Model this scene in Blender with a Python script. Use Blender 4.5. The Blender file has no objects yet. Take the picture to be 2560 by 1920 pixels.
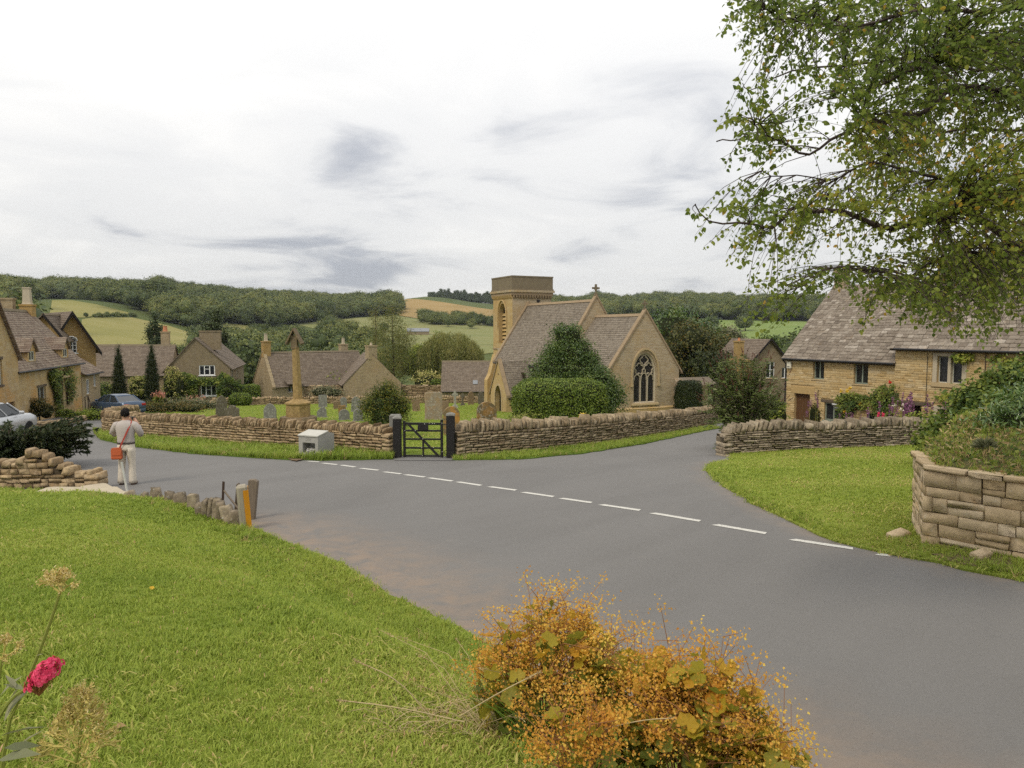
import bpy, bmesh, math, random
import numpy as np
from mathutils import Vector, Matrix, Euler
from mathutils.geometry import delaunay_2d_cdt
random.seed(11)
RNG = np.random.default_rng(11)
R = math.radians
scene = bpy.context.scene
COL = scene.collection
# ------------------------------------------------------------------ camera, sky, sun, exposure
CAM = Vector((0.0, 0.0, 4.0))
FPX = 1850.0                                   # focal length in photograph pixels (2560 wide)
TH = math.atan(135.0 / FPX)                    # downward pitch
cam_data = bpy.data.cameras.new('camera')
cam_data.sensor_width = 36.0
cam_data.lens = 36.0 * FPX / 2560.0
cam_data.clip_start = 0.05
cam_data.clip_end = 6000.0
cam = bpy.data.objects.new('camera', cam_data)
cam.location = CAM
cam.rotation_euler = (math.pi / 2 - TH, 0, 0)
COL.objects.link(cam)
scene.camera = cam
SUN_AZ, SUN_EL = R(215.0), R(50.0)             # where the light comes from (clockwise from +Y), height
world = bpy.data.worlds.new('World')
scene.world = world
world.use_nodes = True
wn, wl = world.node_tree.nodes, world.node_tree.links
wn.clear()
w_out = wn.new('ShaderNodeOutputWorld')
w_bg = wn.new('ShaderNodeBackground')
w_sky = wn.new('ShaderNodeTexSky')
w_sky.sky_type = 'NISHITA'
w_sky.sun_disc = False
w_sky.sun_elevation = SUN_EL
w_sky.sun_rotation = SUN_AZ
w_sky.air_density = 1.0
w_sky.dust_density = 2.0
w_bg.inputs['Strength'].default_value = 0.1
def wmath(op, a, b=None, c=None, clamp=False):
 n = wn.new('ShaderNodeMath'); n.operation = op; n.use_clamp = clamp
 for i, v in enumerate((a, b, c)):
  if v is None: continue
  if isinstance(v, (int, float)): n.inputs[i].default_value = v
  else: wl.new(v, n.inputs[i])
 return n.outputs[0]
w_tc = wn.new('ShaderNodeTexCoord')
w_sep = wn.new('ShaderNodeSeparateXYZ')
wl.new(w_tc.outputs['Generated'], w_sep.inputs[0])
w_el = wmath('MAXIMUM', w_sep.outputs['Z'], 0.0)
w_den = wmath('ADD', w_el, 0.16)
w_cx = wmath('DIVIDE', w_sep.outputs['X'], w_den)
w_cy = wmath('DIVIDE', w_sep.outputs['Y'], w_den)
w_comb = wn.new('ShaderNodeCombineXYZ')
wl.new(w_cx, w_comb.inputs[0]); wl.new(w_cy, w_comb.inputs[1])
def wnoise(scale, detail, rough, off, dist=0.3):
 m = wn.new('ShaderNodeMapping'); m.inputs['Location'].default_value = off
 wl.new(w_comb.outputs[0], m.inputs[0])
 n = wn.new('ShaderNodeTexNoise'); n.inputs['Scale'].default_value = scale
 n.inputs['Detail'].default_value = detail; n.inputs['Roughness'].default_value = rough
 n.inputs['Distortion'].default_value = dist
 wl.new(m.outputs[0], n.inputs['Vector'])
 return n.outputs['Fac']
n_big = wnoise(0.5, 2.0, 0.5, (12.3, 6.2, 0.0))
n_mid = wnoise(1.5, 7.0, 0.56, (11.3, 2.9, 0.0), 0.6)
# cloud brightness: a bright overcast that thickens (greys) in soft patches and brightens with height
w_thick = wmath('ADD', wmath('MULTIPLY', n_big, 0.55), wmath('MULTIPLY', n_mid, 0.45))
w_ramp = wn.new('ShaderNodeValToRGB')
w_ramp.color_ramp.interpolation = 'EASE'
cr = w_ramp.color_ramp.elements
cr[0].position = 0.37; cr[0].color = (1.0, 0.985, 0.955, 1)
cr[1].position = 0.64; cr[1].color = (0.48, 0.50, 0.55, 1)
e_ = cr.new(0.51); e_.color = (0.885, 0.88, 0.87, 1)
wl.new(w_thick, w_ramp.inputs[0])
w_bright = wmath('ADD', wmath('MULTIPLY', w_el, 8.0), 7.7)       # x 0.1 strength
w_cloud = wn.new('ShaderNodeVectorMath'); w_cloud.operation = 'SCALE'
wl.new(w_ramp.outputs['Color'], w_cloud.inputs[0]); wl.new(w_bright, w_cloud.inputs['Scale'])
w_mix = wn.new('ShaderNodeMix'); w_mix.data_type = 'RGBA'
w_mix.inputs['Factor'].default_value = 0.93
wl.new(w_sky.outputs['Color'], w_mix.inputs['A']); wl.new(w_cloud.outputs['Vector'], w_mix.inputs['B'])
wl.new(w_mix.outputs['Result'], w_bg.inputs['Color'])
wl.new(w_bg.outputs[0], w_out.inputs['Surface'])
sun_data = bpy.data.lights.new('sun', 'SUN')
sun_data.energy = 1.5
sun_data.angle = R(12.0)
sun_data.color = (1.0, 0.90, 0.75)
sun = bpy.data.objects.new('sun', sun_data)
sd = Vector((math.sin(SUN_AZ) * math.cos(SUN_EL), math.cos(SUN_AZ) * math.cos(SUN_EL), math.sin(SUN_EL)))
sun.rotation_euler = sd.to_track_quat('Z', 'Y').to_euler()
sun.location = (-20, -30, 60)
COL.objects.link(sun)
vs = scene.view_settings
vs.view_transform = 'Standard'
vs.look = 'None'
vs.exposure = 0.2
vs.gamma = 1.0
vs.use_curve_mapping = False
scene.display_settings.display_device = 'sRGB'
cy = scene.cycles
cy.max_bounces = 6; cy.diffuse_bounces = 3; cy.glossy_bounces = 2
cy.transmission_bounces = 4; cy.transparent_max_bounces = 6
cy.use_denoising = False
cy.use_adaptive_sampling = True
cy.adaptive_threshold = 0.012
cy.sample_clamp_indirect = 6.0
# ------------------------------------------------------------------ helpers
CT, ST = math.cos(TH), math.sin(TH)
def ray(px, py):
 u = (px - 1280.0) / FPX; v = (960.0 - py) / FPX
 return Vector((u, CT + v * ST, -ST + v * CT))
def at(px, py, Y):
 d = ray(px, py); return CAM + d * (Y / d.y)
def X_at(px, Y, py=900): return at(px, py, Y).x
def Z_at(py, Y): return at(1280, py, Y).z
def project(p):
 q = Vector(p) - CAM
 f = q.y * CT - q.z * ST
 if f <= 0.01: return None
 up = q.y * ST + q.z * CT
 return 1280 + FPX * q.x / f, 960 - FPX * up / f, f
def plane_z(y): return 1.55 - 0.066 * y
def gp(px, py):                                  # photograph pixel -> point of the sloping village ground
 d = ray(px, py)
 t = (CAM.z - 1.55 + 0.066 * CAM.y) / (-d.z - 0.066 * d.y)
 return CAM + d * t
def gxy(px, py):
 p = gp(px, py); return (p.x, p.y)
def tag(o, label=None, cat=None, group=None, kind=None):
 if label: o['label'] = label
 if cat: o['category'] = cat
 if group: o['group'] = group
 if kind: o['kind'] = kind
 return o
def empty(name, loc=(0, 0, 0), rz=0.0, label=None, cat=None, group=None, kind=None):
 o = bpy.data.objects.new(name, None)
 o.empty_display_size = 0.2
 o.location = loc; o.rotation_euler = (0, 0, rz)
 COL.objects.link(o)
 return tag(o, label, cat, group, kind)
def link(name, me, mat=None, parent=None):
 if mat is not None:
  me.materials.clear(); me.materials.append(mat)
 o = bpy.data.objects.new(name, me)
 COL.objects.link(o)
 if parent is not None: o.parent = parent
 return o
def np_mesh(name, V, F, tint=None, uv=None, smooth=False, mat_idx=None):
 """V (n,3); F (m,k) int array (all faces k-gons)"""
 V = np.asarray(V, np.float32); F = np.asarray(F, np.int32)
 m, k = F.shape
 me = bpy.data.meshes.new(name)
 me.vertices.add(len(V)); me.vertices.foreach_set('co', V.ravel())
 me.loops.add(m * k); me.loops.foreach_set('vertex_index', F.ravel())
 me.polygons.add(m)
 me.polygons.foreach_set('loop_start', np.arange(0, m * k, k, dtype=np.int32))
 me.polygons.foreach_set('loop_total', np.full(m, k, np.int32))
 if smooth: me.polygons.foreach_set('use_smooth', np.ones(m, bool))
 if mat_idx is not None: me.polygons.foreach_set('material_index', np.asarray(mat_idx, np.int32))
 me.update(calc_edges=True)
 if tint is not None:
  a = me.attributes.new('tint', 'FLOAT', 'POINT')
  a.data.foreach_set('value', np.asarray(tint, np.float32))
 if uv is not None:
  l = me.uv_layers.new(name='UVMap')
  l.data.foreach_set('uv', np.asarray(uv, np.float32).ravel())
 return me
class MB:
 """collects polygons; auto metre UVs (along the wall / up the slope)"""
 def __init__(s): s.v = []; s.f = []; s.m = []; s.mi = 0
 def poly(s, pts):
  b = len(s.v); s.v += [tuple(p) for p in pts]; s.f.append(list(range(b, b + len(pts)))); s.m.append(s.mi)
 def mesh(s, V, F, M=None):
  b = len(s.v)
  for p in V:
   p = Vector(p)
   s.v.append(tuple(M @ p) if M is not None else tuple(p))
  for f in F: s.f.append([b + i for i in f]); s.m.append(s.mi)
 def box(s, c, size, rot=None, M=None):
  hx, hy, hz = size[0] / 2, size[1] / 2, size[2] / 2
  V = [(-hx, -hy, -hz), (hx, -hy, -hz), (hx, hy, -hz), (-hx, hy, -hz), (-hx, -hy, hz), (hx, -hy, hz), (hx, hy, hz), (-hx, hy, hz)]
  F = [(3, 2, 1, 0), (4, 5, 6, 7), (0, 1, 5, 4), (1, 2, 6, 5), (2, 3, 7, 6), (3, 0, 4, 7)]
  T = Matrix.Translation(c)
  if rot is not None: T = T @ (Euler(rot).to_matrix().to_4x4() if not isinstance(rot, Matrix) else rot.to_4x4())
  s.mesh(V, F, (M @ T) if M is not None else T)
 def box2(s, a, b): s.box([(a[i] + b[i]) / 2 for i in range(3)], [abs(b[i] - a[i]) for i in range(3)])
 def prism(s, pts, d):
  """closed polygon pts (3d) extruded by vector d"""
  d = Vector(d); n = len(pts); P = [Vector(p) for p in pts]; Q = [p + d for p in P]
  s.poly(P[::-1]); s.poly(Q)
  for i in range(n):
   j = (i + 1) % n; s.poly([P[i], P[j], Q[j], Q[i]])
 def tube(s, pts, rad, n=6, cap=True):
  P = [Vector(p) for p in pts]
  if not isinstance(rad, (list, tuple)): rad = [rad] * len(P)
  rings = []; up = Vector((0.3, 0.2, 1)).normalized()
  for i, p in enumerate(P):
   t = (P[min(i + 1, len(P) - 1)] - P[max(i - 1, 0)])
   if t.length < 1e-9: t = Vector((0, 0, 1))
   t.normalize()
   a = t.cross(up)
   if a.length < 1e-3: a = t.cross(Vector((1, 0, 0)))
   a.normalize(); b = t.cross(a)
   rings.append([p + (a * math.cos(2 * math.pi * k / n) + b * math.sin(2 * math.pi * k / n)) * rad[i] for k in range(n)])
  base = len(s.v)
  for r in rings: s.v += [tuple(q) for q in r]
  for i in range(len(P) - 1):
   for k in range(n):
    k2 = (k + 1) % n
    s.f.append([base + i * n + k, base + i * n + k2, base + (i + 1) * n + k2, base + (i + 1) * n + k]); s.m.append(s.mi)
  if cap:
   s.f.append([base + k for k in range(n)][::-1]); s.m.append(s.mi)
   s.f.append([base + (len(P) - 1) * n + k for k in range(n)]); s.m.append(s.mi)
 def rings(s, rings, cap=True):
  base = len(s.v); n = len(rings[0])
  for r in rings: s.v += [tuple(q) for q in r]
  for i in range(len(rings) - 1):
   for k in range(n):
    k2 = (k + 1) % n
    s.f.append([base + i * n + k, base + i * n + k2, base + (i + 1) * n + k2, base + (i + 1) * n + k]); s.m.append(s.mi)
  if cap:
   s.f.append([base + k for k in range(n)][::-1]); s.m.append(s.mi)
   s.f.append([base + (len(rings) - 1) * n + k for k in range(n)]); s.m.append(s.mi)
 def lathe(s, prof, n=16, c=(0, 0, 0), axis='z', sx=1.0, sy=1.0, rot0=0.0):
  rs = []
  for r, h in prof:
   ring = []
   for k in range(n):
    a = rot0 + 2 * math.pi * k / n
    x, y = r * sx * math.cos(a), r * sy * math.sin(a)
    if axis == 'z': q = (c[0] + x, c[1] + y, c[2] + h)
    elif axis == 'x': q = (c[0] + h, c[1] + x, c[2] + y)
    else: q = (c[0] + x, c[1] + h, c[2] + y)
    ring.append(q)
   rs.append(ring)
  s.rings(rs)
 def to_mesh(s, name, smooth=False):
  me = bpy.data.meshes.new(name)
  me.from_pydata(s.v, [], s.f)
  uvl = me.uv_layers.new(name='UVMap')
  for p in me.polygons:
   n = p.normal
   if abs(n.z) > 0.98: t = Vector((1, 0, 0))
   else: t = Vector((-n.y, n.x, 0)).normalized()
   b = n.cross(t)
   for li in p.loop_indices:
    co = me.vertices[me.loops[li].vertex_index].co
    uvl.data[li].uv = (co.dot(t), co.dot(b))
   p.material_index = s.m[p.index]
   p.use_smooth = smooth
  me.update()
  return me
 def build(s, name, mat, parent=None, smooth=False, bevel=0.0, fix=False):
  me = s.to_mesh(name, smooth)
  if fix or bevel:
   bm = bmesh.new(); bm.from_mesh(me)
   bmesh.ops.remove_doubles(bm, verts=bm.verts, dist=1e-5)
   bmesh.ops.recalc_face_normals(bm, faces=bm.faces)
   if bevel:
    bmesh.ops.bevel(bm, geom=[e for e in bm.edges if e.calc_face_angle(0) > 0.5], offset=bevel, segments=1, affect='EDGES', profile=0.6)
   bm.to_mesh(me); bm.free()
  mats = mat if isinstance(mat, (list, tuple)) else [mat]
  for m in mats: me.materials.append(m)
  o = bpy.data.objects.new(name, me); COL.objects.link(o)
  if parent is not None: o.parent = parent
  return o
def in_poly(x, y, poly):
 c = False; n = len(poly); j = n - 1
 for i in range(n):
  xi, yi = poly[i]; xj, yj = poly[j]
  if (yi > y) != (yj > y) and x < (xj - xi) * (y - yi) / (yj - yi) + xi: c = not c
  j = i
 return c
def in_poly_np(X, Y, poly):
 c = np.zeros(X.shape, bool); n = len(poly); j = n - 1
 for i in range(n):
  xi, yi = poly[i]; xj, yj = poly[j]
  if yi != yj:
   c ^= ((yi > Y) != (yj > Y)) & (X < (xj - xi) * (Y - yi) / (yj - yi) + xi)
  j = i
 return c
def polyline_dist(X, Y, pts):
 d = np.full(X.shape, 1e9)
 for (x0, y0), (x1, y1) in zip(pts[:-1], pts[1:]):
  dx, dy = x1 - x0, y1 - y0; L2 = dx * dx + dy * dy + 1e-12
  t = np.clip(((X - x0) * dx + (Y - y0) * dy) / L2, 0, 1)
  d = np.minimum(d, np.hypot(X - x0 - t * dx, Y - y0 - t * dy))
 return d
def resample(pts, step, closed=False):
 out = []; P = list(pts) + ([pts[0]] if closed else [])
 for a, b in zip(P[:-1], P[1:]):
  L = math.dist(a, b); n = max(1, int(round(L / step)))
  for k in range(n): out.append(tuple(a[i] + (b[i] - a[i]) * k / n for i in range(len(a))))
 if not closed: out.append(tuple(P[-1]))
 return out
def smooth_line(pts, it=2):
 for _ in range(it):
  q = [pts[0]]
  for a, b in zip(pts[:-1], pts[1:]):
   q.append(tuple(0.75 * a[i] + 0.25 * b[i] for i in range(len(a))))
   q.append(tuple(0.25 * a[i] + 0.75 * b[i] for i in range(len(a))))
  q.append(pts[-1]); pts = q
 return pts
def panel(mb, outer, holes, O, ux, uz, reveal=0.0):
 """flat wall panel: outer polygon and hole polygons in (u,v) metres; frame O + u*ux + v*uz; reveals run inwards"""
 O, ux, uz = Vector(O), Vector(ux), Vector(uz); n = ux.cross(uz)     # outward normal
 V = []; E = []
 for loop in [outer] + holes:
  b = len(V); V += [Vector(p) for p in loop]; k = len(loop)
  E += [(b + i, b + (i + 1) % k) for i in range(k)]
 vo, eo, fo, *_ = delaunay_2d_cdt(V, E, [], 0, 1e-5)
 P = [O + ux * p.x + uz * p.y for p in vo]
 base = len(mb.v); mb.v += [tuple(p) for p in P]
 for f in fo:
  cx = sum(vo[i].x for i in f) / len(f); cy_ = sum(vo[i].y for i in f) / len(f)
  if not in_poly(cx, cy_, outer): continue
  if any(in_poly(cx, cy_, h) for h in holes): continue
  a, b, c = (vo[i] for i in f[:3])
  f = list(f)
  if (b.x - a.x) * (c.y - a.y) - (b.y - a.y) * (c.x - a.x) < 0: f = f[::-1]
  mb.f.append([base + i for i in f]); mb.m.append(mb.mi)
 if reveal:
  for h in holes:
   k = len(h)
   area = sum(h[i][0] * h[(i + 1) % k][1] - h[(i + 1) % k][0] * h[i][1] for i in range(k))
   hh = h if area > 0 else h[::-1]
   for i in range(k):
    a, b = hh[i], hh[(i + 1) % k]
    pa = O + ux * a[0] + uz * a[1]; pb = O + ux * b[0] + uz * b[1]
    mb.poly([pa, pb, pb - n * reveal, pa - n * reveal])
def rect(u0, v0, u1, v1): return [(u0, v0), (u1, v0), (u1, v1), (u0, v1)]
def arch_pts(u0, u1, v0, vs_, va, n=8):
 """pointed arch outline, springing vs_, apex va"""
 c = (u0 + u1) / 2; pts = [(u0, v0), (u1, v0)]
 for k in range(n + 1):
  t = k / n; pts.append((u1 - (u1 - c) * (1 - math.cos(t * math.pi / 2)) , vs_ + (va - vs_) * math.sin(t * math.pi / 2) ** 0.92))
 for k in range(n - 1, -1, -1):
  t = k / n; pts.append((u0 + (c - u0) * (1 - math.cos(t * math.pi / 2)), vs_ + (va - vs_) * math.sin(t * math.pi / 2) ** 0.92))
 return pts
# irregular stones: chamfered boxes of unit size, shared by all walls
def stone_variants(n, jit, seed, bev=0.16, taper=0.0, sq=1.0):
 out = []; rr = random.Random(seed)
 for i in range(n):
  bm = bmesh.new(); bmesh.ops.create_cube(bm, size=1.0)
  bmesh.ops.bevel(bm, geom=list(bm.edges), offset=bev * (0.7 + 0.6 * rr.random()), segments=1, affect='EDGES')
  for v in bm.verts:
   v.co.x = math.copysign(0.5 - (0.5 - abs(v.co.x)) * sq, v.co.x)
   if taper and v.co.z > 0.2:
    v.co.x *= 1 - taper * rr.random(); v.co.y *= 1 - 0.5 * taper * rr.random()
   v.co += Vector((rr.uniform(-jit, jit), rr.uniform(-jit, jit), rr.uniform(-jit, jit)))
  bmesh.ops.triangulate(bm, faces=bm.faces)
  bm.verts.ensure_lookup_table()
  V = np.array([v.co[:] for v in bm.verts]); F = np.array([[v.index for v in f.verts] for f in bm.faces])
  bm.free(); out.append((V, F))
 return out
STONE_V = stone_variants(12, 0.055, 3, bev=0.13, sq=0.4)
COPE_V = stone_variants(12, 0.07, 5, bev=0.12, taper=0.45)
SLAB_V = stone_variants(8, 0.02, 8, bev=0.09)
BLOCK_V = stone_variants(8, 0.016, 9, bev=0.028)
RUBBLE_V = stone_variants(10, 0.03, 13, bev=0.035, sq=0.5)
class Pieces:
 """alike pieces of one thing: the ones that show largest become objects, the rest one part"""
 def __init__(s, name, variants, mat, parent, limit=290, rest=None, flat=True):
  s.name, s.vars, s.mat, s.parent, s.limit, s.items, s.flat = name, variants, mat, parent, limit, [], flat
  s.rest = rest or ('further_' + name + 's')
  s.meshes = {}
 def add(s, M, tint, vis=True, vi=None):
  s.items.append((random.randrange(len(s.vars)) if vi is None else vi, M, tint, vis))
 def build(s):
  W = s.parent.matrix_basis if s.parent is not None else Matrix.Identity(4)
  sc = []
  for i, (vi, M, t, vis) in enumerate(s.items):
   p = project((W @ M).translation)
   if p is None or not vis or not (-20 < p[0] < 2580 and -20 < p[1] < 1940): sc.append(0); continue
   k = [M.col[j].xyz.length for j in range(3)]
   k.sort(); sc.append(k[2] * k[1] / p[2] ** 2)
  order = sorted(range(len(sc)), key=lambda i: -sc[i])
  pick = {i for i in order[:s.limit] if sc[i] > 0}
  rv, rf, rt = [], [], []; nb = 0
  for i, (vi, M, t, vis) in enumerate(s.items):
   if i in pick:
    me = s.meshes.get(vi)
    if me is None:
     me = np_mesh(s.name, *s.vars[vi]); me.materials.append(s.mat); s.meshes[vi] = me
    o = bpy.data.objects.new(s.name, me); COL.objects.link(o)
    if s.parent is not None: o.parent = s.parent
    o.matrix_basis = M
    o.color = (t, 0, 0, 1)
   else:
    V, F = s.vars[vi]
    A = np.array(M)
    rv.append(V @ A[:3, :3].T + A[:3, 3]); rf.append(F + nb); nb += len(V)
    rt.append(np.full(len(V), t))
  if rv:
   me = np_mesh(s.rest, np.concatenate(rv), np.concatenate(rf), np.concatenate(rt)); me.materials.append(s.mat)
   o = bpy.data.objects.new(s.rest, me); COL.objects.link(o)
   if s.parent is not None: o.parent = s.parent
   o.color = (0, 0, 0, 1); o['kind'] = 'stuff'
def TRS(loc, rot, scl):
 return Matrix.Translation(loc) @ (rot if isinstance(rot, Matrix) else Euler(rot).to_matrix()).to_4x4() @ Matrix.Diagonal((*scl, 1))
# ---- foliage made of many small leaf faces
def rand_rot(n, rng, up_bias=0.0, dirs=None):
 """n rotation matrices; z axis random (biased to up or to dirs)"""
 z = rng.normal(size=(n, 3))
 z /= np.linalg.norm(z, axis=1, keepdims=True)
 if dirs is not None: z = z * (1 - up_bias) + dirs * up_bias * 1.6
 else: z[:, 2] += up_bias
 z /= np.linalg.norm(z, axis=1, keepdims=True) + 1e-9
 a = rng.normal(size=(n, 3)); x = a - (a * z).sum(1, keepdims=True) * z
 x /= np.linalg.norm(x, axis=1, keepdims=True) + 1e-9
 y = np.cross(z, x)
 return np.stack([x, y, z], axis=2)
LEAF_DIAMOND = (np.array([(-0.5, 0, 0), (0, -0.32, 0.06), (0.5, 0, 0), (0, 0.32, 0.06)]), np.array([(0, 1, 2), (0, 2, 3)]))
LEAF_OVATE = (np.array([(-0.5, 0, 0), (-0.2, -0.36, 0.07), (0.15, -0.27, 0.05), (0.52, 0, -0.03), (0.15, 0.27, 0.05), (-0.2, 0.36, 0.07)]),
              np.array([(0, 1, 2), (0, 2, 3), (0, 3, 4), (0, 4, 5)]))
LEAF_NARROW = (np.array([(-0.5, 0, 0), (0, -0.13, 0.05), (0.5, 0, -0.08), (0, 0.13, 0.05)]), np.array([(0, 1, 2), (0, 2, 3)]))
def leaves_np(P, size, rng, tmpl=LEAF_DIAMOND, up_bias=0.3, dirs=None, rot=None):
 T, F = tmpl; n = len(P)
 Rm = rand_rot(n, rng, up_bias, dirs) if rot is None else rot
 s = size * rng.uniform(0.7, 1.3, n) if np.isscalar(size) else size
 V = np.einsum('nij,kj->nki', Rm, T) * s[:, None, None] + P[:, None, :]
 k = len(T)
 FF = (F[None] + (np.arange(n) * k)[:, None, None]).reshape(-1, 3)
 return V.reshape(-1, 3), FF, k
def leaf_object(name, P, size, mat, parent, rng, tint, tmpl=LEAF_DIAMOND, up_bias=0.3, dirs=None, rot=None):
 V, F, k = leaves_np(P, size, rng, tmpl, up_bias, dirs, rot)
 me = np_mesh(name, V, F, np.repeat(tint, k)); me.materials.append(mat)
 o = bpy.data.objects.new(name, me); COL.objects.link(o); o.color = (0, 0, 0, 1)
 if parent is not None: o.parent = parent
 return o
def clump_points(lobes, n_clumps, per, spread, rng, inner=0.35, flat=0.75, low_cut=-0.75):
 """lobes (cx,cy,cz,rx,ry,rz): clump centres near lobe surfaces, leaves round each; returns P, dirs, tint, centres"""
 L = np.array(lobes, float)
 w = (L[:, 3] * L[:, 4] + L[:, 4] * L[:, 5] + L[:, 3] * L[:, 5]); w /= w.sum()
 idx = rng.choice(len(L), n_clumps, p=w)
 d = rng.normal(size=(n_clumps, 3)); d /= np.linalg.norm(d, axis=1, keepdims=True)
 d[:, 2] = np.where(d[:, 2] < low_cut, -d[:, 2], d[:, 2])
 rad = 1 - inner * rng.random(n_clumps) ** 1.5
 C = L[idx, :3] + d * L[idx, 3:] * rad[:, None]
 P = np.repeat(C, per, 0); off = rng.normal(size=(n_clumps * per, 3))
 sp = spread * rng.uniform(0.6, 1.4, n_clumps).repeat(per)
 off *= sp[:, None]; off[:, 2] *= flat
 P = P + off
 D = np.repeat(d, per, 0) + 0.5 * off / (sp[:, None] + 1e-6); D[:, 2] += 0.35
 D /= np.linalg.norm(D, axis=1, keepdims=True)
 t = np.clip(np.repeat(rng.uniform(0.15, 0.85, n_clumps), per) + rng.normal(0, 0.16, n_clumps * per), 0, 1)
 return P, D, t, C
# ------------------------------------------------------------------ materials (all procedural)
class NT:
 def __init__(s, name):
  s.mat = bpy.data.materials.new(name); s.mat.use_nodes = True
  s.t = s.mat.node_tree; s.n = s.t.nodes; s.l = s.t.links; s.n.clear()
  s.out = s.n.new('ShaderNodeOutputMaterial')
 def node(s, typ, **kw):
  n = s.n.new(typ)
  for k, v in kw.items(): setattr(n, k, v)
  return n
 def put(s, sock, v):
  if v is None: return
  if hasattr(v, 'default_value') or hasattr(v, 'is_output'): s.l.new(v, sock)
  else:
   if isinstance(v, tuple) and len(v) == 3 and sock.type == 'RGBA': v = (*v, 1)
   sock.default_value = v
 def math(s, op, a, b=None, clamp=False):
  n = s.node('ShaderNodeMath', operation=op, use_clamp=clamp); s.put(n.inputs[0], a); s.put(n.inputs[1], b); return n.outputs[0]
 def mix(s, f, a, b, blend='MIX'):
  n = s.node('ShaderNodeMix', data_type='RGBA', blend_type=blend); s.put(n.inputs['Factor'], f); s.put(n.inputs['A'], a); s.put(n.inputs['B'], b); return n.outputs['Result']
 def ramp(s, f, stops, interp='LINEAR'):
  n = s.node('ShaderNodeValToRGB'); cr = n.color_ramp; cr.interpolation = interp
  while len(cr.elements) < len(stops): cr.elements.new(0.5)
  for e, (p, c) in zip(cr.elements, stops):
   e.position = p; e.color = (*c, 1) if isinstance(c, tuple) else (c, c, c, 1)
  s.put(n.inputs[0], f); return n.outputs['Color']
 def noise(s, scale, detail=3.0, rough=0.55, vec=None, dist=0.0, out='Fac', stretch=None):
  n = s.node('ShaderNodeTexNoise'); n.inputs['Scale'].default_value = scale; n.inputs['Detail'].default_value = detail
  n.inputs['Roughness'].default_value = rough; n.inputs['Distortion'].default_value = dist
  if vec is not None:
   if stretch:
    m = s.node('ShaderNodeMapping'); m.inputs['Scale'].default_value = stretch; s.l.new(vec, m.inputs[0]); vec = m.outputs[0]
   s.l.new(vec, n.inputs['Vector'])
  return n.outputs[out]
 def voronoi(s, scale, vec=None, feature='F1', out='Distance', rnd=1.0):
  n = s.node('ShaderNodeTexVoronoi', feature=feature); n.inputs['Scale'].default_value = scale; n.inputs['Randomness'].default_value = rnd
  if vec is not None: s.l.new(vec, n.inputs['Vector'])
  return n.outputs[out]
 @property
 def obj(s): return s.node('ShaderNodeTexCoord').outputs['Object']
 @property
 def uv(s): return s.node('ShaderNodeUVMap').outputs[0]
 @property
 def pos(s): return s.node('ShaderNodeNewGeometry').outputs['Position']
 def tint(s):
  a = s.node('ShaderNodeAttribute', attribute_name='tint')
  o = s.node('ShaderNodeObjectInfo')
  sep = s.node('ShaderNodeSeparateColor'); s.l.new(o.outputs['Color'], sep.inputs[0])
  return s.math('ADD', a.outputs['Fac'], sep.outputs[0])
 def bump(s, h, strength=0.4, dist=0.02):
  b = s.node('ShaderNodeBump'); b.inputs['Strength'].default_value = strength; b.inputs['Distance'].default_value = dist
  s.put(b.inputs['Height'], h); return b.outputs[0]
 def pbr(s, col, rough=0.85, normal=None, spec=0.3, metal=0.0, **kw):
  b = s.node('ShaderNodeBsdfPrincipled'); s.put(b.inputs['Base Color'], col); s.put(b.inputs['Roughness'], rough)
  b.inputs['Specular IOR Level'].default_value = spec; b.inputs['Metallic'].default_value = metal
  for k, v in kw.items(): s.put(b.inputs[k], v)
  if normal is not None: s.l.new(normal, b.inputs['Normal'])
  s.l.new(b.outputs[0], s.out.inputs['Surface']); return s.mat
def m_plain(name, col, rough=0.7, spec=0.3, var=0.12, scale=8.0, metal=0.0, bump=0.0):
 t = NT(name); n = t.noise(scale, 4, 0.6, t.obj)
 c = t.mix(t.math('MULTIPLY', n, 1.0), tuple(x * (1 - var) for x in col), tuple(min(1, x * (1 + var)) for x in col))
 return t.pbr(c, rough, t.bump(t.noise(scale * 6, 3, 0.6, t.obj), bump, 0.01) if bump else None, spec, metal)
LG = (1.95, 1.55, 1.6)
def m_leaf(name, stops, trans=0.35, rough=0.55, spec=0.25, hue_noise=0.0):
 t = NT(name)
 g_ = LG if ('lea' in name or 'need' in name or 'conifer' in name) else ((2.75, 2.1, 3.0) if 'blade' in name else (1.15, 1.1, 1.0))
 stops = [(p_, tuple(min(.95, x_ * y_) for x_, y_ in zip(c_, g_))) for p_, c_ in stops]
 tn = t.tint()
 if 'wood' in name or 'plantation' in name: tn = t.math('ADD', tn, t.math('MULTIPLY', t.math('SUBTRACT', t.node('ShaderNodeObjectInfo').outputs['Random'], .5), .55))
 c = t.ramp(tn, stops)
 if hue_noise:
  c = t.mix(t.math('MULTIPLY', t.noise(hue_noise, 2, 0.5, t.pos), 0.5), c, stops[-1][1])
 p = t.node('ShaderNodeBsdfPrincipled'); t.put(p.inputs['Base Color'], c); p.inputs['Roughness'].default_value = rough
 p.inputs['Specular IOR Level'].default_value = spec
 tr = t.node('ShaderNodeBsdfTranslucent'); t.put(tr.inputs['Color'], t.mix(0.5, c, (0.35, 0.42, 0.05), 'MULTIPLY') if False else c)
 mx = t.node('ShaderNodeMixShader'); mx.inputs[0].default_value = trans
 t.l.new(p.outputs[0], mx.inputs[1]); t.l.new(tr.outputs[0], mx.inputs[2]); t.l.new(mx.outputs[0], t.out.inputs['Surface'])
 return t.mat
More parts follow.
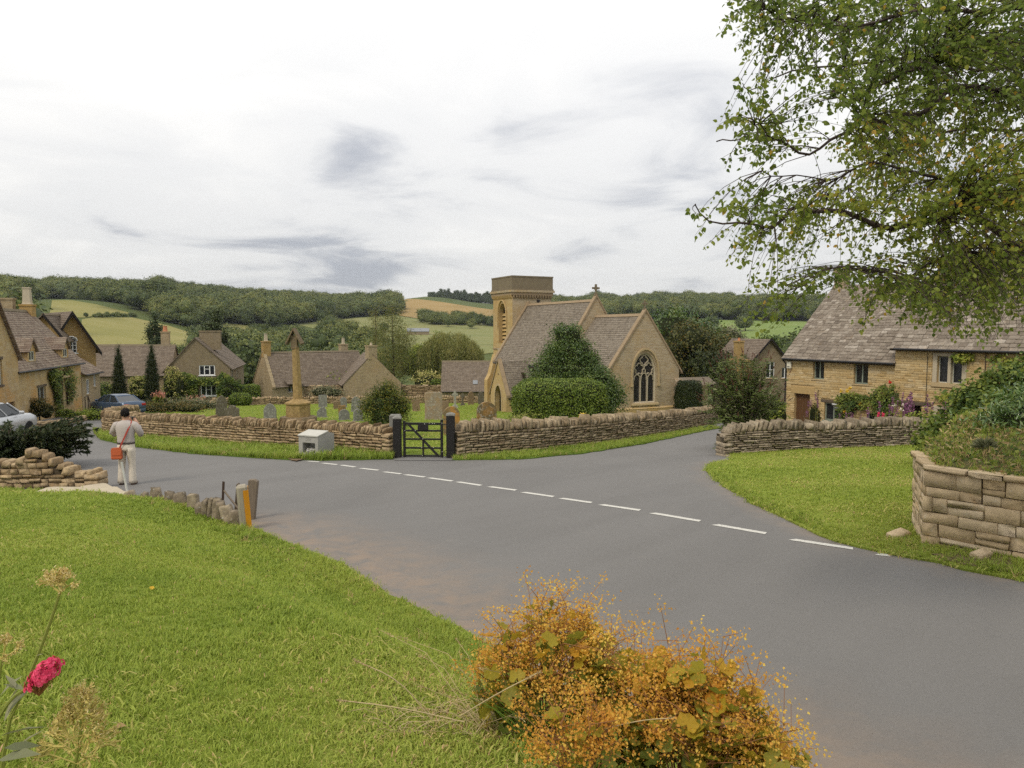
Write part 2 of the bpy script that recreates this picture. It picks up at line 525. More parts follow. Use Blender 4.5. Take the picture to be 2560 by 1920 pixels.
def m_stonewall(name, cols, mortar, bw=0.32, bh=0.11, stain=(0.22, 0.19, 0.14), lichen=0.25, msize=0.012, bump=0.6, orange=None, patch=0.5):
 """coursed stone on metre UVs"""
 t = NT(name); uv = t.uv
 wob = t.noise(3.0, 2, 0.5, uv, out='Color')
 w = t.node('ShaderNodeVectorMath', operation='MULTIPLY_ADD'); t.put(w.inputs[0], wob); w.inputs[1].default_value = (0.10, 0.06, 0); t.put(w.inputs[2], uv)
 b = t.node('ShaderNodeTexBrick'); t.put(b.inputs['Vector'], w.outputs[0])
 b.offset = 0.43; b.offset_frequency = 2; b.squash = 0.7; b.squash_frequency = 3
 for k, v in (('Color1', (0, 0, 0, 1)), ('Color2', (1, 1, 1, 1)), ('Mortar', (0.5, 0.5, 0.5, 1))): b.inputs[k].default_value = v
 b.inputs['Scale'].default_value = 1.0; b.inputs['Brick Width'].default_value = bw; b.inputs['Row Height'].default_value = bh
 b.inputs['Mortar Size'].default_value = msize; b.inputs['Mortar Smooth'].default_value = 0.3; b.inputs['Bias'].default_value = 0.0
 n = len(cols); tone = t.ramp(b.outputs['Color'], [(i / (n - 1), c) for i, c in enumerate(cols)])
 tone = t.mix(t.math('MULTIPLY', t.noise(9, 5, 0.65, uv), 0.55), tone, tuple(0.62 * x for x in cols[0]))
 if orange:
  tone = t.mix(t.math('MULTIPLY', t.ramp(t.noise(0.55, 3, 0.55, uv, 0.6), [(0.48, 0.0), (0.66, 1.0)]), patch), tone, orange)
 tone = t.mix(b.outputs['Fac'], tone, mortar)
 st = t.ramp(t.noise(0.8, 5, 0.7, uv, 0.4, stretch=(1.6, 0.5, 1)), [(0.50, 0.0), (0.75, 1.0)])
 tone = t.mix(t.math('MULTIPLY', st, 0.55), tone, stain)
 li = t.ramp(t.noise(14, 4, 0.7, uv), [(0.58, 0.0), (0.68, 1.0)])
 li = t.math('MULTIPLY', li, t.ramp(t.noise(0.9, 2, 0.5, uv), [(0.4, 0.0), (0.65, lichen * 2)]))
 tone = t.mix(li, tone, (0.50, 0.49, 0.43))
 h = t.math('ADD', t.math('MULTIPLY', t.math('SUBTRACT', 1.0, b.outputs['Fac']), 1.0), t.math('MULTIPLY', t.noise(22, 4, 0.6, uv), 0.5))
 return t.pbr(tone, 0.92, t.bump(h, bump, 0.03), 0.15)
def m_rooftile(name, cols, bw=0.26, bh=0.16, lichen=0.5, moss=0.2):
 t = NT(name); uv = t.uv
 wob = t.noise(2.0, 2, 0.5, uv, out='Color')
 w = t.node('ShaderNodeVectorMath', operation='MULTIPLY_ADD'); t.put(w.inputs[0], wob); w.inputs[1].default_value = (0.12, 0.02, 0); t.put(w.inputs[2], uv)
 b = t.node('ShaderNodeTexBrick'); t.put(b.inputs['Vector'], w.outputs[0]); b.offset = 0.47; b.squash = 0.8; b.squash_frequency = 2
 for k, v in (('Color1', (0, 0, 0, 1)), ('Color2', (1, 1, 1, 1)), ('Mortar', (0.3, 0.3, 0.3, 1))): b.inputs[k].default_value = v
 b.inputs['Scale'].default_value = 1.0; b.inputs['Brick Width'].default_value = bw; b.inputs['Row Height'].default_value = bh
 b.inputs['Mortar Size'].default_value = 0.006; b.inputs['Mortar Smooth'].default_value = 0.2
 n = len(cols); tone = t.ramp(b.outputs['Color'], [(i / (n - 1), c) for i, c in enumerate(cols)])
 tone = t.mix(t.math('MULTIPLY', t.noise(1.1, 4, 0.6, uv), 0.5), tone, tuple(0.7 * x for x in cols[0]))
 tone = t.mix(t.math('MULTIPLY', b.outputs['Fac'], 0.8), tone, (0.05, 0.045, 0.04))
 li = t.ramp(t.noise(7.5, 4, 0.65, uv, stretch=(1, 1.3, 1)), [(0.58, 0.0), (0.68, 1.0)])
 tone = t.mix(t.math('MULTIPLY', li, lichen), tone, (0.52, 0.50, 0.46))
 ms = t.ramp(t.noise(2.3, 4, 0.7, uv), [(0.60, 0.0), (0.75, 1.0)])
 tone = t.mix(t.math('MULTIPLY', ms, moss), tone, (0.17, 0.15, 0.05))
 h = t.math('ADD', t.math('SUBTRACT', 1.0, b.outputs['Fac']), t.math('MULTIPLY', t.noise(18, 4, 0.6, uv), 0.5))
 return t.pbr(tone, 0.9, t.bump(h, 0.6, 0.02), 0.2)
def m_piece(name, stops, lichen=0.35, orange=0.15, dark=0.4, sc=1.0, lcol=(0.55, 0.54, 0.49)):
 """loose stone / tile pieces: one tone each, with stains and lichen"""
 t = NT(name); p = t.pos
 tone = t.ramp(t.tint(), stops)
 n1 = t.noise(9 * sc, 5, 0.65, p)
 tone = t.mix(t.math('MULTIPLY', t.ramp(n1, [(0.40, 1.0), (0.62, 0.0)]), dark), tone, tuple(0.42 * x for x in stops[0][1]))
 li = t.ramp(t.noise(16 * sc, 4, 0.7, p), [(0.60, 0.0), (0.68, 1.0)])
 tone = t.mix(t.math('MULTIPLY', li, lichen), tone, lcol)
 og = t.ramp(t.noise(3.2 * sc, 4, 0.6, p, 0.5), [(0.60, 0.0), (0.70, 1.0)])
 tone = t.mix(t.math('MULTIPLY', og, orange), tone, (0.42, 0.22, 0.06))
 h = t.math('ADD', t.noise(30 * sc, 5, 0.65, p), t.math('MULTIPLY', t.noise(8 * sc, 3, 0.5, p), 1.2))
 return t.pbr(tone, 0.93, t.bump(h, 0.55, 0.02), 0.15)
M = {}
# --- ground
def m_grass(name, cols, scale=1.0, dry=(0.20, 0.17, 0.05), dryamt=0.35, stripe=None):
 t = NT(name); p = t.pos
 c = t.ramp(t.noise(0.55 * scale, 4, 0.6, p, 0.4), [(0.3, cols[0]), (0.5, cols[1]), (0.72, cols[2])])
 c = t.mix(t.math('MULTIPLY', t.noise(28 * scale, 5, 0.75, p), 0.75), c, tuple(0.55 * x for x in cols[0]))
 d = t.ramp(t.noise(1.3 * scale, 5, 0.65, p, 0.6), [(0.54, 0.0), (0.72, 1.0)])
 c = t.mix(t.math('MULTIPLY', d, dryamt), c, dry)
 return t.pbr(c, 0.95, t.bump(t.noise(60 * scale, 4, 0.7, p), 0.8, 0.03), 0.1)
G0 = [(0.20, 0.25, 0.038), (0.25, 0.31, 0.046), (0.29, 0.32, 0.06)]
M['lawn'] = m_grass('lawn grass', G0)
M['yard'] = m_grass('churchyard grass', [(0.14, 0.20, 0.025), (0.18, 0.25, 0.03), (0.22, 0.27, 0.04)], 0.8, dryamt=0.3)
M['verge'] = m_grass('verge grass', [(0.09, 0.15, 0.02), (0.125, 0.20, 0.026), (0.16, 0.22, 0.035)], 1.5, dryamt=0.2)
M['soil'] = m_grass('garden soil', [(0.10, 0.075, 0.045), (0.13, 0.10, 0.06), (0.10, 0.11, 0.035)], 2.0, dry=(0.07, 0.09, 0.025), dryamt=0.6)
M['terrain'] = m_grass('rough pasture', [(0.075, 0.10, 0.030), (0.10, 0.125, 0.036), (0.13, 0.14, 0.045)], 0.03, dryamt=0.25, dry=(0.17, 0.15, 0.06))
M['bare'] = m_grass('bare trodden earth', [(0.22, 0.15, 0.10), (0.27, 0.19, 0.12), (0.20, 0.15, 0.08)], 3.0, dry=(0.10, 0.11, 0.03), dryamt=0.5)
def m_field(name, c0, c1, c2, sc=0.02, line=0.0):
 t = NT(name); p = t.pos
 c = t.ramp(t.noise(sc, 5, 0.6, p, 0.5, stretch=(1, 2.5, 1)), [(0.32, c0), (0.5, c1), (0.68, c2)])
 c = t.mix(t.math('MULTIPLY', t.noise(sc * 18, 4, 0.7, p), 0.35), c, tuple(0.7 * x for x in c0))
 return t.pbr(c, 0.95, None, 0.1)
M['pasture'] = m_field('hill pasture', (0.20, 0.19, 0.06), (0.24, 0.22, 0.075), (0.265, 0.235, 0.09))
M['meadow'] = m_field('valley meadow', (0.165, 0.18, 0.065), (0.20, 0.205, 0.078), (0.23, 0.215, 0.09))
M['wheat'] = m_field('ripe wheat', (0.27, 0.19, 0.075), (0.31, 0.215, 0.085), (0.33, 0.23, 0.10))
M['green_field'] = m_field('green paddock', (0.14, 0.195, 0.05), (0.165, 0.22, 0.06), (0.19, 0.23, 0.07))
def m_asphalt():
 t = NT('worn asphalt'); p = t.pos
 c = t.ramp(t.noise(0.22, 4, 0.55, p, 0.7, stretch=(1, 0.55, 1)), [(0.3, (0.104, 0.099, 0.093)), (0.5, (0.126, 0.120, 0.113)), (0.72, (0.150, 0.143, 0.135))])
 mp = t.node('ShaderNodeMapping'); mp.inputs['Rotation'].default_value = (0, 0, R(40)); t.l.new(p, mp.inputs[0])
 c = t.mix(t.math('MULTIPLY', t.ramp(t.noise(1.0, 4, 0.6, mp.outputs[0], 0.4, stretch=(.75, .10, 1)), [(0.40, 0.0), (0.62, 1.0)]), 0.38), c, (0.172, 0.165, 0.156))
 c = t.mix(t.math('MULTIPLY', t.ramp(t.noise(55, 3, 0.75, p), [(0.42, 0.0), (0.70, 1.0)]), 0.42), c, (0.20, 0.19, 0.175))
 c = t.mix(t.math('MULTIPLY', t.ramp(t.noise(85, 2, 0.7, p), [(0.56, 0.0), (0.70, 1.0)]), 0.5), c, (0.06, 0.056, 0.052))
 c = t.mix(t.math('MULTIPLY', t.ramp(t.noise(260, 2, 0.8, p), [(0.35, 0.0), (0.7, 1.0)]), 0.55), c, (0.19, 0.183, 0.172))
 c = t.mix(t.math('MULTIPLY', t.ramp(t.voronoi(110, p), [(0.0, 1.0), (0.28, 0.0)]), 0.55), c, (0.055, 0.052, 0.05))
 # gravel washed along the bank foot and scuffed patches (real deposits, shaped by noise and by distance to the bank)
 at_ = t.node('ShaderNodeAttribute', attribute_name='dust')
 du = t.math('MULTIPLY', at_.outputs['Fac'], t.ramp(t.noise(2.2, 5, 0.7, p, 0.6), [(0.34, 0.1), (0.62, 1.0)]))
 c = t.mix(t.math('MULTIPLY', du, 0.95, True), c, (0.255, 0.190, 0.137))
 c = t.mix(t.math('MULTIPLY', t.ramp(t.noise(0.9, 6, 0.72, p, 1.2), [(0.62, 0.0), (0.74, 1.0)]), 0.30), c, (0.20, 0.185, 0.165))
 h = t.math('ADD', t.noise(300, 2, 0.7, p), t.math('MULTIPLY', t.voronoi(120, p), 0.8))
 return t.pbr(c, t.math('ADD', t.math('MULTIPLY', t.noise(0.5, 3, 0.5, p), 0.2), 0.68), t.bump(h, 0.35, 0.006), 0.25)
M['asphalt'] = m_asphalt()
def m_paint():
 t = NT('worn white road paint'); p = t.pos
 w = t.ramp(t.noise(38, 5, 0.75, p), [(0.34, 0.0), (0.48, 1.0)])
 return t.pbr(t.mix(w, (0.20, 0.19, 0.175), (0.56, 0.545, 0.49)), 0.8, t.bump(t.noise(200, 2, 0.7, p), 0.2, 0.004), 0.2)
M['roadpaint'] = m_paint()
# --- walls and roofs
OCHRE = [(0.34, 0.22, 0.085), (0.36, 0.245, 0.11), (0.40, 0.285, 0.145), (0.33, 0.235, 0.125)]
BUFF = [(0.33, 0.25, 0.14), (0.40, 0.31, 0.18), (0.45, 0.36, 0.225), (0.37, 0.29, 0.18)]
M['church_stone'] = m_stonewall('church rubble', [(0.36, 0.265, 0.15), (0.44, 0.34, 0.21), (0.50, 0.41, 0.28), (0.41, 0.305, 0.18)], (0.42, 0.35, 0.25), 0.30, 0.10, (0.25, 0.21, 0.15), 0.45, orange=(0.40, 0.25, 0.085), patch=0.55)
M['ashlar'] = m_stonewall('golden ashlar', [(0.45, 0.315, 0.14), (0.51, 0.37, 0.18), (0.50, 0.375, 0.205)], (0.44, 0.33, 0.17), 0.62, 0.26, (0.30, 0.22, 0.12), 0.15, 0.006, 0.25, orange=(0.46, 0.27, 0.07), patch=0.4)
M['cottage_stone'] = m_stonewall('cottage stone', OCHRE, (0.36, 0.27, 0.14), 0.34, 0.105, (0.27, 0.20, 0.11), 0.3, orange=(0.45, 0.26, 0.06), patch=0.75)
M['cottage_core'] = m_plain('lime mortar', (0.45, 0.32, 0.155), 0.95, 0.1, 0.2, 5, bump=0.3)
M['left_stone'] = m_stonewall('lime washed stone', [(0.42, 0.30, 0.135), (0.50, 0.37, 0.185), (0.50, 0.40, 0.24)], (0.45, 0.34, 0.19), 0.55, 0.2, (0.24, 0.17, 0.105), 1.0, 0.01, 0.5, orange=(0.46, 0.25, 0.07), patch=0.8)
M['buff_stone'] = m_stonewall('buff rubble', BUFF, (0.30, 0.25, 0.17), 0.32, 0.11, (0.20, 0.17, 0.12), 0.3, orange=(0.33, 0.21, 0.09), patch=0.3)
M['grey_stone'] = m_stonewall('grey brown rubble', [(0.23, 0.18, 0.11), (0.28, 0.22, 0.14), (0.31, 0.25, 0.165)], (0.25, 0.20, 0.13), 0.32, 0.11, (0.14, 0.125, 0.09), 0.25)
M['gold_stone'] = m_stonewall('golden rubble', [(0.34, 0.22, 0.08), (0.40, 0.27, 0.11), (0.42, 0.29, 0.14)], (0.37, 0.26, 0.12), 0.36, 0.12, (0.28, 0.19, 0.09), 0.1, orange=(0.42, 0.25, 0.06), patch=0.5)
TILE = [(0.16, 0.13, 0.098), (0.225, 0.185, 0.14), (0.28, 0.235, 0.18), (0.205, 0.17, 0.13)]
M['church_roof'] = m_rooftile('church stone slates', TILE, 0.24, 0.15, 0.55, 0.12)
M['roof_far'] = m_rooftile('cottage stone slates', [(0.15, 0.115, 0.085), (0.195, 0.152, 0.112), (0.24, 0.192, 0.145)], 0.28, 0.17, 0.32, 0.3)
M['roof_left'] = m_rooftile('mossy stone slates', [(0.17, 0.12, 0.09), (0.235, 0.178, 0.13), (0.31, 0.25, 0.185)], 0.3, 0.18, 0.5, 0.45)
M['roof_core'] = m_plain('roof underlay', (0.06, 0.05, 0.042), 0.95, 0.1, 0.2)
ST_W = [(0.0, (0.22, 0.155, 0.085)), (0.35, (0.33, 0.235, 0.135)), (0.7, (0.42, 0.315, 0.19)), (1.0, (0.50, 0.37, 0.21))]
M['drystone'] = m_piece('dry stone', ST_W, 0.30, 0.20, 0.45)
ST_W2 = [(0.0, (0.18, 0.145, 0.10)), (0.35, (0.26, 0.21, 0.145)), (0.7, (0.36, 0.295, 0.205)), (1.0, (0.46, 0.385, 0.28))]
M['drystone_brown'] = m_piece('brown dry stone', [(0.0, (0.20, 0.15, 0.09)), (0.35, (0.29, 0.22, 0.135)), (0.7, (0.37, 0.29, 0.185)), (1.0, (0.45, 0.36, 0.24))], 0.4, 0.12, 0.5)
M['drystone_grey'] = m_piece('weathered dry stone', ST_W2, 0.5, 0.08, 0.55)
M['bedstone'] = m_piece('bed wall blocks', [(0.0, (0.42, 0.31, 0.175)), (0.4, (0.53, 0.40, 0.24)), (0.75, (0.60, 0.48, 0.32)), (1.0, (0.58, 0.42, 0.22))], 0.25, 0.40, 0.3, 0.8)
M['wallcore'] = m_plain('wall earth core', (0.085, 0.066, 0.045), 0.97, 0.05, 0.3, 9, bump=0.5)
M['bedmortar'] = m_plain('sandy mortar', (0.43, 0.31, 0.20), 0.95, 0.1, 0.22, 6, bump=0.5)
M['cottage_block'] = m_piece('cottage wall stones', [(0.0, (0.42, 0.29, 0.125)), (0.35, (0.48, 0.345, 0.165)), (0.7, (0.52, 0.395, 0.21)), (1.0, (0.56, 0.45, 0.28))], 0.14, 0.4, 0.2)
M['slate_piece'] = m_piece('stone slates', [(0.0, (0.15, 0.122, 0.095)), (0.4, (0.22, 0.182, 0.142)), (0.75, (0.29, 0.248, 0.198)), (1.0, (0.42, 0.37, 0.31))], 0.60, 0.10, 0.35, 0.9, lcol=(0.55, 0.50, 0.46))
M['dressed'] = m_plain('dressed limestone', (0.42, 0.32, 0.18), 0.9, 0.15, 0.18, 5, bump=0.3)
M['dressed_pale'] = m_plain('pale limestone', (0.43, 0.37, 0.27), 0.9, 0.15, 0.18, 5, bump=0.3)
M['dressed_dark'] = m_plain('weathered parapet stone', (0.185, 0.15, 0.10), 0.92, 0.15, 0.3, 3, bump=0.4)
M['cope_brown'] = m_plain('gable coping stone', (0.29, 0.215, 0.135), 0.92, 0.15, 0.25, 3, bump=0.3)
M['cross_stone'] = m_piece('cross ironstone', [(0.0, (0.30, 0.20, 0.08)), (1.0, (0.36, 0.25, 0.11))], 0.10, 0.35, 0.5, 0.6)
M['cross_dark'] = m_piece('weathered cross head stone', [(0.0, (0.15, 0.115, 0.07)), (1.0, (0.20, 0.15, 0.09))], 0.25, 0.1, 0.5, 1.0)
# --- things
M['blackwood'] = m_plain('black stained timber', (0.012, 0.0105, 0.0095), 0.6, 0.35, 0.3, 20, bump=0.25)
M['barge'] = m_plain('dark barge board', (0.016, 0.013, 0.012), 0.7, 0.2, 0.2)
def m_wood(name, a, b, sc=(40, 40, 2.0), rough=0.75):
 t = NT(name); o = t.obj
 n = t.noise(1.0, 5, 0.65, o, 0.6, stretch=sc)
 return t.pbr(t.mix(n, a, b), rough, t.bump(n, 0.4, 0.01), 0.2)
M['door_wood'] = m_wood('oak door boards', (0.035, 0.018, 0.009), (0.17, 0.085, 0.035))
M['dark_door'] = m_wood('dark door timber', (0.018, 0.012, 0.008), (0.05, 0.033, 0.02))
M['grey_wood'] = m_wood('weathered timber', (0.10, 0.075, 0.05), (0.24, 0.195, 0.145))
M['lintel_wood'] = m_wood('old lintel timber', (0.06, 0.045, 0.03), (0.15, 0.115, 0.08), (2, 30, 30))
M['frame_green'] = m_plain('grey green paint', (0.235, 0.265, 0.205), 0.55, 0.35, 0.08)
M['frame_white'] = m_plain('white gloss paint', (0.78, 0.78, 0.76), 0.4, 0.4, 0.05)
M['frame_pale'] = m_plain('pale grey window paint', (0.50, 0.50, 0.43), 0.5, 0.3, 0.08)
t_ = NT('window glass'); M['glass'] = t_.pbr((0.018, 0.020, 0.022), 0.08, t_.bump(t_.noise(3, 2, 0.5, t_.obj), 0.15, 0.02), 0.6)
t_ = NT('leaded glass'); u_ = t_.uv
b_ = t_.node('ShaderNodeTexBrick'); t_.put(b_.inputs['Vector'], u_); b_.offset = 0.5
for k_, v_ in (('Color1', (0.012, 0.013, 0.016, 1)), ('Color2', (0.03, 0.03, 0.033, 1)), ('Mortar', (0.006, 0.006, 0.006, 1))): b_.inputs[k_].default_value = v_
b_.inputs['Scale'].default_value = 1.0; b_.inputs['Brick Width'].default_value = 0.12; b_.inputs['Row Height'].default_value = 0.15; b_.inputs['Mortar Size'].default_value = 0.012
M['leaded'] = t_.pbr(b_.outputs['Color'], 0.35, None, 0.5)
M['gutter'] = m_plain('cast iron gutter', (0.018, 0.017, 0.017), 0.5, 0.4, 0.1)
M['iron'] = m_plain('rusty iron', (0.055, 0.036, 0.027), 0.85, 0.2, 0.4, 25, bump=0.3)
M['lead'] = m_plain('grey lead', (0.22, 0.23, 0.24), 0.6, 0.3, 0.15)
M['concrete'] = m_plain('cast concrete', (0.34, 0.33, 0.30), 0.9, 0.15, 0.22, 4, bump=0.35)
M['concrete_lid'] = m_plain('pale cement lid', (0.46, 0.45, 0.40), 0.9, 0.15, 0.15, 5, bump=0.35)
M['grit_salt'] = m_piece('grit salt', [(0.0, (0.36, 0.34, 0.32)), (1.0, (0.52, 0.50, 0.47))], 0.2, 0.0, 0.3, 4)
M['clay'] = m_plain('terracotta', (0.46, 0.20, 0.10), 0.8, 0.2, 0.15)
M['plastic_white'] = m_plain('cream plastic', (0.66, 0.62, 0.50), 0.45, 0.4, 0.05)
M['ink'] = m_plain('dark print', (0.05, 0.05, 0.05), 0.7, 0.2, 0.05)
M['stake'] = m_plain('whitewashed stake', (0.46, 0.46, 0.42), 0.8, 0.2, 0.2, 20)
def m_orange():
 t = NT('flaking orange paint'); o = t.obj
 n = t.ramp(t.noise(14, 5, 0.7, o), [(0.30, 0.0), (0.42, 1.0)])
 c = t.mix(t.noise(5, 4, 0.6, o, stretch=(1, 1, 0.4)), (0.46, 0.17, 0.012), (0.58, 0.30, 0.012))
 return t.pbr(t.mix(n, (0.30, 0.22, 0.13), c), 0.75, t.bump(n, 0.2, 0.005), 0.25)
M['orange'] = m_orange()
def m_grave(name, c, lichen=0.5, og=0.0, lc=(0.46, 0.45, 0.41)):
 t = NT(name); o = t.pos
 k = t.mix(t.noise(3.5, 5, 0.65, o), tuple(0.62 * x for x in c), tuple(1.2 * x for x in c))
 k = t.mix(t.math('MULTIPLY', t.ramp(t.noise(9, 5, 0.72, o), [(0.53, 0.0), (0.63, 1.0)]), lichen), k, lc)
 k = t.mix(t.math('MULTIPLY', t.ramp(t.noise(2.6, 4, 0.65, o, 0.5), [(0.45, 0.0), (0.60, 1.0)]), og), k, (0.42, 0.21, 0.05))
 return t.pbr(k, 0.93, t.bump(t.noise(24, 5, 0.65, o), 0.4, 0.02), 0.15)
M['gr_grey'] = m_grave('grey headstone', (0.21, 0.205, 0.18), 0.5)
M['gr_dark'] = m_grave('dark headstone', (0.14, 0.12, 0.085), 0.35)
M['gr_brown'] = m_grave('brown headstone', (0.25, 0.175, 0.105), 0.1)
M['gr_orange'] = m_grave('orange lichen headstone', (0.20, 0.15, 0.08), 0.2, 0.9)
M['gr_mottle'] = m_grave('mottled headstone', (0.30, 0.245, 0.175), 0.7, 0.25, (0.44, 0.43, 0.38))
M['gr_speck'] = m_grave('speckled headstone', (0.15, 0.115, 0.06), 0.55, 0.45, (0.55, 0.54, 0.50))
M['gr_pale'] = m_grave('pale headstone', (0.36, 0.35, 0.29), 0.35)
# --- leaves
def gr(*c): return [(i / (len(c) - 1), x) for i, x in enumerate(c)]
M['leaf_birch'] = m_leaf('birch leaf', [(0.0, (0.045, 0.085, 0.016)), (0.35, (0.085, 0.145, 0.024)), (0.7, (0.135, 0.20, 0.030)), (0.97, (0.19, 0.235, 0.036)), (1.0, (0.27, 0.22, 0.03))], 0.55, 0.5, 0.3)
M['leaf_yew'] = m_leaf('yew needles', gr((0.012, 0.028, 0.008), (0.028, 0.058, 0.010), (0.075, 0.105, 0.014), (0.14, 0.145, 0.02)), 0.2)
M['leaf_holly'] = m_leaf('holm oak leaf', gr((0.014, 0.036, 0.008), (0.030, 0.068, 0.012), (0.055, 0.105, 0.018), (0.085, 0.13, 0.03)), 0.22, 0.4, 0.45)
M['leaf_hedge'] = m_leaf('clipped hedge leaf', gr((0.024, 0.055, 0.008), (0.055, 0.105, 0.013), (0.095, 0.155, 0.020), (0.13, 0.19, 0.03)), 0.25, 0.5)
M['leaf_willow'] = m_leaf('willow leaf', gr((0.055, 0.085, 0.022), (0.095, 0.13, 0.035), (0.14, 0.17, 0.05), (0.17, 0.19, 0.065)), 0.35)
M['leaf_birchfar'] = m_leaf('distant birch leaf', gr((0.035, 0.06, 0.016), (0.065, 0.095, 0.024), (0.10, 0.13, 0.034), (0.15, 0.155, 0.045)), 0.35)
M['leaf_green'] = m_leaf('garden shrub leaf', gr((0.020, 0.048, 0.010), (0.045, 0.085, 0.015), (0.085, 0.135, 0.020), (0.14, 0.185, 0.035)), 0.3)
M['leaf_bright'] = m_leaf('bright shrub leaf', gr((0.055, 0.10, 0.014), (0.095, 0.155, 0.020), (0.14, 0.205, 0.028), (0.20, 0.24, 0.05)), 0.35)
M['leaf_dark'] = m_leaf('dark conifer leaf', gr((0.006, 0.014, 0.005), (0.012, 0.024, 0.007), (0.022, 0.038, 0.010), (0.04, 0.055, 0.014)), 0.12)
M['leaf_copper'] = m_leaf('bronze yew leaf', gr((0.016, 0.028, 0.007), (0.034, 0.050, 0.012), (0.058, 0.068, 0.016), (0.095, 0.080, 0.02)), 0.2)
M['leaf_sage'] = m_leaf('grey green leaf', gr((0.055, 0.080, 0.038), (0.085, 0.115, 0.055), (0.12, 0.15, 0.08), (0.16, 0.18, 0.11)), 0.3)
M['leaf_budd'] = m_leaf('buddleia leaf', gr((0.028, 0.055, 0.014), (0.055, 0.095, 0.022), (0.085, 0.135, 0.035), (0.20, 0.24, 0.14)), 0.3, 0.5)
M['leaf_laurel'] = m_leaf('glossy laurel leaf', gr((0.016, 0.044, 0.010), (0.032, 0.080, 0.014), (0.060, 0.125, 0.022), (0.11, 0.17, 0.06)), 0.2, 0.25, 0.6)
M['leaf_juniper'] = m_leaf('juniper needles', gr((0.008, 0.016, 0.006), (0.016, 0.030, 0.010), (0.030, 0.048, 0.014), (0.07, 0.055, 0.02)), 0.12)
M['leaf_wood'] = m_leaf('woodland leaf', gr((0.026, 0.048, 0.014), (0.046, 0.078, 0.020), (0.075, 0.110, 0.026), (0.115, 0.145, 0.034)), 0.22)
M['leaf_con'] = m_leaf('plantation conifer', gr((0.018, 0.036, 0.014), (0.030, 0.053, 0.019), (0.048, 0.074, 0.026)), 0.12)
M['leaf_lime'] = m_leaf('variegated leaf', gr((0.06, 0.10, 0.02), (0.13, 0.18, 0.04), (0.24, 0.28, 0.09), (0.34, 0.36, 0.16)), 0.35)
M['blade'] = m_leaf('grass blade', [(0.0, (0.060, 0.105, 0.012)), (0.4, (0.095, 0.165, 0.016)), (0.8, (0.135, 0.20, 0.024)), (0.95, (0.18, 0.20, 0.045)), (1.0, (0.26, 0.21, 0.09))], 0.35, 0.55, 0.25)
M['straw'] = m_leaf('dry straw', gr((0.25, 0.17, 0.08), (0.38, 0.29, 0.15), (0.50, 0.41, 0.24)), 0.2)
M['froth'] = m_leaf('orange seed froth', gr((0.42, 0.19, 0.04), (0.58, 0.31, 0.055), (0.68, 0.42, 0.08), (0.72, 0.56, 0.13)), 0.5)
M['mantle'] = m_leaf('mantle leaf', gr((0.06, 0.10, 0.016), (0.12, 0.16, 0.022), (0.22, 0.22, 0.022), (0.34, 0.20, 0.018)), 0.5, 0.5)
M['pink'] = m_leaf('valerian pink', gr((0.48, 0.035, 0.10), (0.66, 0.055, 0.16), (0.78, 0.13, 0.25)), 0.3)
M['purple'] = m_leaf('purple flower', gr((0.15, 0.055, 0.14), (0.23, 0.10, 0.20), (0.32, 0.17, 0.28)), 0.3)
M['rosepink'] = m_leaf('salmon flower', gr((0.42, 0.17, 0.14), (0.55, 0.30, 0.24)), 0.3)
M['yellow'] = m_leaf('yellow flower', gr((0.60, 0.38, 0.03), (0.72, 0.58, 0.10)), 0.3)
M['whiteflower'] = m_leaf('white flower', gr((0.62, 0.58, 0.54), (0.8, 0.78, 0.72)), 0.3)
M['redflower'] = m_leaf('red rose', gr((0.42, 0.015, 0.012), (0.55, 0.03, 0.02)), 0.2)
M['brownspike'] = m_leaf('spent flower spike', gr((0.07, 0.025, 0.018), (0.13, 0.05, 0.035)), 0.1)
M['seedhead'] = m_leaf('valerian seed head', gr((0.42, 0.30, 0.10), (0.55, 0.44, 0.19), (0.66, 0.58, 0.36)), 0.35)
M['greenstem'] = m_plain('green stem', (0.19, 0.21, 0.04), 0.6, 0.3, 0.15)
M['redstem'] = m_plain('reddish stem', (0.26, 0.12, 0.05), 0.7, 0.2, 0.2)
M['bark'] = m_plain('dark bark', (0.045, 0.033, 0.024), 0.95, 0.1, 0.35, 12, bump=0.6)
M['birch_twig'] = m_plain('birch branch bark', (0.065, 0.048, 0.04), 0.9, 0.15, 0.35, 15, bump=0.4)
M['core_dark'] = m_plain('inner shade core', (0.022, 0.026, 0.011), 0.98, 0.05, 0.3)  # near-black: the shade inside crowns and hedges put into colour
# ------------------------------------------------------------------ terrain
def tps_fit(P, Z, lam=1e-3):
 n = len(P); P = np.asarray(P, float) / 100.0; Z = np.asarray(Z, float)
 d2 = ((P[:, None] - P[None]) ** 2).sum(-1)
 K = np.where(d2 > 0, 0.5 * d2 * np.log(d2 + 1e-12), 0) + lam * np.eye(n)
 A = np.zeros((n + 3, n + 3)); A[:n, :n] = K; Q = np.c_[np.ones(n), P]; A[:n, n:] = Q; A[n:, :n] = Q.T
 w = np.linalg.solve(A, np.r_[Z, 0, 0, 0])
 def f(X, Y):
  X = np.asarray(X, float) / 100; Y = np.asarray(Y, float) / 100; s = w[n] + w[n + 1] * X + w[n + 2] * Y
  for i in range(n):
   d = (X - P[i, 0]) ** 2 + (Y - P[i, 1]) ** 2
   s = s + w[i] * 0.5 * d * np.log(d + 1e-12)
  return s
 return f
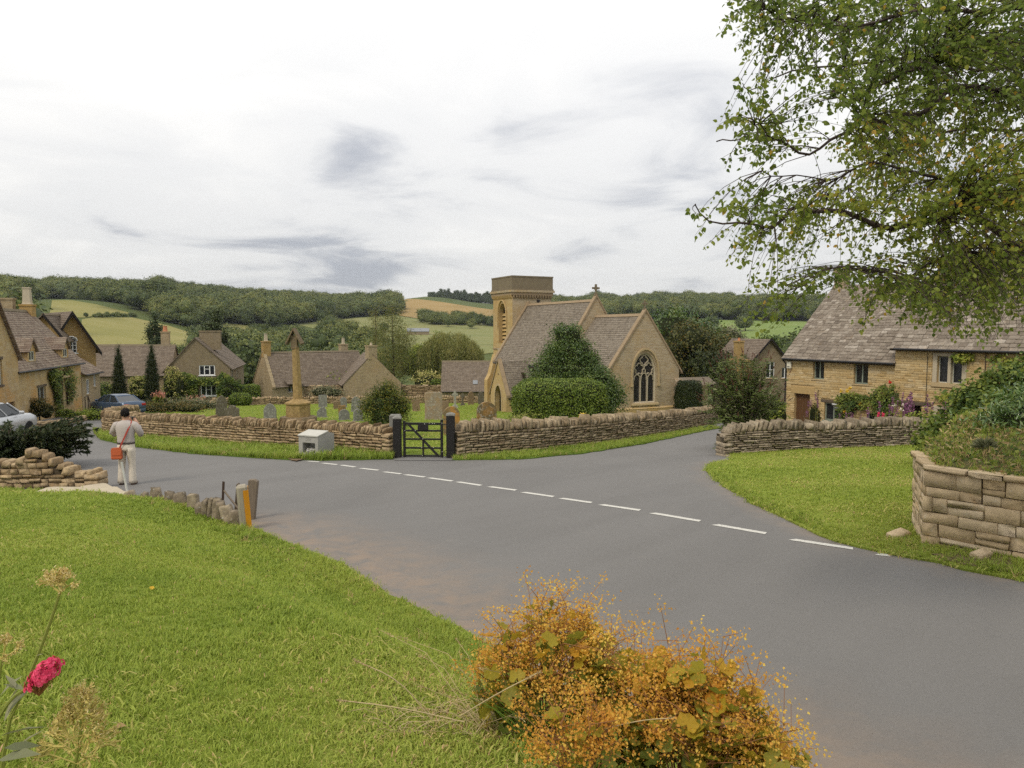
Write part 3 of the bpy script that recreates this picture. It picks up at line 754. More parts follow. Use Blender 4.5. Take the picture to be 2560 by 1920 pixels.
HILL = [(-600, 735, 650), (-300, 735, 680), (0, 737, 700), (150, 736, 740), (400, 742, 800), (600, 757, 850), (800, 770, 880), (960, 778, 900),
  (100, 760, 520), (300, 760, 560), (500, 785, 600), (700, 800, 620), (850, 790, 660),
  (140, 748, 430), (330, 778, 430), (490, 833, 400), (200, 800, 350), (400, 850, 320), (-100, 780, 400), (-400, 790, 380),
  (620, 850, 400), (760, 830, 480), (950, 815, 540), (800, 880, 300), (1000, 885, 280), (1180, 900, 240),
  (1180, 850, 400), (1180, 800, 620), (1050, 790, 680), (1000, 752, 900), (1110, 747, 980), (1230, 768, 950),
  (1150, 762, 1250), (1300, 760, 1250), (1500, 765, 1200), (1650, 752, 1150), (1800, 757, 1100), (2000, 765, 1050), (2300, 770, 1000), (2800, 770, 1000),
  (1560, 800, 650), (1750, 800, 620), (1900, 800, 600), (1750, 850, 400), (1950, 860, 380), (2300, 850, 400), (2800, 850, 400), (1500, 860, 420),
  (1300, 830, 520), (1400, 880, 260)]
tp, tz = [], []
for px_, py_, Y_ in HILL:
 q = at(px_, py_, Y_); tp.append((q.x, q.y)); tz.append(q.z)
for x_ in (-160, -100, -50, 0, 50, 100, 160):
 for y_ in (60, 90, 115): tp.append((x_, y_)); tz.append(plane_z(y_))
 tp.append((x_ * 1.6, 175)); tz.append(-10.5)
for x_ in (-1600, -900, -300, 300, 900, 1600): tp.append((x_, 1900)); tz.append(20)
TPS = tps_fit(tp, tz)
def H0(X, Y):
 X = np.asarray(X, float); Y = np.asarray(Y, float)
 b = np.clip((Y - 85) / 45.0, 0, 1); b = b * b * (3 - 2 * b)
 near = 1.55 - 0.066 * Y
 far = TPS(X, np.maximum(Y, 60))
 return near * (1 - b) + far * b
ROAD_EDGE = [gxy(*p) for p in [(600, 1319), (635, 1325), (705, 1357), (841, 1411), (950, 1476), (1031, 1520), (1112, 1558), (1188, 1601), (1330, 1680), (1500, 1775), (1700, 1885)]] + [(2.1, 3.3), (3.3, 1.4), (4.8, -4.0)]
FAR_EDGE = [gxy(*p) for p in [(-250, 1222), (0, 1226), (175, 1231), (236, 1238), (320, 1253), (400, 1268), (470, 1285)]]
LAWN = FAR_EDGE + ROAD_EDGE + [(-22.0, -4.0)]
RLAWN_EDGE = [gxy(*p) for p in [(2900, 1540), (2560, 1456), (2487, 1441), (2339, 1410), (2219, 1387), (2085, 1355), (1991, 1311), (1868, 1253), (1803, 1211), (1770, 1180), (1768, 1165), (1790, 1156), (1822, 1152)]]
def H(X, Y):
 """finished ground height incl. the lawn bank on this side and the rising lawn by the cottages"""
 X = np.asarray(X, float); Y = np.asarray(Y, float); z = H0(X, Y)
 ins = in_poly_np(X, Y, LAWN)
 d = polyline_dist(X, Y, ROAD_EDGE)
 wd_ = 2.1 + .9 * np.clip((Y - 4.5) / 3.5, 0, 1); s = np.clip(d / wd_, 0, 1); s = s * s * (3 - 2 * s)
 z = z + np.where(ins, 1.08 * s * np.clip((15.5 - Y) / 13.5, 0, 1.1) ** 0.95, 0)
 d2 = polyline_dist(X, Y, RLAWN_EDGE)
 ins2 = in_poly_np(X, Y, RPOLY)
 z = z + np.where(ins2, 0.12 * np.clip(d2 / 3.5, 0, 1), 0)
 return z
RPOLY = RLAWN_EDGE + [(7.2, 23.8), (16.2, 26.6), (30, 24), (30, 2)]
def Hs(x, y): return float(H(np.array([x]), np.array([y]))[0])
def sheet(name, poly, step, zoff, mat, hf=None, skirt=0.12, attr=None, kind='structure', jag=0.0):
 """ground sheet: polygon triangulated with interior points, lying on the ground + zoff, with a turned-down edge"""
 hf = hf or H
 B = resample(poly, step, True)
 if jag:
  B = [(x + random.gauss(0, jag), y + random.gauss(0, jag)) for x, y in B]
 xs = [p[0] for p in B]; ys = [p[1] for p in B]
 gx, gy = np.meshgrid(np.arange(min(xs), max(xs), step), np.arange(min(ys), max(ys), step))
 gx = gx.ravel() + RNG.uniform(-.2, .2, gx.size) * step; gy = gy.ravel() + RNG.uniform(-.2, .2, gy.size) * step
 ok = in_poly_np(gx, gy, B) & (polyline_dist(gx, gy, B + [B[0]]) > 0.45 * step)
 V = [Vector(p) for p in B] + [Vector((a, b)) for a, b in zip(gx[ok], gy[ok])]
 nb = len(B); E = [(i, (i + 1) % nb) for i in range(nb)]
 vo, eo, fo, *_ = delaunay_2d_cdt(V, E, [], 0, 1e-6)
 A = np.array([(v.x, v.y) for v in vo])
 F = np.array([f[:3] for f in fo]); cx = A[F].mean(1)
 F = F[in_poly_np(cx[:, 0], cx[:, 1], B)]
 ar = (A[F[:, 1], 0] - A[F[:, 0], 0]) * (A[F[:, 2], 1] - A[F[:, 0], 1]) - (A[F[:, 1], 1] - A[F[:, 0], 1]) * (A[F[:, 2], 0] - A[F[:, 0], 0])
 F[ar < 0] = F[ar < 0][:, ::-1]
 z = hf(A[:, 0], A[:, 1]) + zoff
 Vv = np.c_[A, z]
 if skirt:
  Bn = np.array(B); zb = hf(Bn[:, 0], Bn[:, 1]) + zoff
  b0 = len(Vv); Vv = np.r_[Vv, np.c_[Bn, zb], np.c_[Bn, zb - skirt]]
  i = np.arange(nb); j = (i + 1) % nb
  F = np.r_[F, np.c_[b0 + i, b0 + j, b0 + nb + j], np.c_[b0 + i, b0 + nb + j, b0 + nb + i]]
 me = np_mesh(name, Vv, F, smooth=not skirt)
 if attr:
  a = me.attributes.new(attr[0], 'FLOAT', 'POINT'); a.data.foreach_set('value', attr[1](Vv[:, 0], Vv[:, 1]).astype(np.float32))
 o = link(name, me, mat); o['kind'] = kind
 return o
# one ground sheet out to the skyline
rows = np.r_[np.arange(-12, 130, 2.5), np.geomspace(130, 2200, 90)]
cols = np.linspace(-1.35, 1.35, 110)
GX = np.array([[c * (y + 35) for c in cols] for y in rows]); GY = np.repeat(rows[:, None], len(cols), 1)
GZ = H0(GX, GY) - np.where(GY < 120, 0.12, 0.0)
nr, nc = GX.shape
ii = (np.arange(nr - 1)[:, None] * nc + np.arange(nc - 1)[None]).ravel()
me = np_mesh('ground', np.c_[GX.ravel(), GY.ravel(), GZ.ravel()], np.c_[ii, ii + 1, ii + nc + 1, ii + nc], smooth=True)
tag(link('ground', me, M['terrain']), kind='structure')
# road: one worn asphalt sheet under verges and lawns
def dust_f(X, Y):
 d = polyline_dist(X, Y, ROAD_EDGE)
 a = np.clip(1 - d / 1.9, 0, 1)
 d2 = polyline_dist(X, Y, RLAWN_EDGE)
 return np.maximum(a, 0.55 * np.clip(1 - d2 / 0.45, 0, 1))
ROAD = [(9, -6), (11, 5), (8.8, 14), (8.5, 22), (9.5, 30), (14.0, 38), (14.5, 52), (10.5, 52), (4.5, 31), (-3, 25), (-16, 33), (-20, 40), (-20, 56), (-34, 56), (-31.5, 46), (-28.6, 38), (-27, 30), (-26, 18), (-14, 14), (-6, 10), (-2, 4), (1, -6)]
sheet('road', ROAD, 0.45, 0.0, M['asphalt'], H0, skirt=0, attr=('dust', dust_f))
# lawns and verges
lawn = sheet('lawn', LAWN, 0.30, 0.03, M['lawn'], skirt=0.10, jag=0.02)
rlawn = sheet('cottage_lawn', RPOLY, 0.40, 0.03, M['lawn'], skirt=0.10, jag=0.03)
VERGE_A = [gxy(*p) for p in [(232, 1075), (240, 1088), (252, 1099), (338, 1118), (492, 1136), (615, 1144), (710, 1150), (800, 1152), (900, 1150), (982, 1149)]] + [(-3.9, 23.4), (-17.6, 32.6), (-19.5, 34.5)]
VERGE_B = [gxy(*p) for p in [(1135, 1151), (1299, 1149), (1456, 1135), (1613, 1110), (1757, 1079), (1800, 1071)]] + [(10.4, 38.0), (9.6, 37.8), (6.0, 31.9), (2.6, 27.5), (-1.9, 23.2)]
sheet('verge', VERGE_A, 0.35, 0.03, M['verge'], H0, skirt=0.08, jag=0.04)
sheet('verge', VERGE_B, 0.35, 0.03, M['verge'], H0, skirt=0.08, jag=0.04)
YARD = [(-17.6, 32.4), (-3.6, 23.2), (-1.8, 23.0), (2.6, 27.4), (6.0, 31.8), (9.8, 37.8), (13.5, 44), (15.5, 60), (13, 76), (-14, 77), (-26, 67.5), (-24.5, 52), (-21.5, 42)]
sheet('churchyard', YARD, 1.0, 0.035, M['yard'], H0, skirt=0.08)
GARD = [(7.8, 24.0), (16.2, 27.0), (30, 26), (30, 40), (24, 34), (18.2, 35.0), (15.0, 40.3), (12.5, 39.0), (9.3, 28.0)]
sheet('cottage_garden', GARD, 0.7, 0.03, M['soil'], H0, skirt=0.08)
LGARD = [(-20.5, 47), (-17.8, 44), (-22, 52), (-20, 66), (-16, 76), (-60, 90), (-60, 62), (-33, 56), (-30, 56)]
sheet('far_gardens', [(-24.7, 52), (-26.3, 67), (-15, 77.2), (-60, 95), (-62, 58), (-34, 56.4), (-26, 52)], 1.5, 0.03, M['verge'], H0, skirt=0.05)
sheet('bare_earth', [gxy(*p) for p in [(722, 1150), (735, 1135), (748, 1128), (760, 1140), (765, 1150), (740, 1155)]], 0.15, 0.045, M['bare'], H0, skirt=0.02, jag=0.03)
sheet('bare_earth', [gxy(*p) for p in [(2330, 1398), (2400, 1388), (2470, 1398), (2540, 1412), (2590, 1440), (2500, 1435), (2420, 1420)]], 0.15, 0.045, M['bare'], H, skirt=0.02, jag=0.05)
sheet('gateway_path', [gxy(*p) for p in [(985, 1152), (1000, 1141), (1110, 1139), (1137, 1152)]], 0.25, 0.012, M['asphalt'], H0, skirt=0)
# far fields, each a patch of its own crop lying on the hillside
def hill_hit(px, py, y0=130.0, y1=1900.0):
 d = ray(px, py); ys = np.geomspace(y0, y1, 500)
 X = CAM.x + d.x / d.y * ys; Z = CAM.z + d.z / d.y * ys
 h = H0(X, ys); k = np.where(h >= Z)[0]
 if len(k) == 0: return None
 k = k[0]
 if k > 0:
  a, b = (Z - h)[k - 1], (Z - h)[k]; t = a / (a - b); y = ys[k - 1] + t * (ys[k] - ys[k - 1])
 else: y = ys[0]
 return (CAM.x + d.x / d.y * y, y)
def field(name, pts, mat, step, zoff=0.35, ydef=900):
 P = []
 for px, py in pts:
  q = hill_hit(px, py)
  if q is None:
   q2 = at(px, py, ydef); q = (q2.x, q2.y)
  P.append(q)
 o = sheet(name, P, step, zoff, mat, H0, skirt=1.0)
 return P
F_PAST1 = field('pasture_field', [(120, 800), (130, 752), (180, 752), (240, 762), (330, 785), (300, 787), (240, 790), (210, 795)], M['pasture'], 12)
F_PAST2 = field('pasture_field', [(200, 868), (205, 800), (235, 795), (330, 795), (420, 815), (500, 838), (500, 862), (470, 880), (330, 890)], M['pasture'], 12)
F_PAST3 = field('pasture_field', [(548, 818), (560, 810), (610, 813), (660, 822), (650, 828), (590, 824)], M['pasture'], 8)
F_PAST4 = field('pasture_field', [(750, 848), (757, 841), (790, 845), (828, 851), (815, 860), (770, 862)], M['pasture'], 6)
F_MEAD = field('meadow_field', [(740, 812), (830, 800), (990, 790), (1050, 800), (1240, 812), (1260, 880), (1100, 905), (1000, 880), (900, 850), (820, 830)], M['meadow'], 14)
F_WHEAT = field('wheat_field', [(985, 762), (1000, 750), (1060, 750), (1120, 758), (1240, 776), (1300, 800), (1180, 806), (1080, 800), (1000, 790), (985, 776)], M['wheat'], 16)
F_GREEN = field('green_field', [(1690, 800), (1760, 800), (1860, 803), (2050, 806), (2300, 815), (2320, 880), (1960, 880), (1700, 870), (1640, 850)], M['green_field'], 14)
# ------------------------------------------------------------------ dry stone walls
def drystone(name, label, path, body_h, cope_h, thick, mat, course=0.075, slen=(0.14, 0.40), front=-1, limit=290, cope_lean=0.25, cope_w=(0.05, 0.13),
             cope=True, hf=None, ends=True, zsink=0.10, group=None, cope_limit=290, wob=0.02, vmat=None):
 """front=-1: the face on the right-hand side of the path direction is the one in view"""
 hf = hf or (lambda x, y: float(H0(np.array([x]), np.array([y]))[0]))
 P = smooth_line(path, 2) if len(path) > 2 else path
 P = resample(P, 0.15)
 x0, y0 = P[0]; z0 = hf(x0, y0)
 root = empty(name, (x0, y0, z0), 0, label, 'wall', group, 'thing')
 D = [0.0]
 for a, b in zip(P[:-1], P[1:]): D.append(D[-1] + math.dist(a, b))
 Ltot = D[-1]
 PA = np.array(P); DA = np.array(D)
 ZA = np.array([hf(x, y) for x, y in P]) - z0
 bh = body_h if callable(body_h) else (lambda s: body_h)
 ch = cope_h if callable(cope_h) else (lambda s: cope_h)
 def frame(s):
  s = min(max(s, 0), Ltot)
  x = np.interp(s, DA, PA[:, 0]); y = np.interp(s, DA, PA[:, 1]); z = np.interp(s, DA, ZA)
  e = 0.3; xa, xb = np.interp([max(s - e, 0), min(s + e, Ltot)], DA, PA[:, 0]); ya, yb = np.interp([max(s - e, 0), min(s + e, Ltot)], DA, PA[:, 1])
  a = math.atan2(yb - ya, xb - xa)
  return x - x0, y - y0, z, a
 # core
 mb = MB(); rs = []
 for s in np.arange(0, Ltot + 0.01, 0.4):
  x, y, z, a = frame(s); nx, ny = -math.sin(a), math.cos(a); h = thick / 2 - 0.06; t = bh(s) + 0.02
  sx = 0.05 if s < 0.01 else 0
  rs.append([(x + nx * h, y + ny * h, z - 0.3), (x - nx * h, y - ny * h, z - 0.3), (x - nx * h, y - ny * h, z + t), (x + nx * h, y + ny * h, z + t)])
 mb.rings(rs); mb.build('core', M['wallcore'], root, fix=True)
 st = Pieces('stone', vmat or STONE_V, mat, root, limit, 'small_stones')
 for side in (front, -front):
  z = -zsink; k = 0
  zmax = max(bh(s) for s in np.linspace(0, Ltot, 12))
  while z < zmax - 0.01:
   hh = course * random.uniform(0.7, 1.45)
   s = -random.uniform(0, 0.2)
   while s < Ltot:
    L = random.uniform(*slen) * (1.0 if random.random() < 0.8 else 1.5); c = s + L / 2
    if c > Ltot: break
    top = bh(c)
    if z + hh * 0.6 < top and c > 0:
     h2 = min(hh, top - z + 0.02)
     x, y, zz, a = frame(c)
     nx, ny = -math.sin(a) * side, math.cos(a) * side
     dep = 0.24; off = thick / 2 - dep / 2 + random.gauss(0, 0.012)
     Mx = TRS((x + nx * off, y + ny * off, zz + z + h2 / 2 + random.gauss(0, 0.004)), (random.gauss(0, .03), random.gauss(0, .025), a), (L * 0.955, dep + random.gauss(0, .02), h2 * 0.88))
     st.add(Mx, min(1, max(0, random.betavariate(1.1, 1.2))), side == front)
    s += L
   z += hh
 if ends:                                               # quoin stones on the two ends
  for s, dr in ((0.0, -1), (Ltot, 1)):
   z = -zsink
   while z < bh(s):
    hh = random.uniform(0.09, 0.2)
    if z + hh > bh(s) + 0.03: hh = max(0.05, bh(s) - z)
    x, y, zz, a = frame(s)
    st.add(TRS((x + math.cos(a) * dr * 0.0, y + math.sin(a) * dr * 0.0, zz + z + hh / 2), (random.gauss(0, .03), random.gauss(0, .03), a), (0.30, thick * 1.02, hh * .95)), random.uniform(.3, .9))
    z += hh
 st.build()
 if cope:
  cp = Pieces('coping_stone', COPE_V, mat, root, cope_limit, 'small_coping_stones')
  s = 0.03
  while s < Ltot - 0.03:
   w = random.uniform(*cope_w); h = ch(s) * random.uniform(0.62, 1.18); x, y, zz, a = frame(s + w / 2)
   lean = cope_lean * random.uniform(0.2, 1.5)
   cp.add(TRS((x + random.gauss(0, .015), y + random.gauss(0, .015), zz + bh(s) + h / 2 - 0.02), Euler((random.gauss(0, .06), lean, a + random.gauss(0, .08))), (w * 1.02, thick * random.uniform(0.85, 1.1), h)), min(1, max(0, random.betavariate(2, 2) + 0.05)))
   s += w * random.uniform(.98, 1.15)
  cp.build()
 return root
WALL_A = [(-21.0, 41.0), (-19.6, 36.0), (-18.2, 32.9), (-17.0, 31.7), (-15.0, 30.3), (-10.6, 27.4), (-6.5, 24.85), (-3.83, 23.1)]
drystone('churchyard_wall', 'long dry stone churchyard wall with upright coping stones, between grit bin side and lane corner', WALL_A, 0.74, 0.29, 0.46, M['drystone'], 0.075, (0.13, 0.38), cope_w=(0.045, 0.12), cope_lean=.22)
WALL_B = [(-1.72, 22.95), (0.4, 24.7), (2.6, 27.0), (6.0, 31.6), (9.8, 37.6), (11.5, 42.0)]
drystone('churchyard_wall', 'dry stone churchyard wall curving back from the gate below the round clipped hedge', WALL_B, lambda s: 0.80 - 0.004 * s, lambda s: 0.34 - 0.004 * s, 0.5, M['drystone_brown'], 0.075, (0.14, 0.42), cope_w=(0.09, 0.22), cope_lean=0.12)
WALL_C = [(6.75, 23.35), (8.2, 23.75), (11.0, 24.5), (14.0, 25.6), (17.0, 26.8)]
drystone('garden_wall', 'rough grey dry stone wall between the cottage garden and the green lawn', WALL_C, lambda s: 0.66 + 0.04 * math.sin(s * 1.3), lambda s: 0.30, 0.5, M['drystone_grey'], 0.062, (0.14, 0.46), cope_w=(0.08, 0.2), cope_lean=0.35,
         hf=lambda x, y: Hs(x, y - 0.6) )
# crumbling stub wall at the end of the near lawn
def stub_h(s): return 0.52 + 0.38 * math.exp(-((s - 3.4) / 0.55) ** 2) + (0.05 if s < 2.7 else 0) - 0.16 * max(0, min(1, (s - 4.0) / 0.5))
pA, pB = gp(-190, 1222), gp(232, 1221)
WALL_D = [(pA.x, pA.y + 0.25), (pB.x, pB.y + 0.15)]
LD = math.dist(*WALL_D)
drystone('stub_wall', 'low crumbling stone wall end below the dark juniper, beside the drive', WALL_D, lambda s: 0.46 + 0.24 * math.exp(-((LD - s - 1.35) / 0.40) ** 2) - 0.17 * max(0, min(1, (1.0 - (LD - s)) / 0.4)) + 0.04 * math.sin(9 * s), lambda s: 0.17, 0.42, M['drystone'], 0.10, (0.10, 0.32), cope_w=(0.1, 0.2), cope_lean=0.1, wob=0.05, vmat=RUBBLE_V)
# low kerb wall in front of the houses down the lane
pk = [(-20.5 - 4.3, 31.0), (-26.6, 38.0), (-28.0, 43.0), (-29.3, 48.5), (-29.6, 52)]
kb = [gxy(148, 1064), gxy(200, 1053), gxy(262, 1042)]
drystone('kerb_wall', 'low stone kerb wall edging the lane in front of the climber cottage', [(kb[0][0] - .4, kb[0][1] - 2.4)] + kb + [(kb[2][0] - 0.6, kb[2][1] + 5)], 0.22, 0.1, 0.35, M['drystone'], 0.11, (0.3, 0.6), cope_w=(0.25, 0.5), cope_lean=0.0, limit=60)
# churchyard back walls
bw = [gxy(500, 1030), (-21.5, 56), (-19.6, 66.0), (-14.5, 71), (-8.0, 73.5), (-2.0, 74.5)]
drystone('churchyard_wall', 'far low dry stone wall closing the back of the churchyard', [(-26.2, 64.5), (-24.5, 67), (-20.5, 69.8), (-15.0, 71.8), (-8.0, 73.0), (-3.5, 73.4)], 0.55, 0.24, 0.45, M['drystone'], 0.12, (0.25, 0.6), cope_w=(0.12, 0.3), limit=150, cope_limit=150, front=-1)
drystone('garden_wall', 'taller straight stone wall with flat top behind the stone cross', [(-23.5, 74.6), (-14.0, 76.8), (-4.0, 77.8)], 1.75, 0.08, 0.45, M['drystone'], 0.14, (0.3, 0.7), cope_w=(0.4, 0.8), cope_lean=0.0, limit=150, cope_limit=40)
# row of edging stones along the foot of the near lawn
ed = empty('edging_row', (*gxy(400, 1262), gp(400, 1262).z), 0, 'row of small upright edging stones at the foot of the lawn beside the posts', 'edging')
es = Pieces('edging_stone', COPE_V, M['drystone_grey'], ed, 40)
for px_, py_, w_, h_ in [(326, 1258, .20, .20), (362, 1262, .15, .19), (391, 1268, .24, .30), (425, 1276, .22, .28), (453, 1283, .26, .30), (483, 1290, .20, .32), (506, 1299, .22, .24), (518, 1302, .12, .30), (530, 1304, .12, .31), (543, 1306, .14, .33), (556, 1308, .16, .30), (571, 1311, .2, .26), (586, 1314, .2, .2)]:
 q = gp(px_, py_); h_ *= 1.25
 es.add(TRS((q.x - ed.location.x, q.y - ed.location.y, q.z - ed.location.z + h_ / 2 + .0), (random.gauss(0, .12), random.gauss(0, .15), random.uniform(-.3, .3)), (w_, .16, h_)), random.uniform(.1, .7))
es.build()
# pale slabs of the drive beside the stub wall
dr = tag(empty('paving_strip', (*gxy(240, 1232), gp(240, 1232).z)), kind='structure')
sl = Pieces('slab', SLAB_V, M['dressed_pale'], dr, 20)
for px_, py_, w_, l_, a_ in [(185, 1233, 1.3, .55, .1), (246, 1228, .75, .5, -.75), (276, 1238, .8, .45, -.8), (304, 1249, .7, .4, -.8)]:
 q = gp(px_, py_)
 sl.add(TRS((q.x - dr.location.x, q.y - dr.location.y, q.z - dr.location.z + .04), (0, .03, a_), (w_, l_, .10)), .6)
sl.build()
# raised bed with big squared blocks (near the birch)
BEDZ = None
b0 = (5.98, 10.55); b1 = (9.08, 7.05); bb = (6.55, 11.9); zb = 1.02; BH = 1.04
bed = empty('raised_bed', (b0[0], b0[1], zb), 0, 'raised flower bed held by a wall of big squared pale stone blocks', 'flower bed')
bl = Pieces('block', RUBBLE_V, M['bedstone'], bed, 150)
def bed_face(p, q, rows_, lens):
 dx, dy = q[0] - p[0], q[1] - p[1]; L = math.hypot(dx, dy); a = math.atan2(dy, dx); nx, ny = dy / L, -dx / L
 z = -0.2
 for k, hh in enumerate(rows_):
  s = -random.uniform(0, .22)
  while s < L:
   w = random.uniform(*lens)
   if hh < .1: w *= 1.6
   s0, s1 = max(s, -0.03), min(s + w, L)
   if s1 - s0 > .06 and hh > .14 and random.random() < .3:
    f_ = random.uniform(.35, .65)
    for z_, h_ in ((0, f_), (f_, 1 - f_)):
     c = (s0 + s1) / 2; bl.add(TRS((p[0] - b0[0] + dx / L * c - nx * .11, p[1] - b0[1] + dy / L * c - ny * .11, z + hh * (z_ + h_ / 2)), (0, random.gauss(0, .03), a + random.gauss(0, .03)), ((s1 - s0) * .97, .26 + random.gauss(0, .012), hh * h_ * .95)), random.uniform(0, 1))
   elif s1 - s0 > .06:
    c = (s0 + s1) / 2
    bl.add(TRS((p[0] - b0[0] + dx / L * c - nx * .11, p[1] - b0[1] + dy / L * c - ny * .11, z + hh / 2), (random.gauss(0, .025), random.gauss(0, .02), a + random.gauss(0, .03)), ((s1 - s0) * .975, .26 + random.gauss(0, .015) + (.07 if k == len(rows_) - 1 else 0), hh * .95)), random.uniform(.1, .9))
   s += w
  z += hh
bed_face(b0, b1, (.22, .19, .16, .22, .14, .23, .075), (.18, .50))
bed_face(bb, b0, (.22, .19, .16, .22, .14, .23, .075), (.2, .45))
bl.build()
mb = MB(); ring = [(b0[0] + .10, b0[1] - .02), (b1[0] + .05, b1[1] + .02), (b1[0] + 6, b1[1] + 3), (bb[0] + 6, bb[1] + 6), (bb[0] + .05, bb[1])]
mb.prism([(x - b0[0], y - b0[1], -.3) for x, y in ring], (0, 0, BH + .25)); mb.build('mortar_core', M['bedmortar'], bed, fix=True)
M['bank_top'] = m_grass('bank top turf', [(0.11, 0.10, 0.04), (0.14, 0.14, 0.045), (0.15, 0.17, 0.05)], 2.0, dry=(0.22, 0.16, 0.08), dryamt=.6)
def bedz(x, y):
 d = polyline_dist(np.array([x]), np.array([y]), [bb, b0, b1])[0]
 return zb + BH - .04 + .42 * min(1, d / 2.2)
BEDPOLY = [(x * .985 + .1, y * .99 + .08) for x, y in ring]
bo = sheet('bed_soil', BEDPOLY, .25, 0, M['bank_top'], lambda X, Y: np.array([bedz(a, b) for a, b in zip(X, Y)]) + RNG.normal(0, .012, len(X)), skirt=.1)
mw = bo.matrix_basis.copy(); bo.parent = bed; bo.location = (-b0[0], -b0[1], -zb)
del bo['kind']
# ------------------------------------------------------------------ building kit (local frame: x along the front, y back, z up)
def slope_courses(mb, a, b, c, d, course=0.16, step=0.022, thick=0.06, wob=0.01):
 """roof slope from eave a->b up to ridge d->c, laid in overlapping courses"""
 a, b, c, d = map(Vector, (a, b, c, d))
 Ls = ((d - a).length + (c - b).length) / 2; n = max(2, int(Ls / course))
 nrm = (b - a).cross(d - a).normalized()
 nx = max(1, int((b - a).length / 0.9))
 prev = None
 ph = random.uniform(0, 6)
 def pt(u, v):
  p = (a * (1 - u) + b * u) * (1 - v) + (d * (1 - u) + c * u) * v
  return p + nrm * (wob * math.sin(u * nx * 1.7 + v * 9 + ph) * (1 - abs(2 * v - 1) ** 3))
 for i in range(n):
  v0, v1 = i / n, (i + 1) / n
  for k in range(nx):
   u0, u1 = k / nx, (k + 1) / nx
   p0, p1, p2, p3 = pt(u0, v0), pt(u1, v0), pt(u1, v1), pt(u0, v1)
   mb.poly([p0 + nrm * step, p1 + nrm * step, p2 + nrm * 0.004, p3 + nrm * 0.004])
   mb.poly([p0 - nrm * 0.004, p1 - nrm * 0.004, p1 + nrm * step, p0 + nrm * step])
 # underside and verges
 A, B, C, D_ = (p - nrm * thick for p in (a, b, c, d))
 mb.poly([B, A, D_, C]); mb.poly([A, B, b, a]); mb.poly([A, a, d, D_]); mb.poly([b, B, C, c])
def roof(root, x0, x1, yf, yr, yb, zf, zr, zb_, mat, ov=0.18, end=0.12, course=0.16, name='roof', ridge=True, ridge_mat=None, step=0.022):
 mb = MB()
 pf = (zr - zf) / (yr - yf); pb = (zr - zb_) / (yb - yr)
 slope_courses(mb, (x0 - end, yf - ov, zf - ov * pf), (x1 + end, yf - ov, zf - ov * pf), (x1 + end, yr, zr), (x0 - end, yr, zr), course, step)
 slope_courses(mb, (x1 + end, yb + ov, zb_ - ov * pb), (x0 - end, yb + ov, zb_ - ov * pb), (x0 - end, yr, zr), (x1 + end, yr, zr), course * 2, step)
 o = mb.build(name, mat, root)
 if ridge:
  mr = MB(); n = max(2, int((x1 - x0 + 2 * end) / 0.45))
  for k in range(n):
   xa = x0 - end + (x1 - x0 + 2 * end) * k / n; xb = xa + (x1 - x0 + 2 * end) / n * 0.985
   h = 0.06 + random.gauss(0, .006)
   mr.prism([(xa, yr - .15, zr - .10), (xa, yr + .15, zr - .10), (xa, yr + .05, zr + h), (xa, yr - .05, zr + h)], (xb - xa, 0, 0))
  mr.build('ridge_tiles', ridge_mat or M['dressed_dark'], o)
 return o
def walls(root, x0, x1, yf, yr, yb, zf, zr, zb_, z0, mat, fh=(), lh=(), rh=(), name='wall', reveal=0.16):
 """front (y=yf), back, and two gable walls with openings (u measured from the left end as seen from outside)"""
 mb = MB(); Lx = x1 - x0; D = yb - yf
 panel(mb, rect(0, z0, Lx, zf), [h for h in fh], (x0, yf, 0), (1, 0, 0), (0, 0, 1), reveal)
 mb.poly([(x1, yb, z0), (x0, yb, z0), (x0, yb, zb_), (x1, yb, zb_)])
 # left gable: seen from outside u runs from back to front
 panel(mb, [(0, z0), (D, z0), (D, zf), (yb - yr, zr), (0, zb_)], [h for h in lh], (x0, yb, 0), (0, -1, 0), (0, 0, 1), reveal)
 panel(mb, [(0, z0), (D, z0), (D, zb_), (yr - yf, zr), (0, zf)], [h for h in rh], (x1, yf, 0), (0, 1, 0), (0, 0, 1), reveal)
 return mb.build(name, mat, root)
FACES = {}
def face(kind, x0, x1, yf, yb):
 if kind == 'f': return Vector((x0, yf, 0)), Vector((1, 0, 0))
 if kind == 'l': return Vector((x0, yb, 0)), Vector((0, -1, 0))
 if kind == 'r': return Vector((x1, yf, 0)), Vector((0, 1, 0))
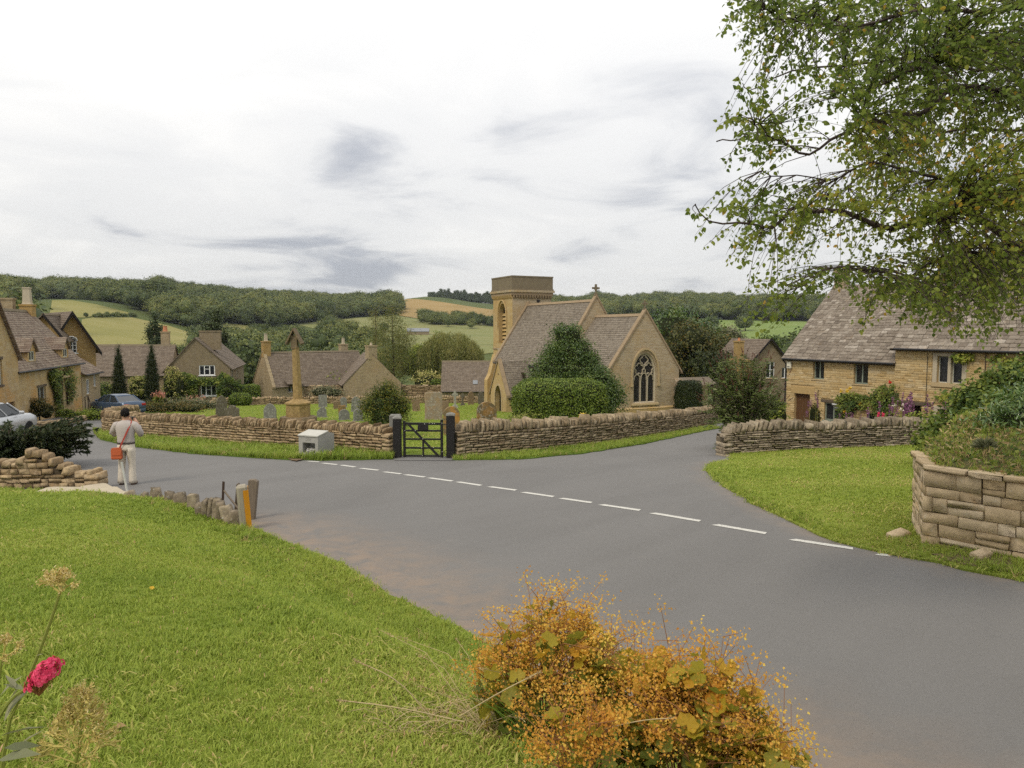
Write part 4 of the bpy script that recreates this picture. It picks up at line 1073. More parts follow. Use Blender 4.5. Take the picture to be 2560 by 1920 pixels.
def window(root, O, ux, u0, v0, u1, v1, fm, depth=0.10, lights=2, bars=(), fw=0.05, sill=None, lintel=None, name='window', proud=0.06, lm=None, glass=None):
 O, ux = Vector(O), Vector(ux); uz = Vector((0, 0, 1)); n = ux.cross(uz)
 def P(u, v, d): return O + ux * u + uz * v + n * d
 def bar(mb, ua, va, ub, vb, d0, d1):
  mb.prism([P(ua, va, d0), P(ub, va, d0), P(ub, vb, d0), P(ua, vb, d0)], n * (d1 - d0))
 mb = MB(); d0, d1 = -depth - 0.03, -depth + 0.02
 bar(mb, u0, v0, u0 + fw, v1, d0, d1); bar(mb, u1 - fw, v0, u1, v1, d0, d1)
 bar(mb, u0 + fw, v0, u1 - fw, v0 + fw, d0, d1); bar(mb, u0 + fw, v1 - fw, u1 - fw, v1, d0, d1)
 for k in range(1, lights):
  c = u0 + (u1 - u0) * k / lights; bar(mb, c - fw * .5, v0 + fw, c + fw * .5, v1 - fw, d0, d1 + .004)
 for b in bars:
  kind, pos = b[0], b[1]
  if kind == 'h':
   ua, ub = (b[2], b[3]) if len(b) > 2 else (0, 1)
   v = v0 + (v1 - v0) * pos; bar(mb, u0 + fw + (u1 - u0 - 2 * fw) * ua, v - fw * .3, u0 + fw + (u1 - u0 - 2 * fw) * ub, v + fw * .3, d0 + .01, d1 - .004)
  else:
   c = u0 + (u1 - u0) * pos; bar(mb, c - fw * .25, v0 + fw, c + fw * .25, v1 - fw, d0 + .01, d1 - .006)
 w = mb.build(name, fm, root, fix=True)
 mg = MB(); mg.poly([P(u0, v0, -depth - .012), P(u1, v0, -depth - .012), P(u1, v1, -depth - .012), P(u0, v1, -depth - .012)])
 mg.build('pane', glass or M['glass'], w)
 if sill:
  ms = MB(); e = 0.08; bar(ms, u0 - e, v0 - sill, u1 + e, v0, -depth, proud); ms.build('sill', lm or M['dressed'], w, bevel=.008)
 if lintel:
  ms = MB(); e = 0.14; bar(ms, u0 - e, v1, u1 + e, v1 + lintel, -.05, .025); ms.build('lintel', lm or M['dressed'], w, bevel=.008)
 return w
def door(root, O, ux, u0, v0, u1, v1, mat, depth=0.12, boards=5, handle=True, name='door'):
 O, ux = Vector(O), Vector(ux); uz = Vector((0, 0, 1)); n = ux.cross(uz)
 mb = MB()
 for k in range(boards):
  a = u0 + (u1 - u0) * k / boards + .004; b = u0 + (u1 - u0) * (k + 1) / boards - .004
  p = [O + ux * a + uz * v0 - n * depth, O + ux * b + uz * v0 - n * depth, O + ux * b + uz * v1 - n * depth, O + ux * a + uz * v1 - n * depth]
  if k == 0: d = mb
  mb.prism(p, -n * (0.04 + random.uniform(0, .008)))
 o = mb.build(name, mat, root, fix=True)
 if handle:
  mh = MB(); c = O + ux * (u1 - .1) + uz * (v0 + (v1 - v0) * .5) - n * (depth - .03); mh.box(c, (.03, .03, .14)); mh.build('handle', M['iron'], o)
 return o
def chimney(root, x, y, zb_, zt, w, d, mat, pots=1, pot_mat=None, pot_h=0.3, cap=0.05, pot_r=0.1, square=False, parent=None, name='chimney'):
 mb = MB(); mb.box2((x - w / 2, y - d / 2, zb_), (x + w / 2, y + d / 2, zt - .12))
 mb.box2((x - w / 2 - cap, y - d / 2 - cap, zt - .12), (x + w / 2 + cap, y + d / 2 + cap, zt))
 o = mb.build(name, mat, parent or root)
 if pots:
  for k in range(pots):
   mp = MB(); cx_ = x + (k - (pots - 1) / 2) * (w / pots)
   mp.lathe([(pot_r * 1.15, -.02), (pot_r * 1.1, .05), (pot_r, .08), (pot_r * .82, pot_h * .9), (pot_r * .95, pot_h * .92), (pot_r * .95, pot_h), (pot_r * .7, pot_h)], 4 if square else 10, (cx_, y, zt), rot0=math.pi / 4 if square else 0)
   mp.build('chimney_pot', pot_mat or M['clay'], o)
 return o
def gutter(root, x0, x1, y, z, r=0.055, name='gutter'):
 mb = MB(); mb.tube([(x0, y, z), ((x0 + x1) / 2, y, z - .02), (x1, y, z - .03)], r, 6); return mb.build(name, M['gutter'], root)
# ============================================================ church
CH = empty('church', (8.48, 47.1, 0), math.atan2(.438, .899), 'small stone church with square tower and pointed east window behind the round hedge', 'church')
ch_gable = 5.0
def tri_gable_wall(mb, xw, y, z0, ze, za, holes, face_dir):
 """gable wall in the plane y, facing -y (1) or +y"""
 if face_dir < 0: panel(mb, [(-xw, z0), (xw, z0), (xw, ze), (0, za), (-xw, ze)], holes, (0, y, 0), (1, 0, 0), (0, 0, 1), .28)
 else: panel(mb, [(-xw, z0), (xw, z0), (xw, ze), (0, za), (-xw, ze)], holes, (0, y, 0), (-1, 0, 0), (0, 0, 1), .28)
def church_roof_ns(root, xw, ze, zr, y0, y1, name, ov=.2, course=.15):
 mb = MB(); p = (zr - ze) / xw
 slope_courses(mb, (-xw - ov, y1, ze - ov * p), (-xw - ov, y0, ze - ov * p), (0, y0, zr), (0, y1, zr), course, .02)
 slope_courses(mb, (xw + ov, y0, ze - ov * p), (xw + ov, y1, ze - ov * p), (0, y1, zr), (0, y0, zr), course, .02)
 o = mb.build(name, M['church_roof'], root)
 mr = MB(); n = int((y1 - y0) / .5)
 for k in range(n):
  a = y0 + (y1 - y0) * k / n; b = a + (y1 - y0) / n * .985
  mr.prism([(-.16, a, zr - .12), (-.04, a, zr + .06), (.04, a, zr + .06), (.16, a, zr - .12)], (0, b - a, 0))
 mr.build('ridge_tiles', M['cope_brown'], o)
 return o
def gable_coping(root, xw, ze, za, y, th=.34, hgt=.16, mat=None, foot=.25, name='gable_coping'):
 """parapet stones up both slopes of a gable"""
 o = None; p = (za - ze) / xw
 for sgn in (-1, 1):
  n = 9
  for k in range(n):
   t0, t1 = k / n, (k + 1) / n - .004
   x0_, x1_ = -(xw + foot) * (1 - t0), -(xw + foot) * (1 - t1)
   z0_, z1_ = ze - foot * p + (za - ze + foot * p) * t0, ze - foot * p + (za - ze + foot * p) * t1
   mb = MB()
   mb.prism([(sgn * -x0_ if sgn > 0 else x0_, y, z0_ - .02), (sgn * -x1_ if sgn > 0 else x1_, y, z1_ - .02), (sgn * -x1_ if sgn > 0 else x1_, y, z1_ + hgt), (sgn * -x0_ if sgn > 0 else x0_, y, z0_ + hgt)], (0, th, 0))
   mb.build('coping_stone', mat or M['cope_brown'], root, fix=True)
# chancel: half width 2.7, y 0..5.8
CW, CE, CR = 2.7, 1.45, 5.0
ez0, ezs, eza = -.63, 1.05, 2.57
east_hole = arch_pts(-.86, .86, ez0, ezs, eza, 10)
mb = MB(); tri_gable_wall(mb, CW, 0, -3.2, CE + .05, CR + .18, [east_hole], -1)
mb.poly([(-CW, 5.8, -3.2), (-CW, 0, -3.2), (-CW, 0, CE), (-CW, 5.8, CE)]); mb.poly([(CW, 0, -3.2), (CW, 5.8, -3.2), (CW, 5.8, CE), (CW, 0, CE)])
mb.build('chancel_wall', M['church_stone'], CH)
church_roof_ns(CH, CW, CE, CR, .25, 5.85, 'chancel_roof')
gable_coping(CH, CW, CE + .05, CR + .2, -.06)
# plinth and string course below the east window
mb = MB(); mb.box2((-CW - .08, -.12, -3.2), (CW + .08, -.003, -1.0)); mb.prism([(-CW - .1, -.14, -1.0), (-CW - .1, 0.0, -1.0), (-CW - .1, 0.0, -.9)], (2 * CW + .2, 0, 0))
mb.build('plinth', M['ashlar'], CH, fix=True)
# buttress at the east corner
mb = MB()
mb.prism([(CW - .42, -.95, -3.2), (CW + .1, -.95, -3.2), (CW + .1, -.95, -.35), (CW - .42, -.95, -.35)], (0, .947, 0))
mb.build('buttress', M['church_stone'], CH, fix=True)
mb = MB(); mb.prism([(CW - .46, -1.0, -.35), (CW - .46, 0.0, -.35), (CW - .46, -0.0, .85), (CW - .46, -.18, .85)], (.6, 0, 0)); mb.prism([(CW - .5, -1.12, -1.55), (CW - .5, -.9, -1.55), (CW - .5, -.95, -1.1)], (.68, 0, 0))
mb.build('buttress_cap', M['gr_mottle'], CH, fix=True)
# window tracery
wr = empty('east_window'); wr.parent = CH
def offset_arch(d, z_extra=0): return arch_pts(-.86 - d, .86 + d, ez0 - z_extra, ezs, eza + d * 1.35, 10)
mb = MB()
inn, outn = arch_pts(-.78, .78, ez0 + .06, ezs, eza - .12, 10), arch_pts(-.86, .86, ez0, ezs, eza, 10)
for i in range(len(inn)):
 j = (i + 1) % len(inn)
 q = [(outn[i][0], .06, outn[i][1]), (outn[j][0], .06, outn[j][1]), (inn[j][0], .12, inn[j][1]), (inn[i][0], .12, inn[i][1])]
 mb.prism(q, (0, .12, 0))
mb.build('frame', M['dressed_pale'], wr, fix=True)
def band(mb, pts, w=.055, y0=.10, y1=.22, closed=False):
 pp = [Vector((p[0], 0, p[1])) for p in pts]
 n = len(pp)
 rng_ = range(n if closed else n - 1)
 for i in rng_:
  a, b = pp[i], pp[(i + 1) % n]; t = (b - a)
  if t.length < 1e-4: continue
  t.normalize(); s = Vector((t.z, 0, -t.x)) * w / 2; a2, b2 = a - t * .012, b + t * .012
  mb.prism([a2 + s + Vector((0, y0, 0)), b2 + s + Vector((0, y0, 0)), b2 - s + Vector((0, y0, 0)), a2 - s + Vector((0, y0, 0))], (0, y1 - y0, 0))
for c in (-.27, .27):
 mb = MB(); band(mb, [(c, ez0 + .03), (c, ezs - .08)], .085); mb.build('mullion', M['dressed_pale'], wr, fix=True)
mb = MB()
for c, w in ((-.525, .47), (0, .46), (.525, .47)):
 pts = [(c - w / 2, ezs - .25)]
 for k in range(9):
  t = k / 8; pts.append((c - w / 2 * math.cos(math.pi * t) * (1 - .0), ezs - .22 + .34 * math.sin(math.pi * t) ** .8 * (1.0 if c else 1.25)))
 pts.append((c + w / 2, ezs - .25)); band(mb, pts, .05)
def quatrefoil(cx, cz, r, lobes=4, rot=0):
 pts = []
 for k in range(lobes * 8):
  a = 2 * math.pi * k / (lobes * 8) + rot; rr = r * (.72 + .28 * abs(math.cos((a - rot) * lobes / 2)))
  pts.append((cx + rr * math.cos(a), cz + rr * math.sin(a)))
 return pts
for cx_, cz_, r_, lb in ((-.37, 1.53, .37, 5), (.37, 1.53, .37, 5), (0, 2.08, .31, 4)):
 band(mb, quatrefoil(cx_, cz_, r_, lb, math.pi / 2), .055, closed=True)
mb.build('tracery', M['dressed_pale'], wr, fix=True)
mb = MB(); mb.poly([(p[0], .20, p[1]) for p in inn]); mb.build('pane', M['leaded'], wr)
# hood mould and sill
mb = MB(); o1, o2 = arch_pts(-1.0, 1.0, ezs - .5, ezs, eza + .17, 10)[1:], arch_pts(-1.1, 1.1, ezs - .5, ezs, eza + .28, 10)[1:]
o1 = o1 + [(-1.0, ezs - .5)]; o2 = o2 + [(-1.1, ezs - .5)]
for i in range(len(o1) - 1):
 q = [(o1[i][0], -.09, o1[i][1]), (o1[i + 1][0], -.09, o1[i + 1][1]), (o2[i + 1][0], -.09, o2[i + 1][1]), (o2[i][0], -.09, o2[i][1])]
 mb.prism(q, (0, .10, 0))
for sx in (-1, 1): mb.box((sx * 1.05, -.06, ezs - .56), (.17, .13, .14))
mb.build('hood_mould', M['dressed'], wr, fix=True)
mb = MB(); mb.prism([(-1.05, -.10, ez0 - .16), (-1.05, .1, ez0 - .16), (-1.05, .1, ez0 + .02), (-1.05, -.08, ez0 - .06)], (2.1, 0, 0)); mb.build('sill', M['dressed'], wr, fix=True)
def stone_cross(root, x, y, z, s=1.0, mat=None, name='finial_cross'):
 mb = MB(); mb.box((x, y, z + .09 * s), (.24 * s, .24 * s, .2 * s)); mb.box((x, y, z + .5 * s), (.11 * s, .11 * s, .75 * s)); mb.box((x, y, z + .62 * s), (.62 * s, .1 * s, .12 * s))
 for dx, dz in ((-.28, .62), (.28, .62), (0, .88)):
  mb.box((x + dx * s, y, z + dz * s), (.17 * s, .13 * s, .17 * s))
 mb.lathe([(.12 * s, -.05 * s), (.19 * s, -.03 * s), (.19 * s, .03 * s), (.12 * s, .05 * s)], 12, (x, y, z + .62 * s), 'y')
 return mb.build(name, mat or M['dressed_dark'], root, fix=True)
stone_cross(CH, 0, .12, CR + .3, .6)
# nave: half width 2.95, y 5.8..16.4
NW, NE, NR = 2.95, 1.75, 6.12
mb = MB(); tri_gable_wall(mb, NW, 5.8, -3.4, NE, NR + .2, [], -1)
nave_holes = [arch_pts(1.0, 1.7, -.6, .5, 1.2, 5), arch_pts(8.6, 9.3, -.6, .5, 1.2, 5)]
panel(mb, rect(0, -3.6, 10.6, NE), nave_holes, (-NW, 16.4, 0), (0, -1, 0), (0, 0, 1), .25)
mb.poly([(NW, 5.8, -3.6), (NW, 16.4, -3.6), (NW, 16.4, NE), (NW, 5.8, NE)])
tri_gable_wall(mb, NW, 16.4, -3.6, NE, NR + .2, [], 1)
mb.build('nave_wall', M['church_stone'], CH)
for h in nave_holes:
 mg = MB(); mg.poly([(-NW + .22, 16.4 - p[0], p[1]) for p in h]); mg.build('window_pane', M['leaded'], CH)
church_roof_ns(CH, NW, NE, NR, 6.0, 16.2, 'nave_roof')
gable_coping(CH, NW, NE, NR + .22, 5.74); gable_coping(CH, NW, NE, NR + .12, 16.1, th=.36)
stone_cross(CH, 0, 5.9, NR + .32, .8)
mb = MB(); mb.tube([(-NW - .24, 16.3, NE - .42), (-NW - .24, 5.9, NE - .45)], .06, 6); mb.build('gutter', M['gutter'], CH)
# tower 3.7 square, y 16.4..20.1
TX, TY0, TY1, TZ = 1.82, 16.4, 20.2, 8.45
CH_MAIN = CH; CH = empty('tower'); CH.parent = CH_MAIN; CH.location = (.42, 0, 0)
mb = MB()
bell = arch_pts(1.1, 2.6, 2.9, 5.0, 6.25, 8); slits = [rect(1.5, 1.0, 1.68, 2.1), rect(2.35, 1.0, 2.53, 2.1)]
panel(mb, rect(0, -3.8, TY1 - TY0, 6.9), [bell] + slits, (-TX, TY1, 0), (0, -1, 0), (0, 0, 1), .42)
mb.build('tower_south_wall', M['ashlar'], CH)
mb = MB()
mb.poly([(-TX, TY0, -3.8), (TX, TY0, -3.8), (TX, TY0, 6.9), (-TX, TY0, 6.9)])
mb.poly([(TX, TY0, -3.8), (TX, TY1, -3.8), (TX, TY1, 6.9), (TX, TY0, 6.9)]); mb.poly([(TX, TY1, -3.8), (-TX, TY1, -3.8), (-TX, TY1, 6.9), (TX, TY1, 6.9)])
mb.build('tower_wall', M['church_stone'], CH)
tw = empty('belfry_window'); tw.parent = CH
mb = MB()
for k in range(9):
 z = 2.95 + k * .32
 if z > 5.4: break
 mb.prism([(-TX + .30, TY1 - 1.12, z), (-TX + .44, TY1 - 1.12, z + .22), (-TX + .46, TY1 - 1.12, z + .20), (-TX + .32, TY1 - 1.12, z - .02)], (0, -1.46, 0))
mb.build('louvre', M['ashlar'], tw, fix=True)
mb = MB(); mb.poly([(-TX + .46, TY1 - p[0], p[1]) for p in bell]); mb.build('shade_board', M['dark_door'], tw)
mb = MB(); ww = [(-TX - .05, TY1 - u, v) for u, v in arch_pts(.98, 2.72, 4.2, 5.0, 6.5, 8)[1:] + [(.98, 4.2)]]
for a, b in zip(ww[:-1], ww[1:]): mb.tube([a, b], .07, 5)
mb.build('hood_mould', M['ashlar'], tw)
mb = MB(); mb.prism([(-TX + .4, TY1 - 1.0, 2.75), (-TX - .06, TY1 - 1.0, 2.42), (-TX - .06, TY1 - 1.0, 2.3), (-TX + .4, TY1 - 1.0, 2.3)], (0, -1.7, 0)); mb.build('sloping_sill', M['dressed_pale'], tw, fix=True)
def ring_course(x, y0, y1, z0, z1, e, mat, name):
 mb = MB(); mb.prism([(-x - e, y0 - e, z0), (x + e, y0 - e, z0), (x + e, y1 + e, z0), (-x - e, y1 + e, z0)], (0, 0, z1 - z0)); return mb.build(name, mat, CH, fix=True)
ring_course(TX, TY0, TY1, 6.88, 7.12, .13, M['cope_brown'], 'cornice')
ring_course(TX, TY0, TY1, 7.12, 7.30, .22, M['church_stone'], 'cornice')
ring_course(TX, TY0, TY1, 7.30, 7.42, .15, M['dressed_dark'], 'parapet_course')
ring_course(TX, TY0, TY1, 7.42, 8.36, .10, M['dressed_dark'], 'parapet')
ring_course(TX, TY0, TY1, 8.36, 8.47, .13, M['dressed_dark'], 'parapet_cap')
ring_course(TX, TY0, TY1, 2.32, 2.46, .05, M['cope_brown'], 'string_course')
ring_course(TX, TY0, TY1, .3, .42, .05, M['cope_brown'], 'string_course')
# corbel table
for k in range(14):
 yy = TY0 + .08 + (TY1 - TY0 - .16) * k / 13
 mb = MB(); mb.prism([(-TX - .19, yy - .07, 6.89), (-TX + .02, yy - .07, 6.89), (-TX + .02, yy - .07, 6.55), (-TX - .12, yy - .07, 6.68)], (0, .14, 0)); mb.build('corbel', M['ashlar'], CH, fix=True)
for k in range(15):
 xx = -TX + .08 + (2 * TX - .16) * k / 14
 mb = MB(); mb.prism([(xx - .07, TY0 - .19, 6.89), (xx - .07, TY0 + .02, 6.89), (xx - .07, TY0 + .02, 6.55), (xx - .07, TY0 - .12, 6.68)], (.14, 0, 0)); mb.build('corbel', M['cope_brown'], CH, fix=True)
mb = MB(); mb.tube([(.55, TY0 - .07, 5.4), (.55, TY0 - .07, 6.4)], .05, 6); mb.box((.55, TY0 - .1, 6.45), (.22, .18, .16)); mb.build('downpipe', M['gutter'], CH)
# tower buttress, south west
mb = MB(); mb.prism([(-TX - .9, TY1 - .7, -3.6), (-TX - .003, TY1 - .7, -3.6), (-TX - .003, TY1 - .7, 1.9), (-TX - .12, TY1 - .7, 1.9), (-TX - .6, TY1 - .7, .2), (-TX - .9, TY1 - .7, -.3)], (0, .65, 0)); mb.build('buttress', M['ashlar'], CH, fix=True)
CH = CH_MAIN
# porch: x -5.57..-2.95, y 9.72..12.8
PX0, PY0, PY1, PE, PR = -5.5, 9.0, 11.7, -.55, 1.72
pc = (PY0 + PY1) / 2; pw = (PY1 - PY0) / 2
mb = MB()
arch = arch_pts(pw - .55, pw + .55, -2.6, -1.1, -.05, 8)
panel(mb, [(0, -3.4), (2 * pw, -3.4), (2 * pw, PE), (pw, PR), (0, PE)], [arch, quatrefoil(pw, .75, .11, 3, .5)], (PX0, PY1, 0), (0, -1, 0), (0, 0, 1), .35)
panel(mb, rect(0, -3.4, -NW - PX0, PE), [], (PX0, PY0, 0), (1, 0, 0), (0, 0, 1))
mb.poly([(-NW, PY1, -3.4), (PX0, PY1, -3.4), (PX0, PY1, PE), (-NW, PY1, PE)])
mb.build('porch_wall', M['ashlar'], CH)
mb = MB(); mb.poly([(PX0 + 1.6, PY1 - .1, -3.4), (PX0 + 1.6, PY0 + .1, -3.4), (PX0 + 1.6, PY0 + .1, .9), (PX0 + 1.6, PY1 - .1, .9)]); mb.build('inner_door', M['dark_door'], CH)
mb = MB(); p_ = (PR - PE) / pw
slope_courses(mb, (PX0 + .1, PY0 - .15, PE - .15 * p_), (-NW, PY0 - .15, PE - .15 * p_), (-NW, pc, PR), (PX0 + .1, pc, PR), .15)
slope_courses(mb, (-NW, PY1 + .15, PE - .15 * p_), (PX0 + .1, PY1 + .15, PE - .15 * p_), (PX0 + .1, pc, PR), (-NW, pc, PR), .15)
mb.build('porch_roof', M['church_roof'], CH)
for sg in (-1, 1):
 for k in range(6):
  t0, t1 = k / 6, (k + 1) / 6 - .005; ya = pc + sg * (pw + .2) * (1 - t0); yb_ = pc + sg * (pw + .2) * (1 - t1); za = PE - .28 + (PR + .33 - PE) * t0; zb2 = PE - .28 + (PR + .33 - PE) * t1
  mb = MB(); mb.prism([(PX0 - .06, ya, za), (PX0 - .06, yb_, zb2), (PX0 - .06, yb_, zb2 + .17), (PX0 - .06, ya, za + .17)], (.3, 0, 0)); mb.build('coping_stone', M['cope_brown'], CH, fix=True)
mb = MB(); ai, ao = arch_pts(pw - .55, pw + .55, -2.6, -1.1, -.05, 8)[1:] + [(pw - .55, -2.6)], arch_pts(pw - .68, pw + .68, -2.6, -1.1, .12, 8)[1:] + [(pw - .68, -2.6)]
for i in range(len(ai) - 1):
 q = [(PX0 - .05, PY1 - ai[i][0], ai[i][1]), (PX0 - .05, PY1 - ai[i + 1][0], ai[i + 1][1]), (PX0 - .05, PY1 - ao[i + 1][0], ao[i + 1][1]), (PX0 - .05, PY1 - ao[i][0], ao[i][1])]
 mb.prism(q, (.09, 0, 0))
mb.build('door_arch', M['dressed'], CH, fix=True)
mb = MB(); mb.tube([(PX0 + .1, PY0 - .22, PE - .38), (-NW, PY0 - .22, PE - .40)], .05, 6); mb.build('gutter', M['gutter'], CH)
# ============================================================ right-hand cottages (two, joined)
RD = Vector((.52, -.854)).normalized()                    # along the fronts, towards the camera's right
RZ = math.atan2(RD.y, RD.x)
C1 = (14.9, 40.0)
cz1 = plane_z(38.5)
LW1 = 6.15
def stone_face(root, O, ux, L, z0, z1, holes, limit, thick=.05, course=.10, slen=(.18, .5), name='stone'):
 """coursed stones over a wall face (local frame), leaving the openings"""
 O, ux = Vector(O), Vector(ux); n = ux.cross(Vector((0, 0, 1))); a = math.atan2(ux.y, ux.x)
 pc_ = Pieces(name, BLOCK_V, M['cottage_block'], root, limit, 'small_stones')
 z = z0
 while z < z1:
  hh = min(course * random.uniform(.8, 1.45), z1 - z)
  if hh < .04: break
  s = 0.0
  k = 0
  while s < L:
   w = random.uniform(*slen)
   if s == 0.0: w = random.choice((.28, .5))
   e = min(s + w, L)
   segs = [(s, e)]
   for (h0, v0, h1, v1) in holes:
    if z + hh > v0 + .01 and z < v1 - .01:
     ns = []
     for a0, b0_ in segs:
      if b0_ <= h0 or a0 >= h1: ns.append((a0, b0_))
      else:
       if h0 - a0 > .03: ns.append((a0, h0))
       if b0_ - h1 > .03: ns.append((h1, b0_))
     segs = ns
   for a0, b0_ in segs:
    if b0_ - a0 < .03: continue
    c = O + ux * ((a0 + b0_) / 2) + n * (thick * .5 - .02 + random.gauss(0, .005)); c.z = z + hh / 2
    pc_.add(TRS(c, (random.gauss(0, .008), random.gauss(0, .008), a), ((b0_ - a0) * .985, thick, hh * .95)), min(1, max(0, random.betavariate(2.2, 2.2))))
   s = e
  z += hh
 pc_.build()
def slate_slope(root, a, b, c, d, limit, big=.24, small=.13, name='slate'):
 """individually laid stone slates, larger at the eave; plus the boarding under them"""
 a, b, c, d = map(Vector, (a, b, c, d)); ux = (b - a).normalized(); up = (d - a); up = (up - ux * up.dot(ux)).normalized(); n = ux.cross(up)
 Rm = Matrix((ux, up, n)).transposed()
 Ls = (d - a).dot(up)
 pc_ = Pieces(name, SLAB_V, M['slate_piece'], root, limit, 'small_slates')
 v = 0.0
 while v < Ls - .02:
  t = v / Ls; course = big * (1 - t) + small * t
  u0 = (d - a).dot(ux) * t; u1 = (b - a).length + ((c - b).dot(ux)) * t
  s = u0 - random.uniform(0, .2)
  sag = .02 * math.sin(v * 3)
  while s < u1:
   w = random.uniform(.75, 1.6) * course * 1.25; e = min(s + w, u1 + .02); s0 = max(s, u0 - .02)
   if e - s0 > .04:
    hgt = course * 1.75
    cpos = a + ux * ((s0 + e) / 2) + up * (v + hgt / 2 - random.uniform(0, .02)) + n * (.045 + random.gauss(0, .004) + .035 * math.sin(((s0 + e) / 2) * 1.1 + 2) * math.sin(t * 3.1))
    Rt = Rm @ Euler((-.07 + random.gauss(0, .012), random.gauss(0, .012), random.gauss(0, .015))).to_matrix()
    pc_.add(TRS(cpos, Rt, ((e - s0) * .985, hgt, .028)), min(1, max(0, random.betavariate(2, 2.4))))
   s = s + w
  v += course
 pc_.build()
 mb = MB(); mb.poly([a, b, c, d]); q = [p - n * .08 for p in (a, b, c, d)]
 mb.poly(q[::-1]); mb.poly([q[0], q[1], b, a]); mb.poly([q[1], q[2], c, b]); mb.poly([q[3], q[0], a, d])
 mb.build('roof_boards', M['roof_core'], root)
cot = empty('cottage', (C1[0], C1[1], 0), RZ, 'low ochre stone cottage with slate roof, plank door and roses, beside the purple spiked bush', 'cottage')
zf1, zr1, DP = 2.62, 6.36, 7.6
yr = 3.9
# openings: (u0, v0, u1, v1) along the front
ho = {'door': (.52, cz1 - .1, 1.48, .62), 'w1': (1.62, 1.45, 2.28, 2.42), 'w2': (3.95, 1.35, 4.72, 2.36), 'w3': (2.35, -.62, 3.35, .28), 'w4': (4.72, -1.1, 5.14, -.02)}
mb = MB()
panel(mb, rect(0, cz1 - .6, LW1, zf1), [rect(h[0], h[1], h[2], h[3]) for h in ho.values()], (0, 0, 0), (1, 0, 0), (0, 0, 1), .3)
mb.poly([(0, 0, cz1 - .6), (0, 0, zf1), (0, yr, zr1), (0, DP, zf1), (0, DP, cz1 - .6)])
mb.poly([(LW1, DP, cz1 - .6), (0, DP, cz1 - .6), (0, DP, zf1), (LW1, DP, zf1)])
mb.build('wall', M['cottage_core'], cot)
stone_face(cot, (0, 0, 0), (1, 0, 0), LW1, cz1 - .15, zf1, list(ho.values()) + [(.3, .62, 1.75, 1.0), (2.15, .28, 3.6, .44)], 280)
mb = MB(); mb.box2((.3, -.045, .622), (1.75, .03, .998)); mb.build('door_lintel', M['cottage_block'], cot, bevel=.01).color = (.1, 0, 0, 1)
mb = MB(); mb.box2((2.15, -.04, .282), (3.6, .03, .438)); mb.build('window_lintel', M['lintel_wood'], cot, bevel=.01)
O0, U0 = Vector((0, 0, 0)), Vector((1, 0, 0))
door(cot, O0, U0, .52, cz1 - .1, 1.48, .62, M['door_wood'], .16, 6)
window(cot, O0, U0, 1.62, 1.45, 2.28, 2.42, M['frame_green'], .14, 2, sill=.07, fw=.06, lm=M['dressed'])
window(cot, O0, U0, 3.95, 1.35, 4.72, 2.36, M['frame_green'], .14, 2, sill=.07, fw=.06, lm=M['dressed'])
w3 = window(cot, O0, U0, 2.35, -.62, 3.35, .28, M['frame_green'], .10, 2, fw=.06, bars=(('h', .68, .5, 1),), sill=.06, lm=M['frame_green'])
mb = MB(); Mo = Matrix.Translation((2.86, -.12, .25)) @ Euler((R(48), 0, 0)).to_matrix().to_4x4()
for x0_, x1_, z0_, z1_ in ((0, .45, 0, -.05), (0, .45, -.27, -.32), (0, .05, -.05, -.27), (.40, .45, -.05, -.27)): mb.box(((x0_ + x1_) / 2, 0, (z0_ + z1_) / 2), (x1_ - x0_, .04, abs(z1_ - z0_)), M=Mo)
cas = mb.build('open_fanlight', M['frame_white'], w3, fix=True)
mb = MB(); mb.box((.225, 0, -.16), (.36, .008, .23), M=Mo); mb.build('pane', M['frame_pale'], cas)
window(cot, O0, U0, 4.72, -1.1, 5.14, -.02, M['frame_green'], .12, 1, fw=.06, bars=(('h', .68),), name='glazed_door')
rf = empty('roof'); rf.parent = cot
slate_slope(rf, (-.18, -.24, zf1 - .20), (LW1 + .02, -.24, zf1 - .24), (LW1 + .02, yr, zr1), (-.10, yr, zr1), 290)
mb = MB(); slope_courses(mb, (LW1, DP + .2, zf1 - .2), (-.18, DP + .2, zf1 - .2), (-.1, yr, zr1), (LW1, yr, zr1), .3); mb.build('rear_slope', M['roof_far'], rf)
mr = MB()
for k in range(13): mr.prism([(-.1 + k * .48, yr - .16, zr1 - .1), (-.1 + k * .48, yr + .16, zr1 - .1), (-.1 + k * .48, yr + .05, zr1 + .09), (-.1 + k * .48, yr - .05, zr1 + .09)], (.47, 0, 0))
mr.build('ridge_tiles', M['slate_piece'], rf).color = (.3, 0, 0, 1)
gutter(cot, -.12, LW1, -.30, zf1 - .17)
mb = MB(); mb.tube([(-.1, -.28, zf1 - .2), (-.06, -.05, zf1 - .45), (-.06, -.05, cz1)], .045, 6); mb.build('downpipe', M['gutter'], cot)
mb = MB(); mb.tube([(2.0, -.09, .0), (2.0, -.09, .9)], .018, 5); mb.build('cable', M['iron'], cot)
chimney(cot, .35, yr + .1, zr1 - .8, zr1 + .95, .6, .55, M['buff_stone'], 0)
al = empty('alarm_box'); al.parent = cot
mb = MB(); mb.box((.21, -.12, 2.12), (.26, .12, .36)); mb.build('case', M['plastic_white'], al, bevel=.02)
mb = MB(); mb.box((.21, -.184, 2.03), (.15, .004, .05)); mb.build('print_band', M['ink'], al)
